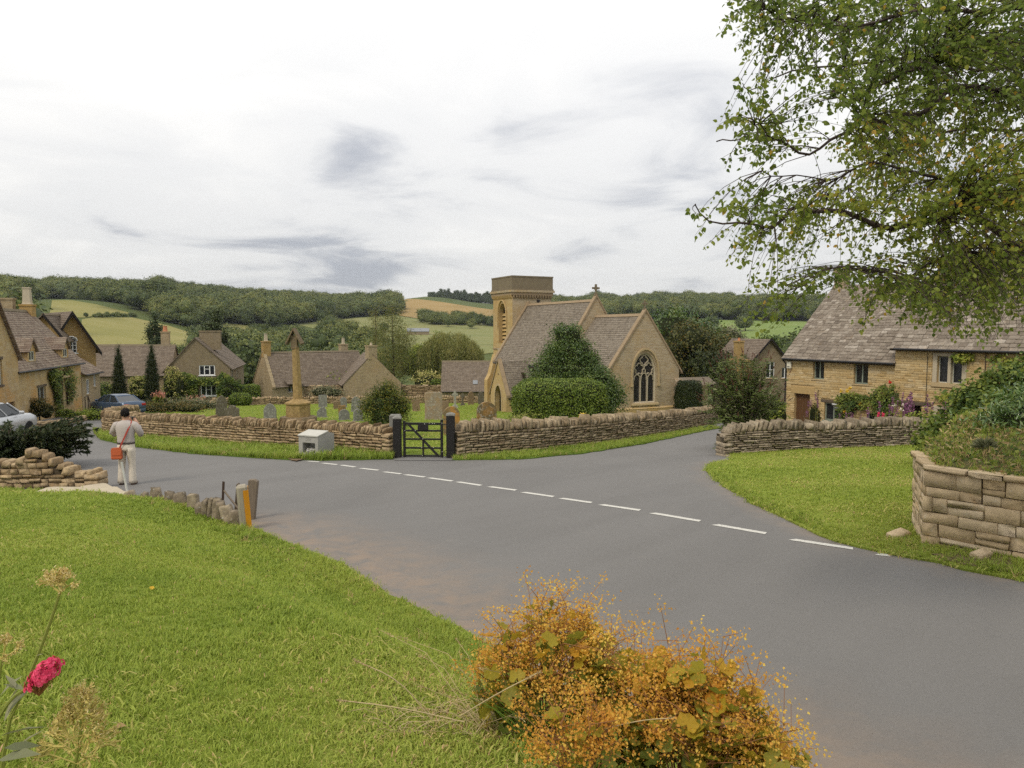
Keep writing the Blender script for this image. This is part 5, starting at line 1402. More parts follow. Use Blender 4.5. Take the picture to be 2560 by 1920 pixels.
# taller neighbour
C2 = Vector((C1[0], C1[1])) + RD * LW1
cot2 = empty('cottage', (C2.x, C2.y, 0), RZ, 'taller ochre cottage half hidden by the birch and laurel, with mullioned stone windows', 'cottage')
zf2, zr2, L2, cz2 = 3.28, 7.35, 9.5, plane_z(33.5)
h2 = {'u1': (1.95, 1.66, 3.02, 2.85), 'pd': (.30, cz2 - .1, 1.33, .55), 'l1': (2.05, -.75, 3.35, .48), 'u2': (6.0, 1.66, 7.1, 2.85)}
mb = MB()
panel(mb, rect(-.02, cz2 - .6, L2, zf2), [rect(*h) for h in h2.values()], (0, -.14, 0), (1, 0, 0), (0, 0, 1), .35)
mb.poly([(-.02, -.14, zf1 - .3), (-.02, -.14, zf2), (-.02, yr, zr2), (-.02, DP, zf2), (-.02, DP, zf1 - .3)])
mb.poly([(-.02, -.14, cz2 - .6), (-.02, -.14, zf1 - .3), (-.02, 0.1, zf1 - .3), (-.02, .1, cz2 - .6)])
mb.poly([(L2, DP, cz2 - .6), (-.02, DP, cz2 - .6), (-.02, DP, zf2), (L2, DP, zf2)]); mb.poly([(L2, -.14, cz2 - .6), (L2, DP, cz2 - .6), (L2, DP, zf2), (L2, yr, zr2), (L2, -.14, zf2)])
mb.build('wall', M['cottage_core'], cot2)
O2 = Vector((0, -.14, 0))
stone_face(cot2, O2, (1, 0, 0), L2, cz2 - .15, zf2, list(h2.values()) + [(1.72, 1.46, 3.22, 3.0), (1.8, -.95, 3.6, .7), (.1, .55, 1.75, .72), (5.8, 1.46, 7.3, 3.0)], 220)
def mullioned(u0, v0, u1, v1):
 wv = empty('mullioned_window'); wv.parent = cot2
 mb = MB(); e = .2
 mb.box2((u0 - e, -.19, v1), (u1 + e, -.1, v1 + .14)); mb.build('lintel', M['dressed_pale'], wv, bevel=.01)
 mb = MB(); mb.box2((u0 - e, -.23, v0 - .19), (u1 + e, -.1, v0)); mb.build('sill', M['dressed'], wv, bevel=.01)
 for xx in (u0 - e / 2, (u0 + u1) / 2, u1 + e / 2):
  mb = MB(); w_ = .2 if xx != (u0 + u1) / 2 else .14; mb.box2((xx - w_ / 2 + .002, -.185, v0 + .001), (xx + w_ / 2 - .002, .05, v1 - .001)); mb.build('mullion', M['dressed_pale'], wv, bevel=.015)
 c = (u0 + u1) / 2
 for a_, b_ in ((u0, c - .07), (c + .07, u1)):
  window(wv, O2, U0, a_, v0, b_, v1, M['frame_pale'], .16, 1, fw=.035, name='casement', glass=M['leaded'])
mullioned(*h2['u1']); mullioned(*h2['l1']); mullioned(*h2['u2'])
mb = MB(); mb.poly([(.2, .5, cz2 - .5), (1.45, .5, cz2 - .5), (1.45, .5, .7), (.2, .5, .7)]); mb.build('recess_door', M['dark_door'], cot2)
mb = MB(); mb.box2((.1, -.19, .552), (1.75, -.05, .718)); mb.build('lintel', M['lintel_wood'], cot2, bevel=.01)
rf2 = empty('roof'); rf2.parent = cot2
slate_slope(rf2, (-.14, -.42, zf2 - .18), (L2 + .1, -.42, zf2 - .22), (L2 + .1, yr, zr2), (-.14, yr, zr2), 290)
mb = MB(); slope_courses(mb, (L2, DP + .2, zf2 - .2), (-.14, DP + .2, zf2 - .2), (-.14, yr, zr2), (L2, yr, zr2), .3); mb.build('rear_slope', M['roof_far'], rf2)
gutter(cot2, .1, L2, -.50, zf2 - .16)
mb = MB(); mb.tube([(1.55, -.24, zf2 - .3), (1.55, -.24, .6)], .014, 5); mb.build('cable', M['gutter'], cot2)
mb = MB(); mb.tube([(4.0, -.24, zf2 - .3), (4.0, -.24, cz2)], .02, 5); mb.build('cable', M['iron'], cot2)
# dormer gable / stack on the tall roof
chimney(cot2, 4.4, yr - .6, zr2 - 1.6, zr2 + 1.1, 1.3, .7, M['buff_stone'], 2, M['clay'])
# small house behind the buddleia (dark barge boards)
hb = empty('house', (X_at(1895, 62), 62, 0), R(14), 'small grey stone house with dark barge boards behind the purple spiked bush', 'house')
zg = plane_z(62);
ze_, za_ = Z_at(893, 62), Z_at(851, 62)
mb = MB(); panel(mb, [(-.3, zg - .5), (3.4, zg - .5), (3.4, ze_), (2.3, ze_), (1.05, za_), (-.3, ze_)], [rect(.8, ze_ - 1.75, 1.6, ze_ - .4), rect(2.3, ze_ - 1.8, 2.9, ze_ - .9)], (0, 0, 0), (1, 0, 0), (0, 0, 1), .15)
mb.poly([(-.3, 6, zg - .5), (-.3, 0, zg - .5), (-.3, 0, ze_), (-.3, 6, ze_)]); mb.build('wall', M['grey_stone'], hb)
window(hb, O0, U0, .8, ze_ - 1.75, 1.6, ze_ - .4, M['frame_white'], .08, 2, sill=.08, bars=(('h', .5),))
window(hb, O0, U0, 2.3, ze_ - 1.8, 2.9, ze_ - .9, M['frame_white'], .08, 2, sill=.08)
mb = MB()
slope_courses(mb, (-.6, 6, ze_ - .25), (-.6, -.25, ze_ - .25), (1.05, -.25, za_ + .1), (1.05, 6, za_ + .1), .18)
slope_courses(mb, (2.65, -.25, ze_ - .25), (2.65, 6, ze_ - .25), (1.05, 6, za_ + .1), (1.05, -.25, za_ + .1), .18)
mb.build('roof', M['roof_far'], hb)
for a_, b_ in (((-.6, -.27, ze_ - .34), (1.05, -.27, za_ + .02)), ((2.65, -.27, ze_ - .34), (1.05, -.27, za_ + .02))):
 mb = MB(); mb.prism([a_, b_, (b_[0], b_[1], b_[2] + .2), (a_[0], a_[1], a_[2] + .2)], (0, -.05, 0)); mb.build('barge_board', M['barge'], hb, fix=True)
mb = MB(); mb.box2((-1.2, .3, zg), (-.0, 3, ze_ - .2)); mb.build('side_wall', M['gold_stone'], hb)
chimney(hb, X_at(1857, 62) - hb.location.x, .9, ze_ - 2.6, Z_at(852, 62), .62, .6, M['gold_stone'], 1, M['clay'], .25)
# ============================================================ left cottage with dormers
LD_ = Vector((-.265, .964)).normalized(); LZ = math.atan2(LD_.y, LD_.x)
lc = empty('cottage', (-27.0, 40.0, 0), LZ, 'ochre cottage with two small dormers and a climber over its door, beside the silver car', 'cottage')
# local x runs away down the lane, y to the left (back); front at y=0 faces the lane: outward normal is -y
gz = plane_z(46) + .1
ze, zr_ = 1.97, 5.3
LL = 12.3
hl = {'win': (3.6, -.5, 5.0, .62), 'door': (7.2, gz, 8.3, .80)}
walls(lc, 0, LL, 0, 3.0, 6.0, ze, zr_, ze, gz - .8, M['left_stone'], [rect(*h) for h in hl.values()])
roof(lc, 0, LL, 0, 3.0, 6.0, ze, zr_, ze, M['roof_left'], .22, .1, .18)
window(lc, O0, U0, *hl['win'], M['frame_pale'], .12, 2, sill=.1, lintel=.12, lm=M['lintel_wood'])
door(lc, O0, U0, *hl['door'], M['dark_door'], .15, 5)
mb = MB(); mb.box2((7.0, -.35, .95), (8.5, .0, 1.05)); mb.build('door_hood', M['dressed'], lc, fix=True)
gutter(lc, -.1, LL, -.28, ze - .28)
def dormer(x0, x1, yb_, zt, depth=1.9):
 d = empty('dormer'); d.parent = lc
 pt_ = (zr_ - ze) / 3.0; zb_ = ze + yb_ * pt_
 mb = MB(); c = (x0 + x1) / 2
 panel(mb, [(x0, zb_ - .1), (x1, zb_ - .1), (x1, zt), (c, zt + .6), (x0, zt)], [rect(x0 + .22, zb_ + .08, x1 - .22, zt - .08)], (0, yb_, 0), (1, 0, 0), (0, 0, 1), .1)
 mb.poly([(x0, yb_, zb_ - .1), (x0, yb_, zt), (x0, yb_ + depth, zt), (x0, yb_ + depth, zb_ + .8)]); mb.poly([(x1, yb_, zb_ - .1), (x1, yb_ + depth, zb_ + .8), (x1, yb_ + depth, zt), (x1, yb_, zt)])
 mb.build('wall', M['left_stone'], d)
 mb = MB()
 slope_courses(mb, (x0 - .18, yb_ + depth, zt - .12), (x0 - .18, yb_ - .15, zt - .12), (c, yb_ - .15, zt + .68), (c, yb_ + depth, zt + .68), .16)
 slope_courses(mb, (x1 + .18, yb_ - .15, zt - .12), (x1 + .18, yb_ + depth, zt - .12), (c, yb_ + depth, zt + .68), (c, yb_ - .15, zt + .68), .16)
 mb.build('roof', M['roof_left'], d)
 window(d, (0, yb_, 0), U0, x0 + .22, zb_ + .08, x1 - .22, zt - .08, M['frame_pale'], .05, 2, fw=.06)
dormer(2.7, 4.0, .15, 2.85, 2.0); dormer(8.9, 10.2, .15, 2.85, 2.0)
chimney(lc, LL - .3, 3.0, zr_ - .6, zr_ + .45, .75, .75, M['gold_stone'], 1, M['dressed_pale'], 1.15, pot_r=.34, square=True)
chimney(lc, LL - .3, 4.2, zr_ - 2.2, Z_at(745, 50.6), .6, .8, M['buff_stone'], 0)
mb = MB(); mb.tube([(9.6, -.9, gz), (9.6, -.9, gz + .9), (10.3, -.9, gz + .9), (10.9, -.9, gz + .2)], .03, 5); mb.tube([(10.3, -.9, gz + .9), (10.3, -.9, gz)], .03, 5); mb.build('handrail', M['iron'], lc)
# gabled wing at the near end
wg = MB()
panel(wg, [(-5.6, gz - .8), (0, gz - .8), (0, 2.55), (-2.8, 5.6), (-5.6, 2.55)], [rect(-3.6, 1.2, -2.2, 2.5), rect(-1.9, gz + .2, -.75, gz + 1.6)], (0, -.25, 0), (1, 0, 0), (0, 0, 1), .15)
wg.poly([(0, -.25, gz - .8), (0, 2, gz - .8), (0, 2, 2.55), (0, -.25, 2.55)])
wgo = wg.build('wing_wall', M['left_stone'], lc)
window(lc, (0, -.25, 0), U0, -3.6, 1.2, -2.2, 2.5, M['frame_pale'], .1, 2, sill=.1, lintel=.15, lm=M['lintel_wood'])
door(lc, (0, -.25, 0), U0, -1.9, gz + .2, -.75, gz + 1.6, M['door_wood'], .12, 4)
mb = MB()
slope_courses(mb, (.15, -.45, 2.38), (.15, 5.5, 2.38), (-2.8, 5.5, 5.7), (-2.8, -.45, 5.7), .18)
slope_courses(mb, (-5.75, 5.5, 2.38), (-5.75, -.45, 2.38), (-2.8, -.45, 5.7), (-2.8, 5.5, 5.7), .18)
mb.build('wing_roof', M['roof_left'], lc)
# lower lean-to at the far end
xl = LL; ll2 = 4.6
mb = MB(); hz = [rect(xl + 1.0, -.6, xl + 1.75, .45), rect(xl + 2.9, -.2, xl + 3.5, .75)]
panel(mb, rect(xl, gz - 1.2, xl + ll2, 1.0), hz, (0, -.05, 0), (1, 0, 0), (0, 0, 1), .12); mb.poly([(xl + ll2, -.05, gz - 1.2), (xl + ll2, 3, gz - 1.2), (xl + ll2, 3, 2.6), (xl + ll2, -.05, 1.0)])
mb.build('lean_to_wall', M['buff_stone'], lc)
window(lc, (0, -.05, 0), U0, xl + 1.0, -.6, xl + 1.75, .45, M['frame_white'], .06, 2, sill=.06); window(lc, (0, -.05, 0), U0, xl + 2.9, -.2, xl + 3.5, .75, M['frame_white'], .06, 2, sill=.06)
mb = MB(); slope_courses(mb, (xl - .02, -.28, .86), (xl + ll2 + .15, -.28, .86), (xl + ll2 + .15, 2.9, 3.0), (xl - .02, 2.9, 3.0), .18); mb.build('lean_to_roof', M['roof_left'], lc)
gutter(lc, xl, xl + ll2, -.33, .82)
bc = empty('coal_bunker', (lc.matrix_basis @ Vector((xl + 2.2, -1.1, 0))).to_tuple()[:2] + (plane_z(55),), LZ, 'low stone bunker against the far end of the climber cottage', 'bunker')
mb = MB(); mb.box2((-.8, -.5, -.4), (.8, .5, .75)); mb.build('body', M['buff_stone'], bc, bevel=.03)
mb = MB(); mb.box2((-.88, -.58, .752), (.88, .52, .86)); mb.build('lid', M['dressed_dark'], bc, bevel=.02)
# golden house with dark barge boards behind it
gh = empty('house', (X_at(182, 58.3), 58.3, 0), R(44), 'golden stone house with dark barge boards and an arched white window behind the dormer cottage', 'house')
zga, zge = Z_at(781, 58.3), Z_at(868, 58.3)
hw = 1.65
mb = MB(); wv_ = arch_pts(-.50, .32, zge - .45, zge + .55, zge + .82, 6)
panel(mb, [(-hw, -5), (hw, -5), (hw, zge), (0, zga), (-hw, zge)], [wv_], (0, 0, 0), (1, 0, 0), (0, 0, 1), .12)
mb.poly([(hw, 0, -5), (hw, 7, -5), (hw, 7, zge), (hw, 0, zge)])
mb.build('wall', M['gold_stone'], gh)
w_ = window(gh, O0, U0, -.50, zge - .45, .32, zge + .7, M['frame_white'], .06, 3, bars=(('h', .25), ('h', .5), ('h', .75)), fw=.05, sill=.07, lm=M['frame_white'])
mb = MB(); pts = arch_pts(-.52, .34, zge + .5, zge + .55, zge + .84, 6)[1:]
for a_, b_ in zip(pts[:-1], pts[1:]): mb.tube([(a_[0], -.05, a_[1]), (b_[0], -.05, b_[1])], .045, 5)
mb.build('arch_frame', M['frame_white'], w_)
mb = MB(); p_ = (zga - zge) / hw
slope_courses(mb, (-hw - .3, 7, zge - .3 * p_), (-hw - .3, -.45, zge - .3 * p_), (0, -.45, zga + .08), (0, 7, zga + .08), .16)
slope_courses(mb, (hw + .3, -.45, zge - .3 * p_), (hw + .3, 7, zge - .3 * p_), (0, 7, zga + .08), (0, -.45, zga + .08), .16)
mb.build('roof', M['roof_far'], gh)
for sg in (-1, 1):
 mb = MB(); q = [(sg * (hw + .32), -.47, zge - .32 * p_ - .22), (0, -.47, zga - .2), (0, -.47, zga + .12), (sg * (hw + .32), -.47, zge - .32 * p_ + .1)]; mb.prism(q, (0, -.06, 0)); mb.build('barge_board', M['barge'], gh, fix=True)
 mb = MB(); mb.poly([(sg * (hw + .3), -.46, zge - .3 * p_ - .08), (sg * (hw + .3), 0, zge - .3 * p_ - .08), (0, 0, zga - .02), (0, -.46, zga - .02)]); mb.build('soffit', M['barge'], gh)
# its front range, running along the lane
g2 = empty('house', (-35.6, 56.6, 0), LZ, 'narrow house with a dark verge directly behind the square pale chimney pot', 'house')
za2, ze2 = Z_at(785, 57), Z_at(843, 57)
walls(g2, 0, 3.9, -1.3, 0, 2.1, ze2, za2, ze2, -4, M['gold_stone'])
roof(g2, 0, 3.9, -1.3, 0, 2.1, ze2, za2, ze2, M['roof_far'], .25, .35, .16)
p2 = (za2 - ze2) / 1.3
mb = MB(); q = [(-.37, -1.55, ze2 - .3 * p2 - .22), (-.37, 0, za2 - .22), (-.37, 0, za2 + .08), (-.37, -1.55, ze2 - .3 * p2 + .08)]; mb.prism(q, (-.06, 0, 0)); mb.build('barge_board', M['barge'], g2, fix=True)
mb = MB(); mb.poly([(-.36, -1.53, ze2 - .3 * p2 - .1), (-.36, 0, za2 - .1), (0, 0, za2 - .1), (0, -1.53, ze2 - .3 * p2 - .1)]); mb.build('soffit', M['barge'], g2)
# grey roof seen between the golden house and the cypress
gr_ = empty('outbuilding', (X_at(238, 84), 84, 0), R(8), 'low outbuilding with grey slate roof beyond the first cypress', 'outbuilding')
zz0 = plane_z(84)
walls(gr_, -1.5, 4.6, 0, 2.5, 5, Z_at(912, 84), Z_at(862, 86), Z_at(912, 84), zz0 - 1, M['gold_stone']); roof(gr_, -1.5, 4.6, 0, 2.5, 5, Z_at(912, 84), Z_at(862, 86), Z_at(912, 84), M['roof_far'], .2, .1, .2)
# house with white windows, gable to the churchyard
A_ = math.atan2(.245, .97)
wh = empty('house', (X_at(410, 68.6), 68.6, 0), A_, 'cottage with white casement windows and a creeper clad gable behind the cypresses', 'house')
zw0 = plane_z(70); zwe, zwa = .50, 3.30; W_ = 5.75
hw_ = [(3.0, .0, 4.4, 1.0 - .05), (3.1, -1.95, 4.5, -.95), (.25, -2.0, 1.2, -.95)]
hw_ = [(u0, v0 - .25, u1, v1 - .25) for u0, v0, u1, v1 in hw_]
mb = MB()
panel(mb, [(0, zw0 - 1), (W_, zw0 - 1), (W_, zwe), (W_ / 2 - .15, zwa), (0, zwe - .25)], [rect(*h) for h in hw_], (0, 0, 0), (1, 0, 0), (0, 0, 1), .12)
panel(mb, rect(0, zw0 - 1, 12, zwe), [rect(1.2, -.8, 2.0, .25), rect(5.2, -.8, 6.0, .25), rect(5.0, -2.6, 5.9, -1.5)], (W_, 0, 0), (0, 1, 0), (0, 0, 1), .12)
mb.build('wall', M['grey_stone'], wh)
for h in hw_: window(wh, O0, U0, *h, M['frame_white'], .06, 3 if h[0] > 1 else 2, bars=(('h', .62, .34, .66),), fw=.08, sill=.07, lm=M['frame_white'])
for h in ((1.2, -.8, 2.0, .25), (5.2, -.8, 6.0, .25), (5.0, -2.6, 5.9, -1.5)): window(wh, (W_, 0, 0), (0, 1, 0), *h, M['frame_pale'], .06, 2)
mb = MB(); pw_ = (zwa - zwe) / (W_ / 2 + .15)
slope_courses(mb, (W_ + .25, -.12, zwe - .25 * pw_), (W_ + .25, 12.1, zwe - .25 * pw_), (W_ / 2 - .15, 12.1, zwa), (W_ / 2 - .15, -.12, zwa), .18)
slope_courses(mb, (-.25, 12.1, zwe - .5), (-.25, -.12, zwe - .5), (W_ / 2 - .15, -.12, zwa), (W_ / 2 - .15, 12.1, zwa), .18)
mb.build('roof', M['roof_far'], wh)
chimney(wh, W_ / 2 + .9, 2.2, zwa - 1.2, zwa + .65, 1.9, .8, M['grey_stone'], 0)
# its long wing towards the left
zwr = Z_at(862, 75)
walls(wh, -6.6, -.05, 2.5, 5.6, 8.7, -.15, zwr, -.15, zw0 - 1, M['buff_stone'], name='wing_wall'); roof(wh, -6.6, -.05, 2.5, 5.6, 8.7, -.15, zwr, -.15, M['roof_far'], .25, .1, .18, 'wing_roof')
walls(wh, -10.6, -6.65, 2.3, 5.2, 8.2, -.95, zwr - .62, -.95, zw0 - 1, M['buff_stone'], name='shed_wall'); roof(wh, -10.6, -6.65, 2.3, 5.2, 8.2, -.95, zwr - .62, -.95, M['roof_far'], .25, .1, .18, 'shed_roof')
chimney(wh, -1.0, 6.2, zwr - .6, zwr + 1.35, .75, .7, M['buff_stone'], 1, M['clay'], .55, pot_r=.22)
# house with two chimneys behind the stone cross
hd = Vector((.80, .60)).normalized()
th_ = empty('house', (X_at(679, 73), 73, 0), math.atan2(hd.y, hd.x), 'long stone house with three tall chimneys behind the stone cross', 'house')
zt0 = plane_z(74); ze3, zr3 = Z_at(963, 73), Z_at(881, 75)
LT = 10.5
walls(th_, 0, LT, 0, 2.6, 5.6, ze3, zr3, ze3 + .2, zt0 - 1, M['buff_stone'], [rect(1.6, ze3 - .8, 2.6, ze3 - .05)])
roof(th_, .25, LT, 0, 2.6, 5.6, ze3, zr3, ze3 + .2, M['roof_far'], .2, .0, .18)
window(th_, O0, U0, 1.6, ze3 - .8, 2.6, ze3 - .05, M['frame_white'], .1, 3)
mb = MB(); slope_courses(mb, (1.3, -.75, ze3 + .08), (2.9, -.75, ze3 + .08), (2.9, .45, ze3 + .48), (1.3, .45, ze3 + .48), .18); mb.build('window_hood', M['roof_far'], th_)
for k in range(8):
 for (yA, zA), (yB, zB) in (((-.25, ze3 - .32), (2.6, zr3 + .12)), ((5.85, ze3 - .1), (2.6, zr3 + .12))):
  t0, t1 = k / 8, (k + 1) / 8 - .006
  mb = MB(); a0, a1 = yA + (yB - yA) * t0, yA + (yB - yA) * t1; c0, c1 = zA + (zB - zA) * t0, zA + (zB - zA) * t1
  mb.prism([(-.05, a0, c0), (-.05, a1, c1), (-.05, a1, c1 + .16), (-.05, a0, c0 + .16)], (.32, 0, 0)); mb.build('coping_stone', M['buff_stone'], th_, fix=True)
chimney(th_, .35, 2.6, zr3 - .5, zr3 + 1.15, .75, .7, M['gold_stone'], 1, M['dressed_pale'], .75, pot_r=.2, square=True)
chimney(th_, LT - 1.5, 3.2, zr3 - .7, zr3 + .75, .8, .7, M['buff_stone'], 1, M['dressed_pale'], .65, pot_r=.19, square=True)
# front wing with its own gable and stack
wx0, wx1 = 5.6, 11.6
rz = Z_at(888, 72); ezz = rz - 2.9
mb = MB()
yA, yB = -6.2, .8
panel(mb, [(-2.9, zt0 - 1), (2.9, zt0 - 1), (2.9, ezz), (0, rz), (-2.9, ezz)], [], (8.6, -4.6, 0), (.95, -.3, 0), (0, 0, 1))
mb.build('wing_gable', M['buff_stone'], th_)
mb = MB(); gA, gB, gC = Vector((8.6 - 2.9 * .95 - .2, -4.6 + .87, ezz - .2)), Vector((8.6, -4.6, rz + .05)), Vector((8.6 + 2.9 * .95 + .2, -4.6 - .87, ezz - .2))
bk = Vector((-.3, -.95, 0)) * -6.0
bk = Vector((.3 * 1.0, .95, 0)) * 6.0
slope_courses(mb, gA + bk, gA, gB, gB + bk, .18); slope_courses(mb, gC, gC + bk, gB + bk, gB, .18)
mb.build('wing_roof', M['roof_far'], th_)
chimney(th_, 8.6 + .1, -4.2, rz - .5, rz + .9, .95, .8, M['buff_stone'], 1, M['dressed_pale'], .28, pot_r=.13)
# barn beyond the churchyard
ba = empty('barn', (X_at(1104, 76), 76, 0), R(3), 'long low barn with plain slate roof and one skylight beside the church porch', 'barn')
zba, zbr = Z_at(975, 76), Z_at(903, 79)
walls(ba, 0, 11, 0, 3.2, 6.4, zba, zbr, zba, plane_z(76) - 1, M['buff_stone']); rb = roof(ba, 0, 11, 0, 3.2, 6.4, zba, zbr, zba, M['roof_far'], .2, .1, .19)
ps = (zbr - zba) / 3.2
mb = MB(); a_ = Vector((3.2, .55, zba + .55 * ps + .05)); b_ = Vector((3.7, .55, zba + .55 * ps + .05)); u_v = Vector((0, .42, .42 * ps)); mb.prism([a_, b_, b_ + u_v, a_ + u_v], (0, -.02, .03)); mb.build('skylight', M['lead'], ba, fix=True)
gutter(ba, 0, 11, -.25, zba - .18)
# tiny shed far out in the meadow
p = hill_hit(1045, 838); pz = float(H0(np.array([p[0]]), np.array([p[1]]))[0])
fs = empty('field_barn', (p[0], p[1], pz), R(5), 'tiny grey field barn far off in the meadow', 'barn')
walls(fs, -7, 7, 0, 3, 6, 2.6, 4.6, 2.6, -2, M['grey_stone']); roof(fs, -7, 7, 0, 3, 6, 2.6, 4.6, 2.6, M['lead'], .3, .2, .6, ridge=False)
# timber lean-to and wall bits right of the church
sh = empty('shed', (X_at(1705, 52), 52, 0), R(20), 'low open shed with weathered corrugated roof right of the church buttress', 'shed')
zs = Z_at(948, 52)
mb = MB()
for k in range(26): mb.prism([(k * .11, -.2, zs - .42), (k * .11 + .055, -.2, zs - .39), (k * .11 + .11, -.2, zs - .42), (k * .11 + .11, 1.6, zs), (k * .11, 1.6, zs)], (0, 0.001, .03)) if False else mb.poly([(k * .11, -.2, zs - .42), (k * .11 + .085, -.2, zs - .42), (k * .11 + .085, .9, zs + .06), (k * .11, .9, zs + .06)])
mb.build('roof_slats', M['grey_wood'], sh)
mb = MB(); mb.box2((0, 1.0, plane_z(52)), (2.9, 1.1, zs - .1)); mb.build('back_wall', M['buff_stone'], sh)
for xx in (.05, 1.5, 2.8):
 mb = MB(); mb.box2((xx, -.1, plane_z(52) - .2), (xx + .1, 0.0, zs - .43)); mb.build('post', M['grey_wood'], sh)
# ------------------------------------------------------------------ trees, hedges, shrubs
def gz_(x, y): return float(H0(np.array([x]), np.array([y]))[0])
SEED = [100]
def rng_next():
 SEED[0] += 1; return np.random.default_rng(SEED[0])
def trunk_limbs(root, base_r, h, targets, mat=None, name='trunk', n_limbs=14, rng=None):
 mb = MB(); top = Vector((0, 0, h))
 lean = Vector((rng.normal() * .03 * h, rng.normal() * .03 * h, 0))
 mb.tube([(0, 0, -.3), tuple(lean * .3 + Vector((0, 0, h * .35))), tuple(lean * .7 + Vector((0, 0, h * .7))), tuple(lean + top)], [base_r * 1.2, base_r * .85, base_r * .5, base_r * .2], 7)
 if len(targets):
  idx = rng.choice(len(targets), min(n_limbs, len(targets)), replace=False)
  for i in idx:
   t = Vector(targets[i]); s = min(max(t.z * .55 / h, .15), .85)
   p0 = lean * s + Vector((0, 0, h * s)); mid = p0.lerp(t, .5) + Vector((0, 0, -.06 * (t - p0).length))
   mb.tube([p0, mid, t], [base_r * .32, base_r * .2, base_r * .06], 5, cap=False)
 return mb.build(name, mat or M['bark'], root, smooth=True)
def tree(name, label, loc, lobes, mat, n_clumps, per, spread, leaf, cat='tree', group=None, trunk=.18, h=None, tmpl=LEAF_DIAMOND, tint_shift=0.0, flat=.75, inner=.4, up=.35, core=None, low_cut=-.6, weep=0.0, droop_n=0, mat_trunk=None):
 """lobes are given relative to the foot"""
 rng = rng_next()
 root = empty(name, loc, 0, label, cat, group)
 P, D, t, C = clump_points(lobes, n_clumps, per, spread, rng, inner, flat, low_cut)
 zmin = .05
 P[:, 2] = np.maximum(P[:, 2], zmin)
 if tint_shift: t = np.clip(t + tint_shift, 0, 1)
 cr_ = leaf_object('crown', P, leaf, mat, root, rng, t, tmpl, up, D); cr_['kind'] = 'stuff'
 hh = h or max(l[2] for l in lobes)
 trunk_limbs(root, trunk, hh, C, mat_trunk, rng=rng)
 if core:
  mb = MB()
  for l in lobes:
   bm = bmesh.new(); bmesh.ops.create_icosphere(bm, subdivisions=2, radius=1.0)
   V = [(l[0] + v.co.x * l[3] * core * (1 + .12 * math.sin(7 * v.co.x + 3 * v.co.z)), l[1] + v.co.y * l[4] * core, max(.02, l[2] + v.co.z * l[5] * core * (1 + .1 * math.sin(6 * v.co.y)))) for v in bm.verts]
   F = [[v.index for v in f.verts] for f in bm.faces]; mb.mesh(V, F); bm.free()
  mb.build('shade_core', M['core_dark'], root, smooth=True)  # solid core added in each lobe, stands for the crown's shaded inside
 return root
def pt(px, Y):
 x = X_at(px, Y); return (x, Y, gz_(x, Y))
# evergreen in front of the church
e = pt(1432, 41.5)
def conical_lobes(h, w, n, seed, top=.0, round_=.8):
 r_ = np.random.default_rng(seed); L = []
 for k in range(n):
  t = (k + .5) / n; rad = w / 2 * (1 - t ** 1.25) ** round_
  m = max(1, int(5 * (1 - t) + 1))
  for j in range(m):
   a = 2 * math.pi * (j / m) + r_.uniform(0, 2); rr = rad * .52
   L.append((rr * math.cos(a), rr * math.sin(a), h * t, rad * .55 + .12, rad * .55 + .12, h / n * .95))
 return L
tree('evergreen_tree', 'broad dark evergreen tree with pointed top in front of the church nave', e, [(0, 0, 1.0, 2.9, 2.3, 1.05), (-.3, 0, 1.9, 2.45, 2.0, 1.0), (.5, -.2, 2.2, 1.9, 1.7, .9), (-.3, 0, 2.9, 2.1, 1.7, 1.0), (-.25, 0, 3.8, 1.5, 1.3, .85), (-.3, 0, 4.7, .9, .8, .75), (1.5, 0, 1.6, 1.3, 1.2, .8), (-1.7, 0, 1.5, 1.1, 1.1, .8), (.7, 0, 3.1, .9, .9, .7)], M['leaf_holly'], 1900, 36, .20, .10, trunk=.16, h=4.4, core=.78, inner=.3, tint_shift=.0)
# clipped round hedge
def clipped(name, label, loc, half, rz, mat, n, leaf, cat='hedge', power=4.0, zc=None, jitter=.05, group=None, tint_top=.25):
 """clipped shrub: superellipsoid volume with a dense skin of leaves over a solid dark core"""
 rng = rng_next(); root = empty(name, loc, rz, label, cat, group)
 d = rng.normal(size=(n, 3)); d /= np.abs(d).max(1, keepdims=True) + 1e-9
 q = (np.abs(d) ** power).sum(1) ** (1 / power); d /= q[:, None]
 lump = 1 + .03 * np.sin(d[:, 0] * 9 + 2) * np.sin(d[:, 1] * 7) + .02 * np.sin(d[:, 2] * 11 + d[:, 0] * 5)
 h = np.array(half); P = d * h * (lump * (1 - np.abs(rng.normal(0, jitter, n))))[:, None]
 P += rng.normal(0, .02, P.shape)
 nr = np.sign(d) * np.abs(d) ** (power - 1) / h; nr /= np.linalg.norm(nr, axis=1, keepdims=True)
 P[:, 2] += half[2]; keep = P[:, 2] > .03; P = P[keep]; nr = nr[keep]
 t = np.clip(rng.beta(2, 2.4, len(P)) + .10 * np.sin(P[:, 0] * 3.1) * np.sin(P[:, 2] * 4.2 + P[:, 1] * 2), 0, 1)
 o = leaf_object('foliage', P, leaf, mat, root, rng, t, LEAF_DIAMOND, .45, nr); o['kind'] = 'stuff'
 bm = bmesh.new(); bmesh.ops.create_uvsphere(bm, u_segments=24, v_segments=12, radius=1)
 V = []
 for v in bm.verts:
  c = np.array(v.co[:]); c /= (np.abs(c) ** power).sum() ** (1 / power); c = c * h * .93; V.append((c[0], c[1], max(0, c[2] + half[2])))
 mb = MB(); mb.mesh(V, [[v.index for v in f.verts] for f in bm.faces]); bm.free(); mb.build('shade_core', M['core_dark'], root, smooth=True)  # solid core added to block light, its dark colour stands for inner shade
 return root
hx = X_at(1400, 33.5)
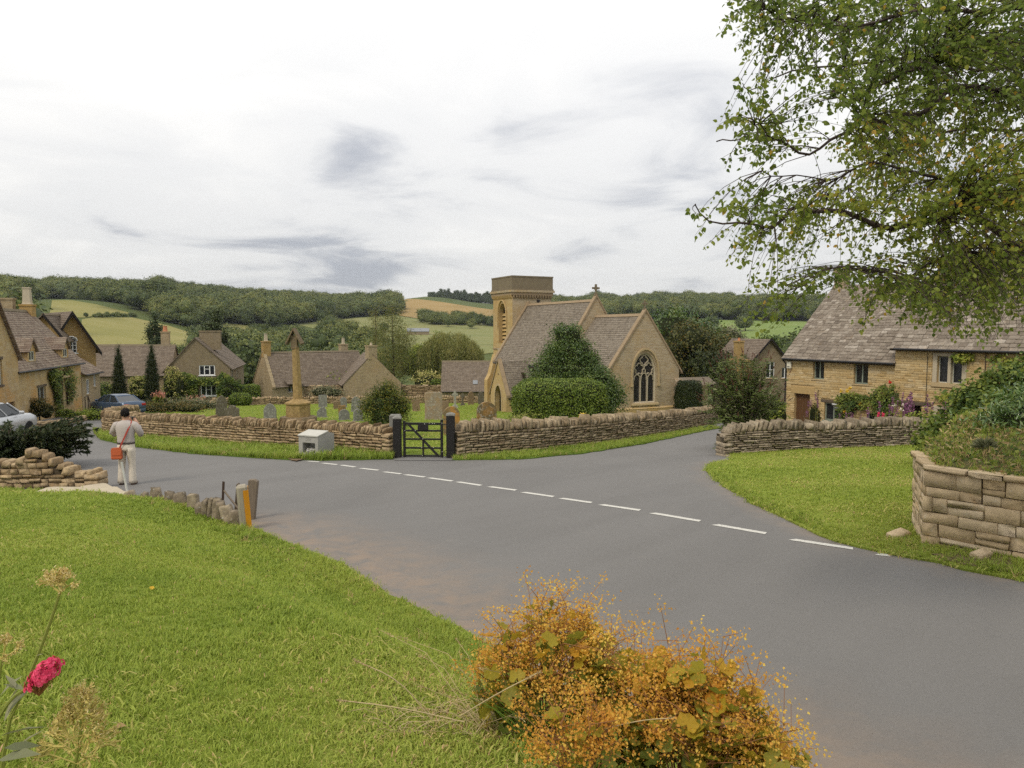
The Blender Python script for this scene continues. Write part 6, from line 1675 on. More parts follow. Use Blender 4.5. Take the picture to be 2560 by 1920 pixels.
clipped('clipped_hedge', 'large clipped hedge with rounded corners behind the churchyard wall', (hx, 33.8, plane_z(33.8) - .1), (2.12, 1.6, 1.27), R(8), M['leaf_hedge'], 26000, .085, power=4.5)
# small yellowish shrub at its foot
b_ = pt(1305, 31.5); tree('shrub', 'small yellow green shrub at the left foot of the clipped hedge', b_, [(0, 0, .5, .75, .5, .45)], M['leaf_lime'], 40, 24, .13, .07, 'shrub', trunk=.03, tint_shift=-.2)
# yew by the gate
y_ = pt(962, 30.5)
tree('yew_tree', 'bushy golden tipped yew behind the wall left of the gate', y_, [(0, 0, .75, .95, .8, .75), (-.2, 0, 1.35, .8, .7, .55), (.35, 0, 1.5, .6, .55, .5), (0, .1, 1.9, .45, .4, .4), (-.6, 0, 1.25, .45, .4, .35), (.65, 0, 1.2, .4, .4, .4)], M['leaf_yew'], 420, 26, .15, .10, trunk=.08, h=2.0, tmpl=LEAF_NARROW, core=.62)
# --- far middle distance
def birch_far(name, label, px, Y, h, w, seed, mat, leaf=.22, dens=1.0):
 r_ = np.random.default_rng(seed); L = []
 for k in range(9):
  t = (k + .6) / 9; rad = w / 2 * (math.sin(math.pi * min(1, .16 + t * .86)) ** .8)
  L.append((r_.normal() * .12 * w, r_.normal() * .12 * w, h * (t * .95 + .05), rad, rad, h / 9))
 return tree(name, label, pt(px, Y), L, mat, int(260 * dens), 34, .34, leaf, trunk=.14, h=h * .95, tmpl=LEAF_NARROW, flat=1.5, inner=.6, mat_trunk=M['bark'])
birch_far('birch_tree', 'tall weeping birch rising behind the yew, taller of the two', 985, 92, 11.8, 6.6, 5, M['leaf_birchfar'], .24, 1.5)
birch_far('birch_tree', 'thin pale birch spire left of the tall weeping birch', 938, 98, 12.6, 2.3, 6, M['leaf_willow'], .2, .4)
def willow(label, px, Y, h, w):
 rng = rng_next(); root = empty('willow_tree', pt(px, Y), 0, label, 'tree')
 P, T = [], []
 for k in range(420):
  a = rng.uniform(0, 2 * math.pi); r_ = w / 2 * math.sqrt(rng.uniform(.05, 1)); top = h * (1 - .30 * (r_ / (w / 2)) ** 2.2) + rng.normal() * .15; L_ = rng.uniform(.35, .8) * top; n = 60
  s = np.linspace(0, 1, n); P.append(np.c_[r_ * math.cos(a) + rng.normal(0, .14, n) + .25 * s * math.cos(a), r_ * math.sin(a) + rng.normal(0, .14, n), top - s * L_]); T.append(np.clip(np.full(n, rng.uniform(.2, .9)) - .2 * s + rng.normal(0, .1, n), 0, 1))
 P = np.concatenate(P); T = np.concatenate(T)
 Rm = rand_rot(len(P), rng, 0); x = rng.normal(0, .35, (len(P), 3)); x[:, 2] -= 1; x /= np.linalg.norm(x, axis=1, keepdims=True); y = np.cross(rng.normal(size=x.shape), x); y /= np.linalg.norm(y, axis=1, keepdims=True); Rm = np.stack([x, y, np.cross(x, y)], axis=2)
 o = leaf_object('crown', P, .30, M['leaf_willow'], root, rng, T, LEAF_NARROW, rot=Rm); o['kind'] = 'stuff'
 trunk_limbs(root, .25, h * .8, np.array([(w / 3 * math.cos(a), w / 3 * math.sin(a), h * .8) for a in np.linspace(0, 6, 9)]), rng=rng)
willow('rounded weeping willow behind the barn roof', 1125, 92, 8.3, 8.2)
def roundtree(label, px, Y, h, w, mat, seed, leaf=.3, name='tree', dens=1.0, group=None, shift=0, cy_=.58, wide=1.0, per=30, spread=None):
 r_ = np.random.default_rng(seed); L = []
 for k in range(9):
  a = r_.uniform(0, 6.28); rr = w / 2 * r_.uniform(.15, .62); z = h * r_.uniform(.35, .82); q = w * r_.uniform(.20, .30)
  L.append((rr * math.cos(a), rr * math.sin(a), z, q, q, q * .85))
 L.append((0, 0, h * cy_, w * .36, w * .36, h * .36))
 return tree(name, label, pt(px, Y), L, mat, int(260 * dens), per, spread or w * .055, leaf, trunk=w * .035, h=h * .7, group=group, core=.72, tint_shift=shift)
roundtree('light green tree between the weeping birch and the willow', 1048, 105, 7.2, 7.0, M['leaf_bright'], 21, shift=-.1)
tree('young_tree', 'small bright green spire tree above the willow', pt(1092, 120), conical_lobes(9.6, 3.0, 6, 9), M['leaf_bright'], 130, 26, .28, .28, trunk=.1, h=8)
roundtree('large dark round tree right of the church roof', 1690, 88, 10.6, 12.0, M['leaf_holly'], 31, .32, dens=1.6, shift=-.12)
roundtree('bronze tinted spreading yew right of the church gable', 1742, 74, 7.6, 8.6, M['leaf_copper'], 32, .26, dens=1.8, shift=0.02)
roundtree('dark low yew under the bronze yew', 1640, 70, 5.6, 5.2, M['leaf_dark'], 33, .24, dens=1.2)
roundtree('dark evergreen bush beside the shed right of the church', 1790, 66, 4.6, 5.0, M['leaf_dark'], 35, .22, dens=1.2, shift=.2)
roundtree('grey green tree behind the bronze yew', 1818, 115, 11.2, 7.6, M['leaf_sage'], 34, .34, dens=1.2)
roundtree('dark bushy tree behind the small grey house', 1915, 105, 9.4, 5.4, M['leaf_green'], 36, .30, shift=-.15)
clipped('clipped_hedge', 'dark square clipped yew right of the church buttress', (X_at(1727, 47), 47.5, plane_z(47)), (.75, .75, 1.15), .3, M['leaf_dark'], 5000, .10, power=6)
# conifers and cypresses on the left
tree('conifer_tree', 'dark spire conifer above the long wing roof', pt(388, 105), conical_lobes(11.2, 5.6, 7, 12), M['leaf_con'], 620, 26, .28, .28, trunk=.2, h=9, core=.7)
tree('conifer_tree', 'dark broad conifer behind the chimney of the white windowed house', pt(539, 104), conical_lobes(11.8, 6.6, 7, 13, round_=.6), M['leaf_con'], 700, 26, .28, .28, trunk=.2, h=9, core=.7)
def cypress(label, px, Y, h, w):
 rng = rng_next(); L = [(0, 0, h * (k + .5) / 9, w / 2 * (1 - ((k + .3) / 9) ** 2.6) * (.82 + .18 * min(1, k / 2)), w / 2 * (1 - ((k + .3) / 9) ** 2.6), h / 11) for k in range(9)]
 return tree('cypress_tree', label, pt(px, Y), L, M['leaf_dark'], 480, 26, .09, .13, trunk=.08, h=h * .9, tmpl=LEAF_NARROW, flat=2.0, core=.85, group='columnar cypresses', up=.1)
cypress('taller narrow clipped cypress on the left, by the outbuilding', 296, 60, 4.9, 1.15)
cypress('narrow pointed cypress in front of the long wing', 379, 60, 5.1, 1.2)
# garden planting in front of the white windowed house
def shrub(label, px, Y, h, w, mat, leaf=.14, n=90, name='shrub', shift=0.0, dz=0.0, d=None, per=24, group=None):
 x, y, z = pt(px, Y); d = d or w * .8
 return tree(name, label, (x, y, z + dz), [(-w * .2, 0, h * .5, w * .34, d * .4, h * .48), (w * .2, .1, h * .45, w * .34, d * .4, h * .45), (0, 0, h * .6, w * .3, d * .35, h * .42)], mat, n, per, max(.06, w * .06), leaf, 'shrub', trunk=.04, h=h * .6, tint_shift=shift, core=.75, group=group)
shrub('pale variegated shrub left of the second cypress', 352, 66, 2.7, 2.3, M['leaf_lime'], .16, 90)
shrub('pale variegated climber right of the second cypress', 432, 67.8, 3.5, 2.0, M['leaf_lime'], .14, 110)
def creeper(name, label, root_loc, rz, polys, mat, n, leaf, depth=.25, cat='climber', stem=None):
 """leaves spread over a wall area; polys in local (u, v)"""
 rng = rng_next(); root = empty(name, root_loc, rz, label, cat)
 P = []; tot = 0
 for poly in polys:
  A = np.array(poly); lo, hi = A.min(0), A.max(0); k = int(n / len(polys)); got = 0
  while got < k:
   q = rng.uniform(lo, hi, (k * 2, 2)); q = q[in_poly_np(q[:, 0], q[:, 1], poly)][:k - got]
   P.append(np.c_[q[:, 0] + rng.normal(0, .05, len(q)), -np.abs(rng.normal(0, depth, len(q))) - .03, q[:, 1] + rng.normal(0, .05, len(q))]); got += len(q)
 P = np.concatenate(P)
 t = np.clip(.5 + .4 * np.sin(P[:, 0] * 4 + 1) * np.sin(P[:, 2] * 5) + rng.normal(0, .18, len(P)), 0, 1)
 D = np.tile((0, -.8, .5), (len(P), 1))
 o = leaf_object('foliage', P, leaf, mat, root, rng, t, LEAF_OVATE, .5, D); o['kind'] = 'stuff'
 mb = MB()
 for poly in polys:
  A = np.array(poly); c = A.mean(0); lo = A[A[:, 1].argmin()]
  for k in range(5):
   q = A[rng.integers(len(A))]; m = (c + q) / 2
   mb.tube([(lo[0] + rng.normal() * .05, -.04, lo[1]), (c[0] + rng.normal() * .2, -.07, c[1]), (q[0], -.04, q[1])], [.03, .02, .008], 5)
 mb.build('stem', M['bark'], root)
 return root
whM = wh.location
creeper('creeper', 'dark creeper covering the lower gable of the white windowed house', (whM.x, whM.y - .06, 0), A_, [[(.7, -.3), (1.8, .1), (2.8, -.35), (4.7, -.55), (4.7, -1.1), (2.9, -1.15), (2.9, -3.1), (1.4, -3.1), (1.3, -1.1)], [(4.6, -3.1), (4.6, -.6), (5.1, .05), (5.7, -.3), (6.0, -3.1)]], M['leaf_green'], 4200, .17, .35)
shrub('dark round bush at the right corner of the white windowed house', 578, 67.5, 2.6, 2.0, M['leaf_green'], .14, 110, shift=-.2)
clipped('clipped_hedge', 'flat topped clipped hedge between the two far houses', (X_at(610, 71), 71, plane_z(71)), (1.35, .8, .95), .1, M['leaf_hedge'], 5000, .13, power=6)
clipped('clipped_bush', 'low dome clipped bush beside the flat topped hedge', (X_at(598, 66), 66, plane_z(66)), (1.0, .8, .6), .1, M['leaf_hedge'], 2600, .12, power=2.5)
for px_, Y_, hx_, L_, lab in ((300, 57, .35, 2.6, 'low dark clipped box hedge behind the blue car'), (365, 58.5, .36, 2.4, 'low dark clipped box hedge below the pink flowers'), (450, 60, .34, 1.6, 'low dark clipped box hedge at the flower bed end')):
 clipped('box_hedge', lab, (X_at(px_, Y_), Y_, plane_z(Y_)), (L_ / 1.5, .45, hx_), -.35, M['leaf_dark'], 3000, .09, power=6, group='low box hedges')
shrub('bright green bush with pink blooms before the cypress', 395, 57, 1.15, 1.3, M['leaf_bright'], .12, 45)
def blooms(name, label, loc, pts, mat, n, size, spread, cat='flowers', stem_h=None, group=None):
 rng = rng_next(); root = empty(name, loc, 0, label, cat, group)
 P = np.concatenate([np.array(p) + rng.normal(0, spread, (n, 3)) for p in pts])
 o = leaf_object('blossoms', P, size, mat, root, rng, rng.uniform(0, 1, len(P)), LEAF_OVATE, .5); o['kind'] = 'stuff'
 mb = MB()
 for p in pts: mb.tube([(p[0] * .8, p[1], -.02), (p[0], p[1], p[2])], .008, 4)
 mb.build('stem', M['greenstem'], root)
 return root
blooms('flower_clump', 'salmon pink phlox heads in front of the second cypress', pt(393, 56.6), [(-.25, 0, 1.25), (.1, 0, 1.35), (.4, 0, 1.2), (.1, .1, 1.15)], M['rosepink'], 26, .14, .12)
blooms('flower_clump', 'salmon pink flowers below the white ground floor window', pt(487, 61), [(-.5, 0, .85), (.1, 0, .95), (.6, 0, .85)], M['rosepink'], 26, .13, .13)
shrub('wide low perennial bed below the white windows', 480, 58, .75, 5.0, M['leaf_sage'], .12, 90, d=1.2, shift=.1)
shrub('mixed straw coloured perennials along the garden edge', 420, 53, .6, 5.5, M['leaf_copper'], .11, 90, d=1.2, shift=.25)
shrub('leafy bush in front of the outbuilding', 262, 68, 2.0, 3.4, M['leaf_green'], .15, 90)
shrub('low shrub under the first cypress', 265, 58, 1.1, 2.6, M['leaf_green'], .12, 70, shift=.05)
shrub('dark low shrub behind the blue car', 305, 56, .9, 2.2, M['leaf_green'], .11, 60, shift=-.1)
shrub('green plants by the kerb below the far cottage wall', 228, 43.5, .5, 2.6, M['leaf_bright'], .10, 80, d=.8, shift=-.25)
shrub('trailing pink and grey shrub on the far churchyard wall', 815, 72, 1.1, 3.2, M['leaf_sage'], .12, 70, dz=.6, shift=.2)
shrub('feathery green shrub in front of the two chimney house', 815, 78, 2.6, 8.0, M['leaf_bright'], .2, 190, d=2.5, shift=.0)
shrub('yellow flowering bush beside the stone cross shaft', 765, 77.5, 2.4, 3.0, M['leaf_lime'], .16, 80)
shrub('thin bush against the roof behind the stone cross', 745, 79, 3.6, 3.4, M['leaf_copper'], .17, 80, shift=.15)
shrub('golden acer shrub left of the barn', 1075, 80, 3.2, 3.8, M['leaf_lime'], .18, 100, shift=.1)
clipped('clipped_hedge', 'small dark hedge block touching the barn gable', (X_at(1095, 79), 79, plane_z(79)), (.8, .8, 1.2), 0, M['leaf_hedge'], 2600, .15, power=5)
# climbers on the left cottage
lcx = lc.location
creeper('climbing_rose', 'dark climber left of the cottage door on the dormer cottage', (lcx.x, lcx.y, 0), LZ, [[(5.2, 1.3), (6.4, 1.7), (7.3, 1.3), (7.1, -.2), (7.1, -1.4), (6.4, -1.4), (6.2, .0)]], M['leaf_green'], 1500, .13, .22)
creeper('climbing_rose', 'thinner climber right of the cottage door on the dormer cottage', (lcx.x, lcx.y, 0), LZ, [[(8.3, 1.5), (9.4, 1.6), (10.4, .6), (9.8, -.7), (8.9, -.9), (8.7, .3)]], M['leaf_green'], 800, .12, .2)
shrub('reddish shrub under the ground floor window of the dormer cottage', 92, 42.5, 1.35, 1.6, M['leaf_copper'], .1, 60, shift=.3)
shrub('small green shrub by the dormer cottage steps', 160, 45, .55, 1.2, M['leaf_bright'], .08, 40, shift=-.2)
# cottage garden on the right: roses, flowers
cx1, cy1 = cot.location.x, cot.location.y
creeper('climbing_rose', 'climbing rose with yellow blooms over the green windows of the low cottage', (cx1, cy1, 0), RZ, [[(3.1, .55), (3.6, .85), (4.3, .9), (4.9, .75), (4.9, .2), (4.0, .05), (3.9, -.6), (3.4, -1.0), (3.2, -.5), (3.3, .1)], [(4.9, .9), (5.5, 1.35), (6.3, 1.4), (6.5, .6), (6.1, -.3), (5.8, -.9), (5.4, -.2), (5.1, .1)]], M['leaf_green'], 2600, .10, .22)
def blooms_on(name, label, root, uvs, mat, size, cat='flowers'):
 rng = rng_next(); loc = root.matrix_basis @ Vector((0, 0, 0)); r_ = empty(name, loc, root.rotation_euler.z, label, cat)
 for u, v in uvs:
  P = np.array((u, -.35, v)) + rng.normal(0, .035, (14, 3))
  leaf_object('blossom', P, size, mat, r_, rng, rng.uniform(0, 1, 14), LEAF_OVATE, .3)
blooms_on('rose_blooms', 'yellow rose blooms on the climber of the low cottage', cot, [(3.75, -.05), (4.55, .45), (3.5, .95), (4.0, 1.15), (3.85, 1.0)], M['yellow'], .10)
blooms_on('rose_blooms', 'single red rose at the top of the climber', cot, [(6.05, 1.55)], M['redflower'], .11)
c2x, c2y = cot2.location.x, cot2.location.y
creeper('wisteria', 'bright green wisteria under the eaves of the taller cottage', (c2x, c2y, 0), RZ, [[(2.6, 2.85), (3.2, 3.0), (3.6, 2.8), (3.0, 2.6)], [(3.9, 2.9), (4.9, 2.95), (5.6, 2.5), (5.9, 1.7), (5.3, 1.1), (4.8, 1.3), (5.0, 2.2), (4.4, 2.6)], [(1.9, 1.02), (2.6, 1.2), (3.6, 1.1), (4.6, 1.25), (4.7, .9), (3.4, .75), (2.4, .85)]], M['leaf_bright'], 2200, .13, .2)
def spikes(name, label, px, Y, n, h, w, mat, stem=M['greenstem'], cat='flowers', spk=.35, leafmat=None, size=.05):
 rng = rng_next(); x0, y0, z0 = pt(px, Y); root = empty(name, (x0, y0, z0), 0, label, cat); mb = MB(); P, T = [], []
 for k in range(n):
  x, y = rng.normal(0, w / 3), rng.normal(0, w / 5); hh = h * rng.uniform(.6, 1.1); q = (x * 1.25, y * 1.1, hh)
  mb.tube([(x, y, -.02), (x * 1.1, y, hh * .6), q], [.008, .006, .004], 4)
  m = 60; s = rng.uniform(0, 1, m); P.append(np.c_[q[0] + rng.normal(0, .03, m), q[1] + rng.normal(0, .03, m), hh - s * spk]); T.append(rng.uniform(0, 1, m))
 mb.build('stem', stem, root)
 o = leaf_object('flower_spikes', np.concatenate(P), size, mat, root, rng, np.concatenate(T), LEAF_OVATE, .3); o['kind'] = 'stuff'
 nl = 22 * n; Pl = np.c_[rng.normal(0, w / 2.6, nl), rng.normal(0, w / 4, nl), np.abs(rng.normal(0, h * .22, nl)) + .03]
 o = leaf_object('foliage', Pl, .09, leafmat or M['leaf_sage'], root, rng, rng.uniform(0, 1, nl), LEAF_NARROW, .5); o['kind'] = 'stuff'
spikes('flowering_perennial', 'tall purple loosestrife in front of the dark doorway', 2285, 31.5, 22, 1.75, 1.7, M['purple'], spk=.7, size=.07)
spikes('flowering_perennial', 'magenta flower spikes in the middle of the cottage garden', 2140, 32.5, 5, 1.35, .6, M['purple'], spk=.5)
spikes('flowering_perennial', 'low magenta flowers right of the glazed door', 2228, 31.0, 14, .95, 1.0, M['pink'], spk=.3, size=.07)
spikes('flowering_perennial', 'lone thin purple spike beside the plank door', 2012, 35.5, 3, 1.6, .4, M['purple'], spk=.35)
spikes('flowering_perennial', 'slender pink spike between plank door and window', 2050, 35.0, 2, 1.9, .2, M['purple'], spk=.4)
blooms('flower_clump', 'white daisies above the garden wall', (X_at(2240, 30.5), 30.5, plane_z(30.5)), [(0, 0, 1.35), (.35, 0, 1.38), (.3, 0, 1.15)], M['whiteflower'], 16, .06, .035)
shrub('small olive bush right of the plank door', 2042, 36, 1.25, .6, M['leaf_copper'], .08, 45, shift=.25)
shrub('low leafy plants under the cottage garden wall top', 2330, 29.5, 1.0, 3.2, M['leaf_bright'], .09, 90, d=1.0)
shrub('yellow green shrub beside the buddleia', 1938, 33.5, 1.5, 1.3, M['leaf_bright'], .10, 110, shift=-.05)
# buddleia overhanging the lane
def buddleia():
 rng = rng_next(); x0, y0 = X_at(1868, 25.6), 25.6; z0 = gz_(x0, y0)
 root = empty('buddleia_bush', (x0, y0, z0), 0, 'tall loose bush with brown spent flower spikes at the end of the garden wall', 'bush')
 mb = MB(); P, D, T, X = [], [], [], []; SP = []
 for k in range(165):
  a = rng.uniform(0, 2 * math.pi); out = rng.uniform(.15, 1.0) ** .75; H_ = 3.5 * (1 - .30 * out ** 2.2) * rng.uniform(.72, 1.02)
  tip = Vector((1.55 * out * math.cos(a) - .12, 1.1 * out * math.sin(a), H_ - (1.9 * max(0, out - .62) if rng.random() < .7 else 0)))
  if k < 14: tip = Vector((-1.35 + rng.normal() * .25, -.75 + rng.normal() * .3, .85 + rng.normal() * .35))
  b = Vector((rng.normal() * .12, rng.normal() * .12, 0)); m = Vector((tip.x * .45, tip.y * .45, max(tip.z * .72, H_ * .62)))
  pts = []
  for s in np.linspace(0, 1, 7): pts.append(b * (1 - s) ** 2 + m * 2 * s * (1 - s) + tip * s * s)
  mb.tube(pts, list(np.linspace(.018, .004, 7)), 4, cap=False)
  n = 62; s = rng.uniform(.25, 1, n); A = np.array([tuple(p) for p in pts]); base = np.stack([np.interp(s, np.linspace(0, 1, 7), A[:, i]) for i in range(3)], 1)
  d = rng.normal(size=(n, 3)); d[:, 2] = np.abs(d[:, 2]) * .3 - .25; d /= np.linalg.norm(d, axis=1, keepdims=True)
  P.append(base + d * .09); X.append(d); T.append(np.clip(rng.beta(2, 2.2, n), 0, 1))
  if tip.z > .9 and rng.random() < .55:
   dr = (pts[-1] - pts[-2]).normalized() + Vector((rng.normal() * .3, 0, .35)); dr.normalize(); L_ = rng.uniform(.16, .34)
   m_ = 40; s2 = rng.uniform(0, 1, m_); SP.append(np.array(tip)[None] + np.array(dr)[None] * (s2 * L_)[:, None] + rng.normal(0, .014, (m_, 3)) * (1.2 - s2[:, None]))
 mb.build('stems', M['grey_wood'], root)
 P, X, T = np.concatenate(P), np.concatenate(X), np.concatenate(T)
 z = rng.normal(0, .4, X.shape); z[:, 2] += 1; z -= (z * X).sum(1, keepdims=True) * X; z /= np.linalg.norm(z, axis=1, keepdims=True); Rm = np.stack([X, np.cross(z, X), z], axis=2)
 o = leaf_object('foliage', P, .17, M['leaf_budd'], root, rng, T, LEAF_NARROW, rot=Rm); o['kind'] = 'stuff'
 o = leaf_object('spent_flower_spikes', np.concatenate(SP), .035, M['brownspike'], root, rng, rng.uniform(0, 1, sum(map(len, SP)))); o['kind'] = 'stuff'
buddleia()
# laurel and dark shrubs over the raised bed
def laurel(label, loc, lobes, n, leaf, mat, clumps=200, tmpl=LEAF_NARROW, shift=0):
 return tree('laurel_bush' if mat is M['leaf_laurel'] else 'shrub', label, loc, lobes, mat, clumps, n, .16, leaf, 'bush', trunk=.06, h=1.2, tmpl=tmpl, up=.4, core=.7, tint_shift=shift, flat=.8)
l0 = at(2590, 1140, 12.4); lz = 2.1
laurel('glossy dark laurel on the raised bed', (l0.x, l0.y, lz - .25), [(0, 0, .5, .85, .7, .5), (.7, .2, .7, .9, .8, .65), (-.45, .3, .32, .5, .5, .3)], 36, .12, M['leaf_laurel'], 230)
l1 = at(2535, 1060, 19.0)
laurel('dense dark green bush behind the laurel, against the taller cottage', (l1.x, l1.y, .6), [(0, 0, .7, 1.9, 1.0, .9), (.5, 0, 1.6, 1.5, 1.0, .9), (-1.4, 0, .5, 1.0, .8, .6), (1.6, 0, 2.0, 1.5, 1.0, .9), (-.6, 0, 1.3, 1.0, .9, .7)], 34, .11, M['leaf_green'], 800, LEAF_OVATE, -.12)
# low weeds on top of the raised bed
rng = rng_next(); wd = empty('bed_weeds', (6.6, 10.6, bedz(6.6, 10.6)), 0, 'dry grass and low weeds covering the raised bed top', 'weeds', kind='stuff')
Pw, n = [], 0
while n < 4200:
 q = np.c_[rng.uniform(5.7, 9.5, 2000), rng.uniform(7, 13.2, 2000)]; q = q[in_poly_np(q[:, 0], q[:, 1], BEDPOLY)]
 Pw.append(q); n += len(q)
q = np.concatenate(Pw)[:4200]; zq = np.array([bedz(a, b) for a, b in q])
Pw = np.c_[q[:, 0] - 6.6, q[:, 1] - 10.6, zq - bedz(6.6, 10.6) + rng.uniform(0.0, .09, len(q))]
sel = rng.random(len(q)) < .3
leaf_object('dry_grass', Pw[sel], .10, M['straw'], wd, rng, rng.uniform(0, .8, sel.sum()), LEAF_NARROW, .2)
leaf_object('weed_leaves', Pw[~sel], .055, M['leaf_green'], wd, rng, rng.uniform(.2, 1, (~sel).sum()), LEAF_OVATE, .6)
# silvery euphorbia
ep = at(2462, 1150, 11.0)
rng = rng_next(); eu = empty('euphorbia', (ep.x, ep.y, bedz(ep.x, ep.y)), 0, 'small blue grey rosette plant on the raised bed', 'plant')
d = rng.normal(size=(160, 3)); d[:, 2] = np.abs(d[:, 2]); d /= np.linalg.norm(d, axis=1, keepdims=True)
zz = np.cross(d, rng.normal(size=d.shape)); zz /= np.linalg.norm(zz, axis=1, keepdims=True)
leaf_object('leaves', d * np.array((.13, .13, .12)) + np.array((0, 0, .05)), .13, M['leaf_sage'], eu, rng, rng.uniform(.2, .8, 160), LEAF_NARROW, rot=np.stack([d, np.cross(zz, d), zz], axis=2))
# juniper hiding the silver car
def juniper():
 rng = rng_next(); x0, y0 = X_at(22, 20.2), 20.2; z0 = gz_(x0, y0); root = empty('juniper_bush', (x0, y0, z0), 0, 'wide dark spreading juniper in front of the silver car', 'bush')
 mb = MB(); P, X, T = [], [], []
 for k in range(520):
  a = rng.uniform(0, 2 * math.pi); L_ = rng.uniform(.6, 2.15); el = rng.uniform(.05, .75)
  d = Vector((math.cos(a), math.sin(a) * .75, math.sin(el) * .62)); tip = Vector((d.x * L_ * 1.0, d.y * L_, .15 + d.z * L_ * 1.05 + rng.uniform(-.1, .1))); tip.z = min(tip.z * 1.15 + .1, 1.55 - .05 * tip.x ** 2)
  pts = [Vector((0, 0, .1)), Vector((tip.x * .5, tip.y * .5, tip.z * .75 + .1)), tip + Vector((0, 0, -.02))]
  mb.tube(pts, [.03, .018, .006], 4, cap=False)
  n = 95; s = rng.uniform(.3, 1.05, n); A = np.array([tuple(p) for p in pts]); base = np.stack([np.interp(s, [0, .5, 1], A[:, i]) for i in range(3)], 1)
  dd = np.array(tip - pts[1]); dd /= np.linalg.norm(dd); dv = dd[None] + rng.normal(0, .45, (n, 3)); dv[:, 2] -= .1; dv /= np.linalg.norm(dv, axis=1, keepdims=True)
  P.append(base + dv * .05); X.append(dv); T.append(np.clip(rng.beta(2, 2.5, n) * .9 + (.1 if rng.random() < .12 else 0), 0, 1))
 mb.build('branches', M['bark'], root); P, X, T = map(np.concatenate, (P, X, T))
 z = np.cross(X, rng.normal(size=X.shape)); z /= np.linalg.norm(z, axis=1, keepdims=True)
 o = leaf_object('foliage', P, .16, M['leaf_juniper'], root, rng, T, LEAF_NARROW, rot=np.stack([X, np.cross(z, X), z], axis=2)); o['kind'] = 'stuff'
juniper()
# --- woods on the hills: one mass each, made of many small crowns
def blob_mesh(name, seed, mat, conifer=False):
 rng = np.random.default_rng(seed); V, F = [], []
 if conifer: L = [(0, 0, .35, .36, .36, .3), (0, 0, .7, .24, .24, .28), (0, 0, 1.0, .13, .13, .25)]
 else: L = [(rng.uniform(-.25, .25), rng.uniform(-.25, .25), .45 + rng.uniform(-.12, .18), .34, .34, .30) for _ in range(6)] + [(0, 0, .45, .45, .45, .4)]
 P, D, t, C = clump_points(L, 190, 16, .052, rng, .3, .8, -.4)
 V, F, k = leaves_np(P, .055, rng, LEAF_DIAMOND, .5, D); T = np.repeat(np.clip(t, 0, 1), k)
 bm = bmesh.new(); bmesh.ops.create_icosphere(bm, subdivisions=2, radius=1); vv = np.array([v.co[:] for v in bm.verts]); ff = np.array([[v.index for v in f.verts] for f in bm.faces]); bm.free()
 for l in L:
  F = np.r_[F, ff + len(V)]; V = np.r_[V, vv * np.array(l[3:]) * .74 * (1 + .08 * np.sin(vv[:, :1] * 9 + vv[:, 2:] * 7)) + np.array(l[:3])]; T = np.r_[T, np.full(len(vv), rng.uniform(.15, .4))]
 me = np_mesh(name, V, F, T); me.materials.append(mat)
 o = bpy.data.objects.new(name, me); o.color = (0, 0, 0, 1)
 return o
def scatter_group(name, insts):
 """geometry nodes: instance the given objects on the mesh points, using attributes scl, rot, pick"""
 ng = bpy.data.node_groups.new(name, 'GeometryNodeTree')
 ng.interface.new_socket('Geometry', in_out='INPUT', socket_type='NodeSocketGeometry'); ng.interface.new_socket('Geometry', in_out='OUTPUT', socket_type='NodeSocketGeometry')
 gi, go = ng.nodes.new('NodeGroupInput'), ng.nodes.new('NodeGroupOutput'); L = ng.links
 join = ng.nodes.new('GeometryNodeJoinGeometry')
 def attr(nm, typ):
  n = ng.nodes.new('GeometryNodeInputNamedAttribute'); n.data_type = typ; n.inputs['Name'].default_value = nm; return n.outputs['Attribute']
 pick, scl, rot = attr('pick', 'INT'), attr('scl', 'FLOAT_VECTOR'), attr('rot', 'FLOAT_VECTOR')
 for k, ob in enumerate(insts):
  oi = ng.nodes.new('GeometryNodeObjectInfo'); oi.inputs['Object'].default_value = ob; oi.inputs['As Instance'].default_value = True
  ip = ng.nodes.new('GeometryNodeInstanceOnPoints'); L.new(gi.outputs[0], ip.inputs['Points']); L.new(oi.outputs['Geometry'], ip.inputs['Instance'])
  cmp_ = ng.nodes.new('FunctionNodeCompare'); cmp_.data_type = 'INT'; cmp_.operation = 'EQUAL'; L.new(pick, cmp_.inputs[2]); cmp_.inputs[3].default_value = k
  L.new(cmp_.outputs[0], ip.inputs['Selection']); L.new(scl, ip.inputs['Scale']); L.new(rot, ip.inputs['Rotation']); L.new(ip.outputs[0], join.inputs[0])
 L.new(join.outputs[0], go.inputs[0])
 return ng
def scatter(name, P, scl, rot, pick, ng, kind='stuff', label=None, cat=None):
 n = len(P); me = bpy.data.meshes.new(name); me.vertices.add(n); me.vertices.foreach_set('co', np.asarray(P, np.float32).ravel()); me.update()
 for nm, typ, key, a in (('scl', 'FLOAT_VECTOR', 'vector', scl), ('rot', 'FLOAT_VECTOR', 'vector', rot)):
  at_ = me.attributes.new(nm, typ, 'POINT'); at_.data.foreach_set(key, np.asarray(a, np.float32).ravel())
 at_ = me.attributes.new('pick', 'INT', 'POINT'); at_.data.foreach_set('value', np.asarray(pick, np.int32))
 o = bpy.data.objects.new(name, me); COL.objects.link(o); o.color = (0, 0, 0, 1)
 md = o.modifiers.new('scatter', 'NODES'); md.node_group = ng
 return tag(o, label, cat, kind=kind)
WOODS = [blob_mesh('wood_crown', 40 + k, M['leaf_wood']) for k in range(6)]
CONS = [blob_mesh('plantation_crown', 60 + k, M['leaf_con'], True) for k in range(3)]
NG_W = scatter_group('wood_scatter', WOODS); NG_C = scatter_group('plantation_scatter', CONS)
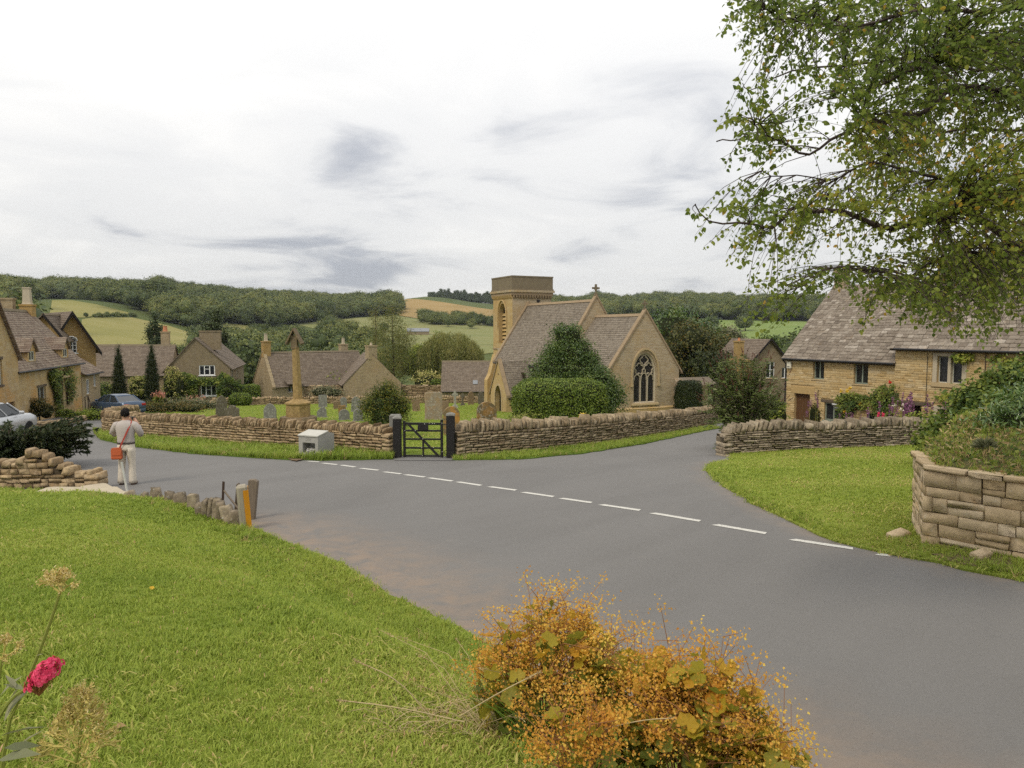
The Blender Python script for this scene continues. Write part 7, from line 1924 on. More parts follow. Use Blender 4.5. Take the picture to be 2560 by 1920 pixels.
def wood(name, label, px_poly, spacing, size, ng, nv, ydef=900, hmul=(.8, 1.35), cat='wood', sheet_pts=None, squash=1.0, avoid=()):
 rng = rng_next(); W = sheet_pts
 if W is None:
  W = []
  for px, py in px_poly:
   q = hill_hit(px, py)
   if q is None: q2 = at(px, py, ydef); q = (q2.x, q2.y)
   W.append(q)
 A = np.array(W); lo, hi = A.min(0), A.max(0); n = int((hi[0] - lo[0]) * (hi[1] - lo[1]) / spacing ** 2)
 g = np.stack(np.meshgrid(np.arange(lo[0], hi[0], spacing), np.arange(lo[1], hi[1], spacing)), -1).reshape(-1, 2); g = g + rng.uniform(-.45, .45, g.shape) * spacing
 g = g[in_poly_np(g[:, 0], g[:, 1], W)]
 for a in avoid: g = g[~in_poly_np(g[:, 0], g[:, 1], a)]
 z = H0(g[:, 0], g[:, 1]); n = len(g); s = size * rng.uniform(*hmul, n)
 scl = np.c_[s * rng.uniform(.85, 1.25, n), s * rng.uniform(.85, 1.25, n), s * rng.uniform(.8, 1.15, n) * squash]; rot = np.c_[rng.normal(0, .08, (n, 2)), rng.uniform(0, 6.28, n)]
 return scatter(name, np.c_[g, z - .05 * s], scl, rot, rng.integers(0, nv, n), ng, label=label, cat=cat)
AV = [F_PAST1, F_PAST2, F_PAST3, F_PAST4, F_MEAD, F_WHEAT, F_GREEN]
wood('woodland', 'wooded hillside covering the skyline behind the village', [(-900, 730), (-500, 790), (-100, 780), (30, 770), (130, 742), (330, 774), (500, 832), (560, 812), (680, 822), (860, 798), (988, 786), (992, 764), (900, 757), (600, 728), (300, 714), (0, 705), (-500, 705), (-900, 705)], 9.6, 14.5, NG_W, 6, ydef=1000, avoid=AV)
wood('woodland', 'belt of trees in the valley below the left pasture', [(500, 872), (560, 862), (680, 862), (760, 872), (830, 872), (900, 882), (1000, 905), (1040, 912), (800, 915), (560, 905), (490, 890)], 8, 9.0, NG_W, 6, avoid=AV)
wood('hedgerow', 'tree belt crossing the meadow below the wheat field', [(1042, 806), (1060, 802), (1240, 812), (1300, 815), (1300, 819), (1150, 815), (1060, 812)], 8, 9.5, NG_W, 6, cat='hedgerow')
wood('plantation', 'conifer plantation on the skyline above the wheat field', [(1062, 757), (1100, 756), (1180, 761), (1300, 770), (1300, 782), (1180, 766), (1100, 757)], 8, 10, NG_C, 3, ydef=1100, cat='wood', sheet_pts=[(-115, 1030), (70, 1030), (90, 1200), (-130, 1200)])
wood('woodland', 'distant woods on the far hill right of the tower', [(1260, 775), (1300, 800), (1500, 805), (1680, 796), (1900, 802), (2300, 812), (2700, 812), (2700, 775), (2000, 768), (1650, 757), (1500, 770)], 10, 15, NG_W, 6, ydef=1150, avoid=AV)
wood('hedgerow', 'dark hedge dividing the two pastures', [(215, 793), (330, 789), (350, 792), (240, 796)], 2.6, 2.4, NG_W, 6, cat='hedgerow')
wood('woodland', 'trees at the foot of the pasture behind the cottages', [(190, 905), (330, 912), (480, 908), (520, 915), (300, 922), (150, 918), (100, 905)], 8, 6.5, NG_W, 6)
# single trees that can be told apart
def wood_tree(label, px, py, s, name='tree', grp='single trees on the far fields', k=0, mat=None, Y=None):
 q = hill_hit(px, py) if Y is None else (X_at(px, Y), Y); z = gz_(*q); root = empty(name, (q[0], q[1], z), random.uniform(0, 6), label, 'tree', grp)
 o = bpy.data.objects.new('crown', WOODS[k % 6].data); COL.objects.link(o); o.parent = root; o.scale = (s, s, s); o.color = (0, 0, 0, 1); o['kind'] = 'stuff'
 mb = MB(); mb.tube([(0, 0, -1), (0, 0, s * .4)], [s * .035, s * .02], 5); mb.build('trunk', M['bark'], root)
for k, (px_, py_, s_, l_) in enumerate([(1778, 832, 12, 'lone tree standing in the far green field behind the church'), (1863, 828, 13, 'second dark tree in the far green field, right of the lone one'), (1690, 800, 12, 'tree at the top edge of the far green field'), (820, 845, 15, 'tall dark tree in front of the meadow edge'), (868, 850, 13, 'round tree at the meadow edge, right of the tall dark one'), (1120, 818, 8, 'small bush below the hedgerow in the meadow'), (1180, 822, 8, 'second small bush below the hedgerow near the tower'), (960, 832, 8, 'bush near the field barn')]):
 wood_tree(l_, px_, py_, s_, k=k)
for k, (px_, Y_, s_, l_) in enumerate([(590, 150, 13, 'round green tree behind the flat topped hedge'), (625, 165, 14, 'taller round tree left of the gold chimney'), (545, 170, 13, 'round tree behind the dark broad conifer'), (690, 160, 11, 'tree behind the roof by the stone cross'), (740, 170, 11, 'tree behind the stone cross head'), (800, 160, 11, 'tree behind the middle chimneys'), (870, 150, 11.5, 'tree right of the gable chimney'), (915, 150, 11.5, 'dark tree between gable and weeping birch'), (225, 140, 9.5, 'rounded tree behind the golden house'), (262, 150, 10, 'tree above the first cypress'), (312, 160, 8.5, 'smaller tree above the long wing roof'), (30, 110, 14.5, 'big light green tree behind the left chimneys'), (120, 130, 13.5, 'big green tree behind the square chimney pot'), (-30, 100, 15.5, 'large tree at the left edge behind the chimneys'), (1430, 140, 14, 'tree just visible behind the church ridge'), (1560, 150, 15, 'tree behind the chancel gable cross'), (2010, 120, 11, 'tree behind the cottage gable end')]):
 wood_tree(l_, px_, 0, s_, k=k + 2, Y=Y_, grp='trees behind the houses')
for k, (px_, s_) in enumerate([(347, 15), (385, 16), (405, 22), (430, 20), (470, 17), (500, 15)]):
 q = at(px_, 716, 800); z = gz_(q.x, 800) + 5; root = empty('skyline_tree', (q.x, 800, z), random.uniform(0, 6), ['first', 'second', 'third and tallest', 'fourth', 'fifth', 'last'][k] + ' tree of the tall clump on the wooded skyline', 'tree', 'tall trees on the wooded skyline')
 o = bpy.data.objects.new('crown', WOODS[k].data); COL.objects.link(o); o.parent = root; o.scale = (s_, s_, s_ * .9); o.color = (0, 0, 0, 1); o['kind'] = 'stuff'
 mb = MB(); mb.tube([(0, 0, -5), (0, 0, s_ * .4)], [s_ * .035, s_ * .02], 5); mb.build('trunk', M['bark'], root)
for k, (px_, s_, yy) in enumerate([(1465, 26, 752), (1490, 40, 748), (1515, 34, 750), (1420, 20, 757)]):
 q = at(px_, yy, 1180); root = empty('skyline_tree', (q.x, 1180, q.z - 8), random.uniform(0, 6), ['lower shoulder of the dark clump on the skyline by the nave cross', 'tallest tree of the dark clump on the skyline by the nave cross', 'rounded right end of the dark clump on the skyline', 'small skyline tree left of the dark clump'][k], 'tree', 'dark clump of trees on the far skyline')
 o = bpy.data.objects.new('crown', WOODS[k].data); COL.objects.link(o); o.parent = root; o.scale = (s_ * .8, s_ * .8, s_ * .62); o.color = (0, 0, 0, 1); o['kind'] = 'stuff'
 mb = MB(); mb.tube([(0, 0, -5), (0, 0, s_ * .3)], [s_ * .03, s_ * .02], 5); mb.build('trunk', M['bark'], root)
# ------------------------------------------------------------------ overhanging birch
def birch():
 rng = np.random.default_rng(77)
 trunk_xy = (7.9, 7.6); z0 = Hs(*trunk_xy)
 root = empty('birch_tree', (trunk_xy[0], trunk_xy[1], z0), 0, 'big overhanging birch whose leafy branches fill the upper right sky', 'tree')
 O = Vector((trunk_xy[0], trunk_xy[1], z0))
 mb = MB(); tp_ = [Vector((0, 0, -.3)), Vector((-.05, .05, 1.5)), Vector((-.15, .05, 3.5)), Vector((-.2, 0, 6)), Vector((-.1, 0, 9))]
 mb.tube(tp_, [.26, .21, .18, .13, .05], 10); mb.build('trunk', M['birch_twig'], root, smooth=True)
 def L(*p): return [at(px, py, Y) - O for px, py, Y in p]
 limbs = [
  L((2800, 330, 7.6), (2640, 150, 7.4), (2560, 135, 7.2), (2493, 98, 7.0), (2440, 70, 6.9), (2390, 57, 6.8), (2332, 124, 6.6), (2250, 190, 6.5), (2120, 250, 6.4)),
  L((2700, 40, 7.3), (2493, 40, 7.0), (2300, 30, 6.8), (2050, 45, 6.5), (1900, 60, 6.2)),
  L((2800, 420, 7.6), (2560, 250, 7.2), (2380, 230, 6.9), (2270, 262, 6.6), (2182, 311, 6.4), (2125, 337, 6.3), (2032, 347, 6.2), (1959, 358, 6.1), (1880, 345, 6.0), (1800, 330, 5.9)),
  L((2800, 520, 7.5), (2660, 500, 7.2), (2519, 485, 7.0), (2405, 480, 6.8), (2250, 420, 6.6), (2080, 430, 6.4), (1900, 430, 6.2)),
  L((2800, 640, 7.4), (2560, 591, 6.9), (2493, 570, 6.8), (2415, 529, 6.6), (2348, 544, 6.4), (2208, 539, 6.2), (2063, 544, 6.0), (1949, 542, 5.8), (1855, 544, 5.7), (1752, 540, 5.6)),
  L((2800, 650, 7.5), (2529, 601, 7.1), (2426, 607, 6.9), (2348, 643, 6.6), (2270, 674, 6.4), (2150, 690, 6.2), (2000, 700, 6.0)),
  L((2800, 560, 7.9), (2600, 640, 7.7), (2480, 690, 7.6), (2380, 730, 7.5), (2300, 760, 7.4)),
  L((2800, 300, 8.2), (2600, 300, 8.2), (2400, 340, 8.2), (2200, 400, 8.1), (2050, 480, 8.0)),
  L((2800, 100, 8.6), (2500, 160, 8.6), (2300, 170, 8.5), (2000, 180, 8.3), (1850, 200, 8.1))]
 mb = MB(); LP = []
 for li, l in enumerate(limbs):
  st = Vector((-.15, .05, min(8, max(2.0, l[0].z - .3)))); l = [st] + l
  l = [Vector(p) for p in smooth_line([tuple(p) for p in l], 2)]
  n = len(l); ph = rng.uniform(0, 6, 3)
  for k in range(2, n): l[k] += Vector((.05 * math.sin(k * .55 + ph[0]), .08 * math.sin(k * .45 + ph[1]), .075 * math.sin(k * .5 + ph[2]) - .03 * math.sin(k * 1.3))) * min(1, k / 8)
  r0 = .05 if li in (0, 4) else .03
  mb.tube(l, [max(.005, r0 * (1 - k / n) ** .9) for k in range(n)], 6)
  for k in range(int(n * .25), n): LP.append((l[k], r0 * (1 - k / n)))
 mb.build('limb', M['birch_twig'], root, smooth=True)
 LPn = np.array([tuple(p[0]) for p in LP])
 poly = [(1800, -60), (1795, 80), (1845, 150), (1820, 230), (1850, 275), (1775, 300), (1790, 400), (1830, 470), (1715, 545), (1770, 650), (1815, 665), (1835, 740), (1850, 815), (1940, 835), (2000, 750), (2090, 745), (2140, 845), (2215, 800), (2300, 820), (2380, 845), (2450, 875), (2560, 890), (2700, 850), (2700, -60)]
 # denser clumps and open gaps, as masses of foliage hanging from the limbs
 cl = np.c_[rng.uniform(1760, 2680, 150), rng.uniform(-40, 840, 150), rng.uniform(40, 120, 150)]
 holes = [(1990, 420, 75), (2000, 265, 60), (2000, 110, 55), (2330, 90, 45), (2080, 470, 60), (2390, 570, 45), (2230, 640, 45), (1880, 480, 50), (2050, 640, 60), (2450, 30, 55), (2230, 60, 35), (2480, 420, 30), (1900, 640, 40), (2060, 330, 40)]
 tips = []; tw = MB()
 LV, LX, LT = [], [], []
 n_tw = 0
 while n_tw < 2650:
  px, py = rng.uniform(1715, 2690), rng.uniform(-50, 860)
  if not in_poly(px, py, poly): continue
  dens = min(1, .30 + .70 * max(0, (px - 1780) / 480)); dens *= 1.0 if py < 640 else (.8 if px < 2250 else 1.1)
  for hx_, hy_, hr in holes:
   if math.hypot(px - hx_, py - hy_) < hr: dens *= .12
  if min(((cl[:, 0] - px) ** 2 + (cl[:, 1] - py) ** 2) ** .5 / cl[:, 2]) > 1: dens *= .3
  if rng.random() > dens: continue
  Y = rng.uniform(5.4, 8.8) if px > 1950 else rng.uniform(5.3, 7.2)
  tip = np.array(at(px, py, Y) - O)
  d = np.linalg.norm(LPn - (tip + np.array((.25, 0, .25))), axis=1); b = LPn[d.argmin()]
  v = tip - b; Ld = np.linalg.norm(v)
  if Ld > 1.5: b = tip - v / Ld * 1.1 + np.array((.0, 0, .15)); v = tip - b; Ld = np.linalg.norm(v)
  mid = b + v * .55 + np.array((rng.normal(0, .08), rng.normal(0, .08), .22 * Ld))
  pts = []
  for s in np.linspace(0, 1, 5): pts.append(b * (1 - s) ** 2 + mid * 2 * s * (1 - s) + tip * s * s)
  tw.tube([tuple(p) for p in pts], [.005, .0036, .0028, .002, .0012], 3, cap=False)
  n = int(rng.integers(9, 19)); s = rng.uniform(.25, 1.02, n); A = np.array(pts)
  base = np.stack([np.interp(s, np.linspace(0, 1, 5), A[:, i]) for i in range(3)], 1)
  dd = rng.normal(size=(n, 3)); dd[:, 2] -= .75; dd /= np.linalg.norm(dd, axis=1, keepdims=True)
  LV.append(base + dd * rng.uniform(.02, .055, (n, 1))); LX.append(dd)
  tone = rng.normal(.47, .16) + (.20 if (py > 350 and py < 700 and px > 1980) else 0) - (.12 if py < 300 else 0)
  LT.append(np.clip(tone + rng.normal(0, .12, n) + (rng.random(n) < .012) * .5, 0, 1))
  n_tw += 1
 tw.build('twigs', M['birch_twig'], root)
 P, X, T = map(np.concatenate, (LV, LX, LT))
 z = rng.normal(size=X.shape); z -= (z * X).sum(1, keepdims=True) * X; z /= np.linalg.norm(z, axis=1, keepdims=True)
 Rm = np.stack([X, np.cross(z, X), z], axis=2); S = rng.uniform(.030, .053, len(P))
 pc_ = Pieces('leaf', [(LEAF_OVATE[0] * np.array((1, 1, 1.6)), LEAF_OVATE[1]), (LEAF_OVATE[0] * np.array((1, .85, 1.0)), LEAF_OVATE[1])], M['leaf_birch'], root, 260, 'leaves')
 # the leaves that show largest are pieces, the rest one crown
 W = np.array([P[:, 0] + O.x, P[:, 1] + O.y]).T
 order = np.argsort(-S / (P[:, 1] + O.y)); near = set(order[:320].tolist())
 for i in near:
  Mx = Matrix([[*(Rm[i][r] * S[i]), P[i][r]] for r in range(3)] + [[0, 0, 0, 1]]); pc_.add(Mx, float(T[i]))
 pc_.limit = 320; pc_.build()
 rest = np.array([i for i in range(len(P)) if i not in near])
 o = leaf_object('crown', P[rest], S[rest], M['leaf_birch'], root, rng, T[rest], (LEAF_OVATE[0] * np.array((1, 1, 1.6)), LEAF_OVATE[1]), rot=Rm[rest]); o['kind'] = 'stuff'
 print('birch leaves', len(P))
birch()
# ------------------------------------------------------------------ road markings
DASH = [((769, 1153), (798, 1155)), ((806, 1158), (843, 1162)), ((853, 1163), (888, 1168)), ((902, 1171), (946, 1176)), ((960, 1180), (1003, 1185)), ((1013, 1187), (1062, 1193)), ((1072, 1195), (1131, 1203)), ((1144, 1205), (1203, 1214)), ((1224, 1217), (1290, 1226)), ((1308, 1231), (1384, 1242)), ((1402, 1246), (1479, 1257)), ((1503, 1262), (1600, 1276)), ((1631, 1283), (1750, 1303)), ((1788, 1312), (1915, 1334)), ((1980, 1349), (2133, 1372)), ((2193, 1386), (2222, 1389))]
lines = tag(empty('road_markings', (*gxy(1600, 1276), gp(1600, 1276).z)), kind='structure')
for (a, b) in DASH:
 A, B = gp(*a), gp(*b); d = (B - A); d.z = 0; d.normalize(); n = Vector((-d.y, d.x, 0)); w = .075
 L_ = (B - A).length; mb = MB(); k = max(2, int(L_ / .12)); up, dn = [], []
 for i in range(k + 1):
  c = A.lerp(B, i / k); e = .006 * random.uniform(-1, 1)
  sh_ = .05 if i == 0 else (-.05 if i == k else 0)
  up.append(c + n * (w + e) + d * sh_ * .5); dn.append(c - n * (w + random.uniform(-.006, .006)) - d * sh_ * .5)
 ring = dn + up[::-1]
 mb.poly([(p.x - lines.location.x, p.y - lines.location.y, plane_z(p.y) + .006 - lines.location.z) for p in ring])
 mb.build('dash', M['roadpaint'], lines)
# ------------------------------------------------------------------ gate and posts
GY = 22.75
def gate_post(px0, px1, pyt, label):
 x0, x1 = X_at(px0, GY), X_at(px1, GY); z0 = plane_z(GY); zt = Z_at(pyt, GY); w = (x1 - x0)
 root = empty('gate_post', ((x0 + x1) / 2, GY, z0), 0, label, 'gate post', 'churchyard gate posts')
 mb = MB(); mb.box2((-w / 2, -w / 2, -.2), (w / 2, w / 2, zt - z0 - .06)); mb.build('shaft', M['blackwood'], root, bevel=.02)
 mb = MB(); mb.rings([[(s * w / 2 * k, t * w / 2 * k, h) for s, t in ((-1, -1), (1, -1), (1, 1), (-1, 1))] for k, h in ((1.0, zt - z0 - .06), (1.08, zt - z0 - .055), (1.04, zt - z0 - .01), (.35, zt - z0 + .035))]); mb.build('cap', M['gr_grey'], root, fix=True)
 return root
gate_post(981, 1001, 1042, 'square black gate post left of the churchyard gate')
gate_post(1115, 1136, 1034, 'square black gate post right of the churchyard gate')
gx0, gx1 = X_at(1006, GY), X_at(1107, GY); gzb, gzt = Z_at(1142, GY), Z_at(1056, GY)
gt = empty('gate', (gx0, GY, gzb), R(-3), 'black five bar timber gate with a small plaque, between the two black posts', 'gate')
gw, ghh = gx1 - gx0, gzt - gzb
mb = MB(); mb.box2((0, -.035, -.03), (.075, .035, ghh + .05)); mb.build('stile', M['blackwood'], gt, bevel=.008)
mb = MB(); mb.box2((gw - .08, -.035, -.0), (gw, .035, ghh + .10)); mb.build('stile', M['blackwood'], gt, bevel=.008)
for k, v in enumerate((.06, .29, .545, .79, 1.0)):
 z = ghh * v; mb = MB(); hh = .075 if v == 1.0 else .058; mb.box2((.076, -.02, z - hh), (gw - .081, .02, z)); mb.build('bar', M['blackwood'], gt, bevel=.006)
mb = MB(); mb.prism([(.09, -.034, ghh - .02), (.19, -.034, ghh - .02), (gw - .09, -.034, .03), (gw - .19, -.034, .03)], (0, .0135, 0)); mb.build('brace', M['blackwood'], gt, fix=True)
mb = MB(); mb.box2((gw * .48, -.034, .0), (gw * .48 + .06, -.021, ghh * .53)); mb.build('brace', M['blackwood'], gt, fix=True)
mb = MB(); mb.box2((gw * .37, -.05, ghh * .79 - .01), (gw * .64, -.035, ghh + .0)); mb.build('plaque', M['blackwood'], gt, bevel=.004)
for u, v in ((.55, .965), (.66, .98), (.74, .98), (.79, .975), (.98, .99), (.05, .77), (.31, .77), (.5, .53), (.47, .28), (.76, .28), (.98, .16), (.48, .04)):
 mb = MB(); mb.lathe([(.014, 0), (.010, -.012), (.0, -.014)], 6, (gw * u, -.051 if .3 < u < .66 and v > .78 else -.036, ghh * v), 'y'); mb.build('bolt', M['frame_pale'], gt)
mb = MB(); mb.box2((gw + .001, -.01, ghh - .07), (gw + .10, .01, ghh - .045)); mb.build('latch', M['gutter'], gt)
mb = MB(); ring = [(gw + .09 + .05 * math.cos(a), -.02, .16 + .06 * math.sin(a)) for a in np.linspace(0, 6.28, 12)]; mb.tube(ring, .008, 5, cap=False); mb.tube([(gw, -.02, .16), (gw + .05, -.02, .16)], .008, 5); mb.build('ring_catch', M['iron'], gt)
# stone stub behind the left post
mb = MB(); q = at(988, 1040, 23.4); mb.box((0, 0, -.5), (.34, .3, 1.1)); sp = mb.build('stone_pier', M['gr_grey'], None, bevel=.03); sp.location = (q.x, q.y, q.z); tag(sp, 'small grey stone pier behind the left gate post', 'pier')
# ------------------------------------------------------------------ concrete grit bin
gbp = gp(768, 1146); gb = empty('grit_bin', (gbp.x, gbp.y + .15, gbp.z), R(-24), 'grey concrete grit bin with sloping lid standing against the churchyard wall', 'grit bin')
bw_, bd_ = .74, .80
hF, hR, hB = .66, .76, .68
mb = MB(); prof = [(0, -.15), (bd_, -.15), (bd_, hB), (bd_ * .62, hR), (0, hF)]
t_ = .09
panel(mb, rect(-bw_ / 2, -.15, bw_ / 2, hF), [rect(-bw_ / 2 + .15, .14, bw_ / 2 - .11, .46)], (0, 0, 0), (1, 0, 0), (0, 0, 1), .34)
for sx, s in ((-bw_ / 2, -1), (bw_ / 2, 1)):
 pts = [(sx, y, z) for y, z in prof]; mb.poly(pts if s > 0 else pts[::-1])
mb.poly([(bw_ / 2, bd_, -.15), (-bw_ / 2, bd_, -.15), (-bw_ / 2, bd_, hB), (bw_ / 2, bd_, hB)]); mb.poly([(-bw_ / 2, bd_ * .62, hR), (bw_ / 2, bd_ * .62, hR), (bw_ / 2, bd_, hB), (-bw_ / 2, bd_, hB)])
mb.poly([(-bw_ / 2 + .15, .34, .14), (bw_ / 2 - .11, .34, .14), (bw_ / 2 - .11, .34, .46), (-bw_ / 2 + .15, .34, .46)])
mb.build('body', M['concrete'], gb)
mb = MB(); mb.prism([(-bw_ / 2 - .015, -.03, hF), (-bw_ / 2 - .015, bd_ * .62, hR + .004), (-bw_ / 2 - .015, bd_ * .62, hR + .04), (-bw_ / 2 - .015, -.03, hF + .035)], (bw_ + .03, 0, 0)); mb.build('lid', M['concrete_lid'], gb, fix=True)
fc = bpy.data.curves.new('lettering', 'FONT'); fc.body = 'GRIT'; fc.size = .11; fc.extrude = .004; fc.align_x = 'CENTER'
fo_t = bpy.data.objects.new('lettering_curve', fc); COL.objects.link(fo_t); bpy.context.view_layer.update()
fme = bpy.data.meshes.new_from_object(fo_t.evaluated_get(bpy.context.evaluated_depsgraph_get())); bpy.data.objects.remove(fo_t)
fme.materials.clear(); fo = link('lettering', fme, M['concrete'], gb); fo.rotation_euler = (math.pi / 2, 0, 0); fo.location = (.0, -.003, .53)
rng = rng_next(); salt = Pieces('salt_lump', STONE_V, M['grit_salt'], gb, 60)
for k in range(46): salt.add(TRS((rng.uniform(-.12, .22), rng.uniform(.03, .26), .15 + max(0, .10 - abs(rng.normal() * .05))), tuple(rng.uniform(0, 3, 3)), (.07, .06, .05)), float(rng.uniform(0, 1)))
salt.build()
# ------------------------------------------------------------------ stone cross in the churchyard
VX = 41.0; cxp = at(745, 1000, VX); czg = plane_z(VX)
cr_ = empty('churchyard_cross', (cxp.x, VX, czg), 0, 'tall stone cross shaft with gabled head standing in the churchyard', 'stone cross')
zb1 = Z_at(1007, VX) - czg; zb2 = Z_at(999, VX) - czg; zt1 = Z_at(852, VX) - czg; zt2 = Z_at(820, VX) - czg
mb = MB(); mb.lathe([(1.02, -.3), (1.02, .25), (.98, .34), (.86, .36), (.86, .36)], 16); mb.build('step', M['cross_dark'], cr_, fix=True)
mb = MB(); mb.lathe([(.66, .3), (.66, zb1 - .1), (.72, zb1 - .06), (.72, zb1 + .02), (.3, zb2 + .04)], 8, rot0=R(22.5)); mb.build('base', M['cross_stone'], cr_, fix=True)
mb = MB(); mb.lathe([(.27, zb2), (.25, zb2 + .25), (.235, 2.2), (.19, zt1 - .35)], 8, (.02, 0, 0), rot0=R(22.5)); sh_ = mb.build('shaft', M['cross_stone'], cr_, fix=True); sh_.rotation_euler = (0, R(-1.3), 0)
mb = MB(); hx_ = -.12
mb.box2((hx_ - .17, -.16, zt1 - .42), (hx_ + .17, .16, zt2 - .42)); mb.lathe([(.2, zt1 - .46), (.22, zt1 - .42), (.2, zt1 - .36)], 8, (hx_, 0, 0)); mb.build('head', M['cross_dark'], cr_, fix=True)
mb = MB()
for sg in (-1, 1):
 mb.prism([(hx_ + sg * .46, -.30, zt1 - .18 + .05), (hx_ + sg * .40, -.30, zt1 - .22), (hx_, -.30, zt2 - .12), (hx_, -.30, zt2)], (0, .6, 0))
mb.build('gabled_roof', M['cross_dark'], cr_, fix=True)
# ------------------------------------------------------------------ gravestones
def headstone(label, px, pyt, wpx, Y, shape, mat, lean=0.0, yaw=None, thick=.10, base_py=None):
 x = X_at(px, Y); z0 = gz_(x, Y); h = Z_at(pyt, Y) - z0; w = wpx * Y / FPX
 root = empty('headstone', (x, Y, z0), 0, label, 'headstone', 'headstones in the churchyard')
 pts = [(-w / 2, -.25), (w / 2, -.25)]
 if shape == 'round':
  zs_ = max(.1, h - w / 2); pts += [(w / 2 * math.cos(a), zs_ + min(w / 2, h * .6) * math.sin(a)) for a in np.linspace(0, math.pi, 13)]
 elif shape == 'pointed': pts += [(w / 2, h * .62), (w * .44, h * .78), (w * .26, h * .92), (0, h), (-w * .26, h * .92), (-w * .44, h * .78), (-w / 2, h * .62)]
 elif shape == 'gothic': pts += [(w / 2, h * .72), (w * .4, h * .86), (w * .2, h * .96), (0, h), (-w * .2, h * .96), (-w * .4, h * .86), (-w / 2, h * .72)]
 elif shape == 'shoulder': pts += [(w / 2, h * .80), (w * .42, h * .86), (w * .30, h * .85)] + [(w * .30 * math.cos(a), h * .86 + h * .14 * math.sin(a)) for a in np.linspace(.15, math.pi - .15, 7)] + [(-w * .30, h * .85), (-w * .42, h * .86), (-w / 2, h * .80)]
 elif shape == 'cham': pts += [(w / 2, h * .95), (w * .36, h), (-w * .36, h), (-w / 2, h * .95)]
 elif shape == 'broken': pts += [(w * .46, h * .7), (w * .22, h), (-w * .1, h * .9), (-w * .48, h * .55)]
 else: pts += [(w / 2, h), (-w / 2, h * .97)]
 mb = MB(); mb.prism([(u, -thick / 2, v) for u, v in pts], (0, thick, 0))
 o = mb.build('slab', mat, root, bevel=.012); o.rotation_euler = (random.gauss(0, .03), lean, (yaw if yaw is not None else R(20) + random.gauss(0, .1)))
 mb = MB(); mb.box2((-w / 2 - .06, -.12, -.2), (w / 2 + .06, .12, .06)); mb.build('plinth', mat, root, bevel=.015).rotation_euler = (0, 0, R(20) if yaw is None else yaw)
G_ = M
headstone('tall dark pointed headstone at the left of the churchyard', 549, 988, 27, 44, 'pointed', M['gr_dark'], .03)
headstone('shorter dark round shouldered headstone beside the tall pointed one', 577, 1013, 34, 40, 'shoulder', M['gr_dark'])
headstone('grey pointed headstone left of the stone cross', 672, 1008, 31, 40, 'pointed', M['gr_grey'])
headstone('pale lichened square headstone right of the stone cross', 805, 987, 21, 62, 'cham', M['gr_grey'])
headstone('small broken grey stone near the cross steps', 802, 1016, 25, 46, 'broken', M['gr_grey'])
headstone('small brown leaning headstone in the middle row', 841, 1003, 18, 58, 'flat', M['gr_brown'], -.06)
headstone('pale grey headstone behind the brown leaning one', 857, 993, 17, 62, 'round', M['gr_grey'])
headstone('tall slate grey headstone left of the yew', 887, 991, 22, 54, 'gothic', M['gr_grey'], .04)
headstone('mottled grey headstone half behind the yew', 909, 995, 24, 57, 'shoulder', M['gr_mottle'])
headstone('small rusty headstone in front of the pale grey one', 853, 1013, 19, 50, 'flat', M['gr_orange'])
headstone('low round grey slab left, just over the wall', 858, 1023, 27, 43, 'round', M['gr_grey'])
headstone('low round grey slab right, just over the wall', 893, 1022, 24, 42, 'round', M['gr_grey'])
headstone('brown leaning headstone right of the yew', 1040, 998, 19, 55, 'cham', M['gr_brown'], -.07)
headstone('very large lichen mottled headstone above the gate', 1083, 980, 44, 43.5, 'cham', M['gr_mottle'], .0, R(8), .14)
headstone('narrow brown headstone touching the large mottled one', 1113, 1002, 16, 50, 'flat', M['gr_brown'])
headstone('round topped headstone covered in orange lichen behind the gate post', 1128, 1016, 41, 31.5, 'round', M['gr_orange'], .0, R(10), .16)
headstone('dark dome headstone with white lichen spots above the wall', 1216, 1004, 50, 33, 'round', M['gr_speck'], .0, R(10), .2)
headstone('gothic brown headstone left of the porch, first of two', 1177, 978, 16, 68, 'gothic', M['gr_brown'])
headstone('gothic brown headstone nearest the porch arch', 1202, 978, 15, 70, 'gothic', M['gr_dark'])
def cross_grave(label, px, pyt, wpx, Y, mat, ring):
 x = X_at(px, Y); z0 = gz_(x, Y); h = Z_at(pyt, Y) - z0; w = wpx * Y / FPX; root = empty('grave_cross', (x, Y, z0), R(15), label, 'grave cross')
 mb = MB(); mb.box2((-w * .55, -w * .4, -.2), (w * .55, w * .4, .14)); mb.box2((-w * .38, -w * .28, .141), (w * .38, w * .28, .28)); mb.build('steps', mat, root, bevel=.01)
 mb = MB(); a = w * .17; mb.box2((-a, -.06, .281), (a, .06, h)); mb.box2((-w / 2, -.05, h * .72), (-a - .001, .05, h * .72 + 2 * a)); mb.box2((a + .001, -.05, h * .72), (w / 2, .05, h * .72 + 2 * a))
 mb.build('cross', mat, root, bevel=.01)
 if ring:
  mb = MB(); c = h * .72 + a; mb.tube([(w * .36 * math.cos(t), 0, c + w * .36 * math.sin(t)) for t in np.linspace(0, 6.283, 17)], w * .07, 6, cap=False); mb.build('ring', mat, root)
cross_grave('pale ringed grave cross left of the two gothic headstones', 1137, 977, 15, 61, M['gr_pale'], True)
cross_grave('small dark plain grave cross on steps before the barn', 1156, 983, 12, 66, M['gr_dark'], False)
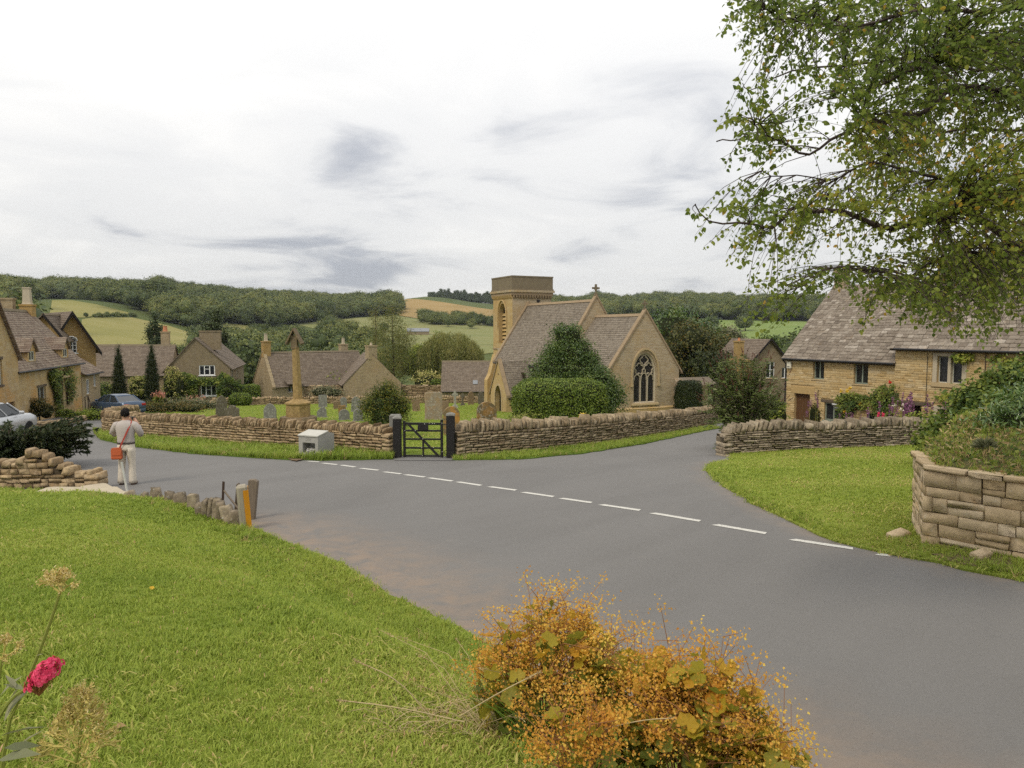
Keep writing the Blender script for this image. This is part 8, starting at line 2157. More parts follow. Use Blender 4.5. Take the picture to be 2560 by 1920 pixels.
# white ornament / flowers at graves
blooms('grave_flowers', 'pale flowers under the yew behind the wall', (X_at(983, 28.5), 28.5, plane_z(28.5)), [(-.12, 0, .62), (.0, 0, .66), (.14, 0, .63)], M['whiteflower'], 22, .05, .05)
blooms('grave_flowers', 'yellow flowers on a grave below the clipped hedge', (X_at(1459, 29.5), 29.5, plane_z(29.5)), [(-.1, 0, .93), (.08, 0, .95), (0, .05, 1.0)], M['yellow'], 26, .06, .06)
gk = empty('grave_kerb', (X_at(1560, 34), 34, plane_z(34)), R(12), 'pale stone grave kerb on the grass by the east window', 'grave kerb')
for a, b in (((-1.6, -.6, 0), (1.6, -.5, .62)), ((-1.6, .5, 0), (1.6, .6, .62)), ((-1.7, -.6, 0), (-1.6, .6, .75)), ((1.6, -.6, 0), (1.7, .6, .62))):
 mb = MB(); mb.box2(a, b); mb.build('kerb_stone', M['gr_pale'], gk, bevel=.01)
# ------------------------------------------------------------------ posts at the lawn corner
M['pale_wood'] = m_wood('bleached post', (0.22, 0.19, 0.14), (0.40, 0.36, 0.28))
pp = gp(622, 1322); op = empty('marker_post', (pp.x, pp.y, pp.z), R(25), 'leaning concrete marker post with a worn orange face at the lawn corner', 'post')
ph_ = .74
mb = MB(); mb.box2((-.13, -.085, -.2), (.045, .085, ph_)); s_ = mb.build('shaft', M['pale_wood'], op, bevel=.035)
mb = MB(); mb.prism([(.046, -.07, -.02), (.046, .085, -.02), (.046, .085, ph_ - .08), (.046, .03, ph_ - .03), (.046, -.055, ph_ - .09)], (.006, 0, 0)); mb.build('orange_face', M['orange'], op, fix=True)
mb = MB(); mb.box2((-.03, -.092, -.02), (.052, -.086, ph_ - .08)); mb.build('orange_edge', M['orange'], op, fix=True)
op.rotation_euler = (R(1), R(-4), R(20))
def post(name, label, px, pyb, Y_dummy, h, w, d, mat, lean=(0, 0), n_top=0.0):
 q = gp(px, pyb); root = empty(name, (q.x, q.y, q.z), 0, label, 'post')
 mb = MB(); mb.prism([(-w / 2, -d / 2, -.2), (w / 2, -d / 2, -.2), (w / 2, -d / 2, h - n_top), (w * .1, -d / 2, h), (-w / 2, -d / 2, h - n_top * .4)], (0, d, 0)); mb.build('shaft', mat, root, bevel=.008)
 root.rotation_euler = (lean[1], lean[0], random.uniform(-.2, .2)); return root
post('timber_post', 'old square timber post behind the orange marker post', 626, 1297, 0, .70, .16, .13, M['grey_wood'], (.10, -.03), .03)
post('timber_post', 'thin broken timber stake left of the marker post', 590, 1293, 0, .62, .07, .06, M['lintel_wood'], (.10, 0), .08)
ir = gp(555, 1297); iro = empty('iron_stake', (ir.x, ir.y, ir.z), 0, 'rusty iron angle stake beside the edging stones', 'stake')
mb = MB(); mb.box2((-.02, -.005, -.2), (.02, .005, .66)); mb.box2((-.02, -.004, -.2), (-.012, .03, .66)); mb.build('angle', M['iron'], iro); iro.rotation_euler = (0, R(4), 0)
a_, b_ = gp(562, 1297), gp(603, 1305); ra = empty('fallen_rail', (a_.x, a_.y, a_.z), 0, 'thin grey rail leaning from the iron stake to the marker post', 'rail')
mb = MB(); mb.tube([(0, 0, .5), (b_.x - a_.x, b_.y - a_.y + .1, .12)], .018, 5); mb.build('rail', M['grey_wood'], ra)
s0 = gp(322, 1238); stk = empty('white_stake', (s0.x, s0.y, s0.z), 0, 'thin whitewashed stake leaning in front of the photographer', 'stake')
mb = MB(); tpx = at(304, 1155, s0.y + .05); mb.tube([(0, 0, -.1), tuple(tpx - s0)], [.028, .022], 6); mb.build('shaft', M['stake'], stk)
# loose stones at the right verge
ls = Pieces('loose_stone', STONE_V, M['bedstone'], None, 3)
for px_, py_, w_, l_ in ((2452, 1404, .28, 'pale flat stone lying in the bare earth by the road edge'), (2245, 1352, .34, 'half buried stone at the lawn edge by the raised bed')):
 q = gp(px_, py_); o = link('loose_stone', np_mesh('loose_stone', *STONE_V[3 if w_ < .3 else 6]), M['bedstone']); o.location = (q.x, q.y, Hs(q.x, q.y) + .05); o.scale = (w_, w_ * .55, .13); o.rotation_euler = (.15, -.1, .5); o.color = (.6, 0, 0, 1); tag(o, l_, 'stone')
# ------------------------------------------------------------------ cars
def car(label, loc, rz, paint, kind):
 root = empty('parked_car', loc, rz, label, 'car')
 # x forward, length 4.4
 if kind == 'estate': prof = dict(L=4.45, w=.86, belt=.92, roof=1.44, nose=1.25, tailx=-2.15, rx0=-1.95, rx1=.45, wsx=1.15, rwx=-2.12, hood=.95, boot=1.0)
 else: prof = dict(L=4.5, w=.87, belt=.95, roof=1.40, nose=1.3, tailx=-2.2, rx0=-.95, rx1=.35, wsx=1.15, rwx=-1.65, hood=.95, boot=1.02)
 p = prof; w = p['w']
 st_ = [(-p['L'] / 2, .42, p['boot'] - .22, .80), (-p['L'] / 2 + .08, .30, p['boot'] - .02, .88), (-p['L'] / 2 + .45, .24, p['boot'], .98), (-1.35, .22, p['belt'] + .04, 1.0), (-.4, .2, p['belt'] + .01, 1.0), (.7, .2, p['belt'], 1.0), (1.15, .22, p['hood'], .99), (1.75, .24, p['hood'] - .07, .96), (2.1, .28, p['hood'] - .18, .88), (p['L'] / 2, .42, .62, .76)]
 mb = MB(); rs = []
 for x, zb_, zt_, k in st_:
  W = w * k; zm = (zb_ + zt_) / 2
  rs.append([(x, -W * .80, zb_), (x, -W * .97, zb_ + .10), (x, -W, zm), (x, -W * .96, zt_ - .08), (x, -W * .84, zt_), (x, 0, zt_ + .03), (x, W * .84, zt_), (x, W * .96, zt_ - .08), (x, W, zm), (x, W * .97, zb_ + .10), (x, W * .80, zb_)])
 mb.rings(rs); b = mb.build('body', paint, root, smooth=True, fix=True)
 zt = p['belt'] + .03; zr = p['roof']
 def ringat(x, z, k): return [(x, -w * k, z), (x, w * k, z)]
 gl = MB(); B = [(p['rwx'], .86), (p['wsx'], .86)]; T = [(p['rx0'], .66), (p['rx1'], .66)]
 v = lambda x, k, z, s: (x, s * w * k, z)
 bl_, br_, fl_, fr_ = v(p['rwx'], .82, zt, 1), v(p['rwx'], .82, zt, -1), v(p['wsx'], .82, zt, 1), v(p['wsx'], .82, zt, -1)
 tbl, tbr, tfl, tfr = v(p['rx0'], .66, zr - .03, 1), v(p['rx0'], .66, zr - .03, -1), v(p['rx1'], .66, zr - .03, 1), v(p['rx1'], .66, zr - .03, -1)
 gl.poly([br_, fr_, tfr, tbr]); gl.poly([fl_, bl_, tbl, tfl]); gl.poly([fr_, fl_, tfl, tfr]); gl.poly([bl_, br_, tbr, tbl])
 gl.build('windows', M['car_glass'], root)
 mb = MB(); rs = []
 for x, dz, k in ((p['rx0'] - .06, -.05, .60), (p['rx0'] + .1, 0, .67), ((p['rx0'] + p['rx1']) / 2, .035, .69), (p['rx1'] - .1, .01, .67), (p['rx1'] + .08, -.05, .60)):
  rs.append([(x, -w * k, zr - .05 + dz), (x, -w * k * .8, zr + dz), (x, 0, zr + .02 + dz), (x, w * k * .8, zr + dz), (x, w * k, zr - .05 + dz)])
 mb.rings(rs); mb.build('roof', paint, root, smooth=True, fix=True)
 mb = MB()
 for s in (-1, 1):
  for (x0, x1) in ((p['rwx'], p['rx0']), (p['wsx'], p['rx1'])): mb.tube([(x0, s * w * .83, zt - .02), (x1, s * w * .67, zr - .03)], .045, 5)
  for f in (.42, .70):
   x0 = p['rwx'] + (p['wsx'] - p['rwx']) * f; x1 = p['rx0'] + (p['rx1'] - p['rx0']) * f
   mb.tube([(x0, s * w * .825, zt), (x1, s * w * .665, zr - .03)], .03, 5)
 mb.build('pillars', paint, root)
 for sx in (-1, 1):
  for xx in (-1.32, 1.38):
   wh_ = empty('wheel'); wh_.parent = root; wh_.location = (xx, sx * w * .88, .31)
   mb = MB(); mb.lathe([(.19, -.1), (.29, -.1), (.31, -.06), (.31, .06), (.29, .1), (.19, .1)], 20, axis='y'); mb.build('tyre', M['tyre'], wh_)
   mb = MB(); mb.lathe([(.0, sx * .06), (.18, sx * .09), (.2, sx * .08), (.2, -sx * .05)], 14, axis='y'); mb.build('rim', M['rim'], wh_)
  mb = MB(); mb.box((-p['L'] / 2 + .03, sx * w * .66, p['boot'] - .2), (.08, .28, .16)); mb.build('tail_light', M['tail'], root, bevel=.02)
  mb = MB(); mb.box((p['L'] / 2 - .1, sx * w * .6, .68), (.1, .3, .13)); mb.build('headlight', M['rim'], root, bevel=.02)
  mb = MB(); mb.box((p['wsx'] - .35, sx * w * 1.06, zt + .06), (.1, .2, .13)); mb.build('mirror', paint, root, bevel=.03)
 mb = MB(); mb.box((-p['L'] / 2 - .005, 0, p['boot'] - .38), (.012, .5, .11)); mb.build('number_plate', M['yellowplate'], root)
 mb = MB(); mb.box((-p['L'] / 2 - .01, 0, .45), (.1, w * 1.5, .16)); mb.build('bumper', paint, root, bevel=.03)
 return root
t_ = NT('silver car paint'); M['silver'] = t_.pbr((0.50, 0.51, 0.52), .3, None, .5, .4)
t_ = NT('dark blue car paint'); M['carblue'] = t_.pbr((0.055, 0.085, 0.135), .22, None, .6, .35)
t_ = NT('car glass'); M['car_glass'] = t_.pbr((0.03, 0.035, 0.04), .06, None, .7)
M['tyre'] = m_plain('tyre rubber', (.02, .02, .02), .85, .2); t_ = NT('alloy rim'); M['rim'] = t_.pbr((.45, .45, .46), .35, None, .5, .8)
M['tail'] = m_plain('tail lamp', (.35, .02, .015), .3, .5, .05); M['yellowplate'] = m_plain('yellow number plate', (.62, .45, .03), .5, .4, .05)
c1 = (X_at(-45, 28.6), 28.6); car('silver estate car parked behind the juniper', (c1[0], c1[1], plane_z(28)), math.atan2(1, -.05), M['silver'], 'estate')
c2 = (X_at(288, 49.0), 49.0); car('dark blue saloon car parked at the bend behind the churchyard wall corner', (c2[0], c2[1], plane_z(49) + .02), R(146), M['carblue'], 'saloon')
# ------------------------------------------------------------------ photographer
def skin_mesh(name, verts, edges, radii, mat, parent, root_i=0, sub=2):
 me = bpy.data.meshes.new(name); me.from_pydata(verts, edges, []); o = bpy.data.objects.new(name, me); COL.objects.link(o); o.parent = parent
 sm = o.modifiers.new('skin', 'SKIN'); sm.use_smooth_shade = True; sm.branch_smoothing = .6
 sv = me.skin_vertices[0].data if len(me.skin_vertices) else None
 if sv is None:
  bpy.context.view_layer.objects.active = o; o.select_set(True); bpy.ops.mesh.customdata_skin_add(); o.select_set(False); sv = me.skin_vertices[0].data
 for i, r in enumerate(radii): sv[i].radius = (r, r) if not isinstance(r, tuple) else r; sv[i].use_root = (i == root_i)
 ss = o.modifiers.new('sub', 'SUBSURF'); ss.levels = sub; ss.render_levels = sub
 me.materials.append(mat); return o
def person():
 f0, f1 = gp(302, 1214), gp(336, 1208); base = gp(318, 1211)
 base = Vector(((f0.x + f1.x) / 2, (f0.y + f1.y) / 2, 0)); base.z = plane_z(base.y)
 Hh = 1.74; root = empty('person', base, R(4), 'person in grey shirt and beige trousers seen from behind, taking a photograph', 'person')
 M['skin'] = m_plain('skin', (.42, .24, .16), .6, .3, .08); M['hair'] = m_plain('black hair', (.010, .008, .007), .7, .12, .3, 60, bump=.4)
 M['shirt'] = m_plain('grey knit shirt', (.42, .375, .345), .9, .1, .10, 30, bump=.2); M['trousers'] = m_plain('beige cotton', (.58, .52, .43), .9, .1, .10, 12, bump=.4)
 M['shoe'] = m_plain('brown leather shoe', (.10, .055, .035), .6, .3, .15); M['leatherbag'] = m_plain('red brown leather', (.46, .10, .035), .55, .35, .18, 14, bump=.2); M['belt'] = m_plain('dark belt', (.05, .035, .03), .6, .3)
 M['strap'] = m_plain('red strap', (.32, .05, .035), .7, .2, .1); M['camera_black'] = m_plain('camera body', (.02, .02, .02), .5, .4)
 # one continuous body: pelvis(0) spine neck head, arms to the camera, legs
 V = [(0, 0, .95), (0, 0, 1.12), (0, .0, 1.30), (0, .0, 1.44), (0, .01, 1.52), (0, .025, 1.60), (0, .02, 1.68)]
 E = [(i, i + 1) for i in range(6)]; Rr = [.13, .12, .13, .085, .055, .078, .070]
 def chain(start, pts, rad):
  p = start
  for q, r in zip(pts, rad): V.append(q); Rr.append(r); E.append((p, len(V) - 1)); p = len(V) - 1
  return p
 for s in (-1, 1):
  w_ = chain(3, [(s * .17, 0, 1.41), (s * .29, .05, 1.19), (s * .17, .27, 1.36), (s * .10, .33, 1.46)], [.06, .045, .034, .032])
  for k in range(4): chain(w_, [(s * (.085 - .012 * k), .36, 1.49 - .018 * k), (s * (.045 - .006 * k), .385, 1.50 - .018 * k), (s * (.02), .375, 1.505 - .018 * k)], [.010, .009, .008])
  chain(w_, [(s * .075, .33, 1.435), (s * .04, .345, 1.425)], [.011, .009])
  chain(0, [(s * .095, 0, .88), (s * .115, .01, .48), (s * .125, -.02, .08), (s * .135, .10, .04)], [.085, .055, .04, .035])
 skin_mesh('body', V, E, Rr, M['skin'], root)
 def ell(cx, cy, z, rx, ry, n=16, tx=0, ty=0): return [(cx + rx * math.cos(2 * math.pi * k / n), cy + ry * math.sin(2 * math.pi * k / n), z + tx * math.cos(2 * math.pi * k / n) + ty * math.sin(2 * math.pi * k / n)) for k in range(n)]
 # shirt: torso and sleeves in one garment
 mb = MB(); mb.rings([ell(0, 0, .955, .185, .135), ell(0, 0, 1.02, .192, .138), ell(0, -.005, 1.12, .188, .13), ell(0, -.01, 1.24, .208, .135), ell(0, -.01, 1.34, .222, .132), ell(0, -.01, 1.41, .212, .115), ell(0, -.005, 1.455, .165, .095), ell(0, 0, 1.485, .095, .075), ell(0, .0, 1.50, .066, .062)])
 for s in (-1, 1): mb.tube([(s * .14, -.005, 1.405), (s * .20, 0, 1.385), (s * .26, .02, 1.30), (s * .315, .04, 1.20), (s * .30, .075, 1.165), (s * .26, .13, 1.21), (s * .20, .23, 1.325)], [.075, .085, .078, .070, .068, .060, .05], 12)
 shirt = mb.build('shirt', M['shirt'], root, smooth=True)
 mb = MB(); mb.rings([ell(0, 0, .98, .178, .128), ell(0, 0, .93, .188, .142), ell(0, -.012, .86, .194, .155), ell(0, -.008, .80, .19, .15)])
 for s in (-1, 1):
  mb.rings([ell(s * .092, -.008, .87, .098, .14), ell(s * .098, -.005, .78, .098, .128), ell(s * .105, .0, .65, .086, .105), ell(s * .112, .008, .50, .074, .085), ell(s * .118, 0, .38, .073, .08), ell(s * .122, -.012, .24, .075, .082), ell(s * .126, -.018, .12, .08, .09), ell(s * .128, -.012, .045, .084, .10)])
 mb.build('trousers', M['trousers'], root, smooth=True)
 mb = MB(); mb.rings([ell(0, 0, .955, .192, .142), ell(0, 0, .955, .198, .148), ell(0, 0, .985, .198, .148), ell(0, 0, .985, .19, .14)], cap=False); mb.build('belt', M['belt'], root)
 for s in (-1, 1):
  mb = MB(); c = (s * .13, .05, 0); mb.rings([ell(c[0], c[1], 0, .045, .135), ell(c[0], c[1], .015, .052, .142), ell(c[0], c[1], .05, .048, .13), ell(c[0], c[1] - .05, .085, .04, .075)]); mb.build('shoe', M['shoe'], root, smooth=True)
 # hair: cap over crown, back and sides
 bm = bmesh.new(); bmesh.ops.create_uvsphere(bm, u_segments=20, v_segments=14, radius=1.0)
 for v in list(bm.verts):
  x, y, z = v.co; n = .012 * math.sin(9 * x + 4 * z) + .01 * math.sin(14 * y)
  v.co = (x * (.092 + n), y * (.108 + n) + .012, z * (.118 + n) + 1.655)
 bmesh.ops.delete(bm, geom=[v for v in bm.verts if v.co.z < 1.575 or (v.co.y > .07 and v.co.z < 1.69)], context='VERTS')
 me = bpy.data.meshes.new('hair'); bm.to_mesh(me); bm.free(); [setattr(p, 'use_smooth', True) for p in me.polygons]; ho_ = link('hair', me, M['hair'], root); sd_ = ho_.modifiers.new('t', 'SOLIDIFY'); sd_.thickness = .012
 for s in (-1, 1):
  mb = MB(); mb.lathe([(.0, -.012), (.024, -.01), (.028, 0), (.02, .012), (0, .012)], 10, (s * .083, .03, 1.60), 'x', 1.0, 1.4); mb.build('ear', M['skin'], root, smooth=True)
 mb = MB(); mb.lathe([(.0, .0), (.017, .005), (.013, .03), (0, .035)], 8, (0, .095, 1.60), 'y'); mb.build('nose', M['skin'], root, smooth=True)
 # held things stay things of their own
 cm_ = empty('camera', root.matrix_basis @ Vector((0, .40, 1.50)), R(4), 'small black camera held up by the person', 'camera')
 mb = MB(); mb.box((0, 0, 0), (.11, .04, .07)); mb.build('case', M['camera_black'], cm_, bevel=.008)
 mb = MB(); mb.lathe([(.028, .0), (.028, .05), (.022, .052)], 14, (0, .021, 0), 'y'); mb.build('lens', M['camera_black'], cm_)
 bgz = root.matrix_basis @ Vector((-.13, -.19, .62)); bag = empty('shoulder_bag', bgz, R(10), 'red brown leather shoulder bag on the hip of the person', 'bag')
 mb = MB(); mb.rings([[(s * w, t * d, z) for s, t in ((-1, -1), (1, -1), (1, 1), (-1, 1))] for w, d, z in ((.10, .04, 0), (.115, .055, .03), (.108, .05, .2), (.085, .035, .27))]); mb.build('pouch', M['leatherbag'], bag, bevel=.012)
 mb = MB(); mb.rings([[(s * w, y0, z) for s, y0 in ((-1, -.064), (1, -.064), (1, -.058), (-1, -.058))] for w, z in ((.10, .10), (.108, .2), (.09, .272))]); mb.build('flap', M['leatherbag'], bag, fix=True)
 mb = MB(); pth = [(.06, .0, .25), (.10, -.005, .34), (.18, .015, .52), (.26, .045, .72), (.29, .10, .83), (.26, .20, .865)]
 A = [Vector(p) for p in pth]; rs = []
 for p in A: rs.append([tuple(p + Vector((-.022, -.004, -.008))), tuple(p + Vector((.022, -.004, .008))), tuple(p + Vector((.022, .004, .008))), tuple(p + Vector((-.022, .004, -.008)))])
 mb.rings(rs); mb.build('strap', M['strap'], bag)
person()
# ------------------------------------------------------------------ grass blades
def tuft(name, seed, n, h, spread, tone, mat, wid=.0042, bend=.5):
 rng = np.random.default_rng(seed); V, F, T = [], [], []
 for k in range(n):
  a = rng.uniform(0, 6.28); b = np.array((rng.normal(0, spread), rng.normal(0, spread), -.01)); hh = h * rng.uniform(.5, 1.25); d = np.array((math.cos(a), math.sin(a), 0)); s = np.array((-math.sin(a), math.cos(a), 0)) * wid * rng.uniform(.6, 1.3); bd = bend * rng.uniform(.2, 1.3) * hh
  i = len(V); m = b + d * bd * .35 + np.array((0, 0, hh * .6)); t = b + d * bd + np.array((0, 0, hh * (1 - .25 * bend)))
  V += [b - s, b + s, m - s * .8, m + s * .8, t]; F += [(i, i + 1, i + 3), (i, i + 3, i + 2), (i + 2, i + 3, i + 4)]
  T += [np.clip(rng.normal(tone, .13), 0, 1)] * 5
 me = np_mesh(name, np.array(V), np.array(F), T); me.materials.append(mat); o = bpy.data.objects.new(name, me); o.color = (0, 0, 0, 1); return o
TUFT = [tuft('tuft', 1, 24, .030, .024, .36, M['blade'], .003), tuft('tuft', 2, 24, .034, .026, .48, M['blade'], .003), tuft('tuft', 3, 24, .031, .024, .58, M['blade'], .003), tuft('tuft', 4, 22, .034, .028, .70, M['blade'], .003, .8), tuft('tuft', 5, 20, .026, .028, .90, M['blade'], .003, .9)]
NG_G = scatter_group('grass_scatter', TUFT)
LONG = [tuft('long_tuft', 11, 14, .20, .03, .30, M['blade'], .006, .7), tuft('long_tuft', 12, 14, .24, .035, .45, M['blade'], .006, .8), tuft('long_tuft', 13, 12, .18, .035, .60, M['blade'], .007, .7), tuft('long_tuft', 14, 10, .22, .04, .97, M['blade'], .004, .9)]
NG_L = scatter_group('long_grass_scatter', LONG)
GRIT = (gb.matrix_basis @ Vector((0, .38, 0)))[:2]
def vnoise(X, Y, sc, seed):
 r_ = np.random.default_rng(seed); g = r_.random((64, 64)); x = X * sc % 63; y = Y * sc % 63; i = x.astype(int); j = y.astype(int); fx = x - i; fy = y - j; fx = fx * fx * (3 - 2 * fx); fy = fy * fy * (3 - 2 * fy)
 i2, j2 = (i + 1) % 64, (j + 1) % 64
 return (g[i, j] * (1 - fx) + g[i2, j] * fx) * (1 - fy) + (g[i, j2] * (1 - fx) + g[i2, j2] * fx) * fy
def grass(name, poly, dens, ng, picks, size=(.8, 1.25), hf=None, zoff=.03, seed=1, frus=True, edge=None, label=None):
 rng = np.random.default_rng(seed); A = np.array(poly); lo, hi = A.min(0), A.max(0); lo = np.maximum(lo, (-40, 1.2)); P = []
 step = .5
 gx, gy = np.meshgrid(np.arange(lo[0], hi[0], step), np.arange(lo[1], hi[1], step)); gx, gy = gx.ravel(), gy.ravel()
 if frus:
  ok = np.abs(gx + step / 2) < (gy + 1.6) * .74 + .5; gx, gy = gx[ok], gy[ok]
 n = rng.poisson(dens(gx, gy) * step * step); X = np.repeat(gx, n) + rng.uniform(0, step, n.sum()); Y = np.repeat(gy, n) + rng.uniform(0, step, n.sum())
 ok = in_poly_np(X, Y, poly) & (np.hypot(X - GRIT[0], Y - GRIT[1]) > .62); X, Y = X[ok], Y[ok]
 Z = (hf or H)(X, Y) + zoff; n = len(X)
 big = 1 + np.clip((Y - 4) / 12, 0, 1.2) * (ng is NG_G)
 f = .55 * vnoise(X, Y, .55, seed + 5) + .3 * vnoise(X, Y, 1.7, seed + 6) + .15 * vnoise(X, Y, 5, seed + 7) + rng.normal(0, .10, n)
 pk = picks(f, X, Y, rng)
 lenf = .75 + .6 * vnoise(X, Y, .9, seed + 8)
 s = rng.uniform(*size, n) * lenf; scl = np.c_[s * big, s * big, s * np.sqrt(big)]
 rot = np.c_[rng.normal(0, .18, n), rng.normal(0, .18, n), rng.uniform(0, 6.28, n)]
 print(name, n)
 o = scatter(name, np.c_[X, Y, Z], scl, rot, pk, ng); return o
def lawn_pick(f, X, Y, rng):
 dry = np.clip((5.5 - Y) / 2.6, 0, 1) * .17 * vnoise(X, Y, 1.3, 99) * 2
 return np.digitize(f + dry + (rng.random(len(f)) < .05) * .5, (.36, .50, .63, .80))
tag(grass('lawn_grass', LAWN, lambda x, y: np.where(y < 4, 1050, np.where(y < 7, 620, np.where(y < 11, 330, 210))), NG_G, lawn_pick, seed=21), 'mown grass of the near lawn', 'grass')
tag(grass('cottage_lawn_grass', RPOLY, lambda x, y: np.where(y < 14, 200, 110) * (np.abs(x - 10) < 14), NG_G, lambda f, X, Y, r: np.digitize(f + .06, (.30, .46, .62, .80)), seed=31), 'mown grass of the lawn by the cottages', 'grass')
vp = lambda f, X, Y, r: np.where(r.random(len(f)) < .04, 3, np.digitize(f, (.40, .58)))
tag(grass('verge_grass', VERGE_A, lambda x, y: np.full(x.shape, 150.), NG_L, vp, (.6, 1.2), H0, seed=41), 'long rough grass below the churchyard wall left of the gate', 'grass')
tag(grass('verge_grass', VERGE_B, lambda x, y: np.full(x.shape, 120.), NG_L, vp, (.35, .7), H0, seed=42), 'shorter verge grass below the churchyard wall right of the gate', 'grass')
tag(grass('churchyard_grass', YARD, lambda x, y: np.where(y < 36, 30., 14.), NG_G, lambda f, X, Y, r: np.digitize(f + .1, (.25, .42, .62, .86)), (1.0, 1.6), H0, seed=51), 'mown churchyard grass among the headstones', 'grass')
RSTRIP = [gxy(*p) for p in [(2600, 1462), (2487, 1437), (2339, 1406), (2219, 1384), (2085, 1352), (1991, 1309), (1868, 1252), (1803, 1210), (1778, 1182)]] + [gxy(1810, 1195), gxy(1880, 1238), gxy(2000, 1290), gxy(2100, 1330), gxy(2230, 1340), gxy(2330, 1345), gxy(2450, 1368), gxy(2580, 1395)]
tag(grass('edge_grass', RSTRIP, lambda x, y: np.full(x.shape, 160.), NG_L, vp, (.3, .6), H, seed=43), 'longer grass along the road edge below the raised bed', 'grass')
tag(grass('bed_top_grass', BEDPOLY, lambda x, y: np.full(x.shape, 130.), NG_L, lambda f, X, Y, r: np.where(r.random(len(f)) < .3, 3, np.digitize(f, (.4, .58))), (.25, .5), lambda X, Y: np.array([bedz(a, b) for a, b in zip(X, Y)]), 0, seed=46), 'rough grass on the raised bed top', 'grass')
EDGE2 = [(x - .12, y + .02) for x, y in ROAD_EDGE[1:9]] + [(x - .55, y - .35) for x, y in ROAD_EDGE[1:9]][::-1]
tag(grass('bank_grass', EDGE2, lambda x, y: np.full(x.shape, 230.), NG_L, vp, (.25, .55), H, seed=44), 'longer grass on the lip of the lawn bank', 'grass')
FARL = [(x, y - .05) for x, y in FAR_EDGE[3:]] + [(x + .15, y - .9) for x, y in FAR_EDGE[3:]][::-1]
tag(grass('edging_grass', FARL + [], lambda x, y: np.full(x.shape, 70.), NG_L, lambda f, X, Y, r: np.where(r.random(len(f)) < .25, 3, np.digitize(f, (.4, .58))), (.2, .45), H, seed=45), 'tall grass tangled among the edging stones', 'grass')
# ------------------------------------------------------------------ orange seeding plants at the bank edge
def mantle_leaf():
 V = [(0, 0, 0)]; F = []; n = 27
 for k in range(n):
  a = -2.75 + 5.5 * k / (n - 1); lobe = .82 + .18 * abs(math.sin((a + 2.75) * 1.43 * 2)); rr = lobe * .5
  V.append((rr * math.cos(a), rr * math.sin(a), .10 * abs(math.sin((a) * 4.2)) + .10 * (rr * 2) ** 2))
 for k in range(1, n): F.append((0, k, k + 1))
 return np.array(V), np.array(F)
ML = [mantle_leaf()]
def mantle(label, px, py, Yd, w, h, n_stems, n_leaves, seed, tone=.5, per=115, lean=(0, 0)):
 rng = np.random.default_rng(seed); p = at(px, py, Yd); z0 = Hs(p.x, p.y)
 root = empty('mantle_plant', (p.x, p.y, z0), 0, label, 'plant', 'orange seeding plants on the bank')
 mb = MB(); P, T = [], []
 for k in range(n_stems):
  a = rng.uniform(0, 6.28); rr = w / 2 * math.sqrt(rng.uniform(0, 1)); tip = Vector((rr * math.cos(a) + lean[0] * h, rr * math.sin(a) * .8 + lean[1] * h, h * rng.uniform(.55, 1.0) * (1 - .40 * (rr / (w / 2)) ** 2)))
  b = Vector((rr * .35 * math.cos(a), rr * .35 * math.sin(a), 0)); mid = b.lerp(tip, .5) + Vector((0, 0, .06)); mb.tube([b, mid, tip], [.0022, .0016, .001], 4, cap=False)
  tn = rng.normal(tone, .16)
  for j in range(5):
   s = 1.0 if j == 0 else rng.uniform(.62, 1.0); q = mid.lerp(tip, (s - .5) * 2) ; e = q + Vector((rng.normal() * .055, rng.normal() * .055, abs(rng.normal()) * .05)); mb.tube([q, e], [.0018, .001], 3, cap=False)
   m = per // 5; P.append(np.array(e)[None] + rng.normal(0, .020, (m, 3)) * np.array((1.1, 1.1, .8))); T.append(np.clip(rng.normal(tn, .16, m), 0, 1))
 mb.build('stem', M['redstem'], root)
 o = leaf_object('seed_froth', np.concatenate(P), .0105, M['froth'], root, rng, np.concatenate(T), LEAF_OVATE, .2); o['kind'] = 'stuff'
 lv = Pieces('leaf', ML, M['mantle'], root, 220, 'leaves')
 for k in range(n_leaves):
  a = rng.uniform(0, 6.28); rr = w / 2 * math.sqrt(rng.uniform(0, 1)); z = h * rng.uniform(.25, .86) * (1 - .3 * (rr / (w / 2)) ** 2); s = rng.uniform(.035, .088)
  lv.add(TRS((rr * math.cos(a) + lean[0] * z, rr * math.sin(a) * .8 + lean[1] * z, z), (rng.normal(-.25, .55), rng.normal(0, .55), rng.uniform(0, 6.28)), (s, s, s)), float(np.clip(rng.normal(.12 + .68 * z / h, .2), 0, 1)))
 lv.build()
mantle('tall orange seeding plant at the left of the bank edge clump', 1370, 1800, 2.95, .62, .66, 80, 330, 5, .6)
mantle('orange plant with green lobed leaves in the middle of the clump', 1600, 1860, 2.75, .54, .60, 46, 360, 6, .66)
mantle('rusty orange plant at the right end of the clump', 1740, 1960, 2.55, .50, .68, 70, 240, 7, .48)
mantle('small rusty seed froth low in front of the clump', 1440, 1930, 2.35, .26, .36, 20, 16, 8, .45)
mantle('yellow green leafed plant at the lower right corner of the clump', 1880, 2010, 2.5, .36, .52, 24, 170, 9, .7)
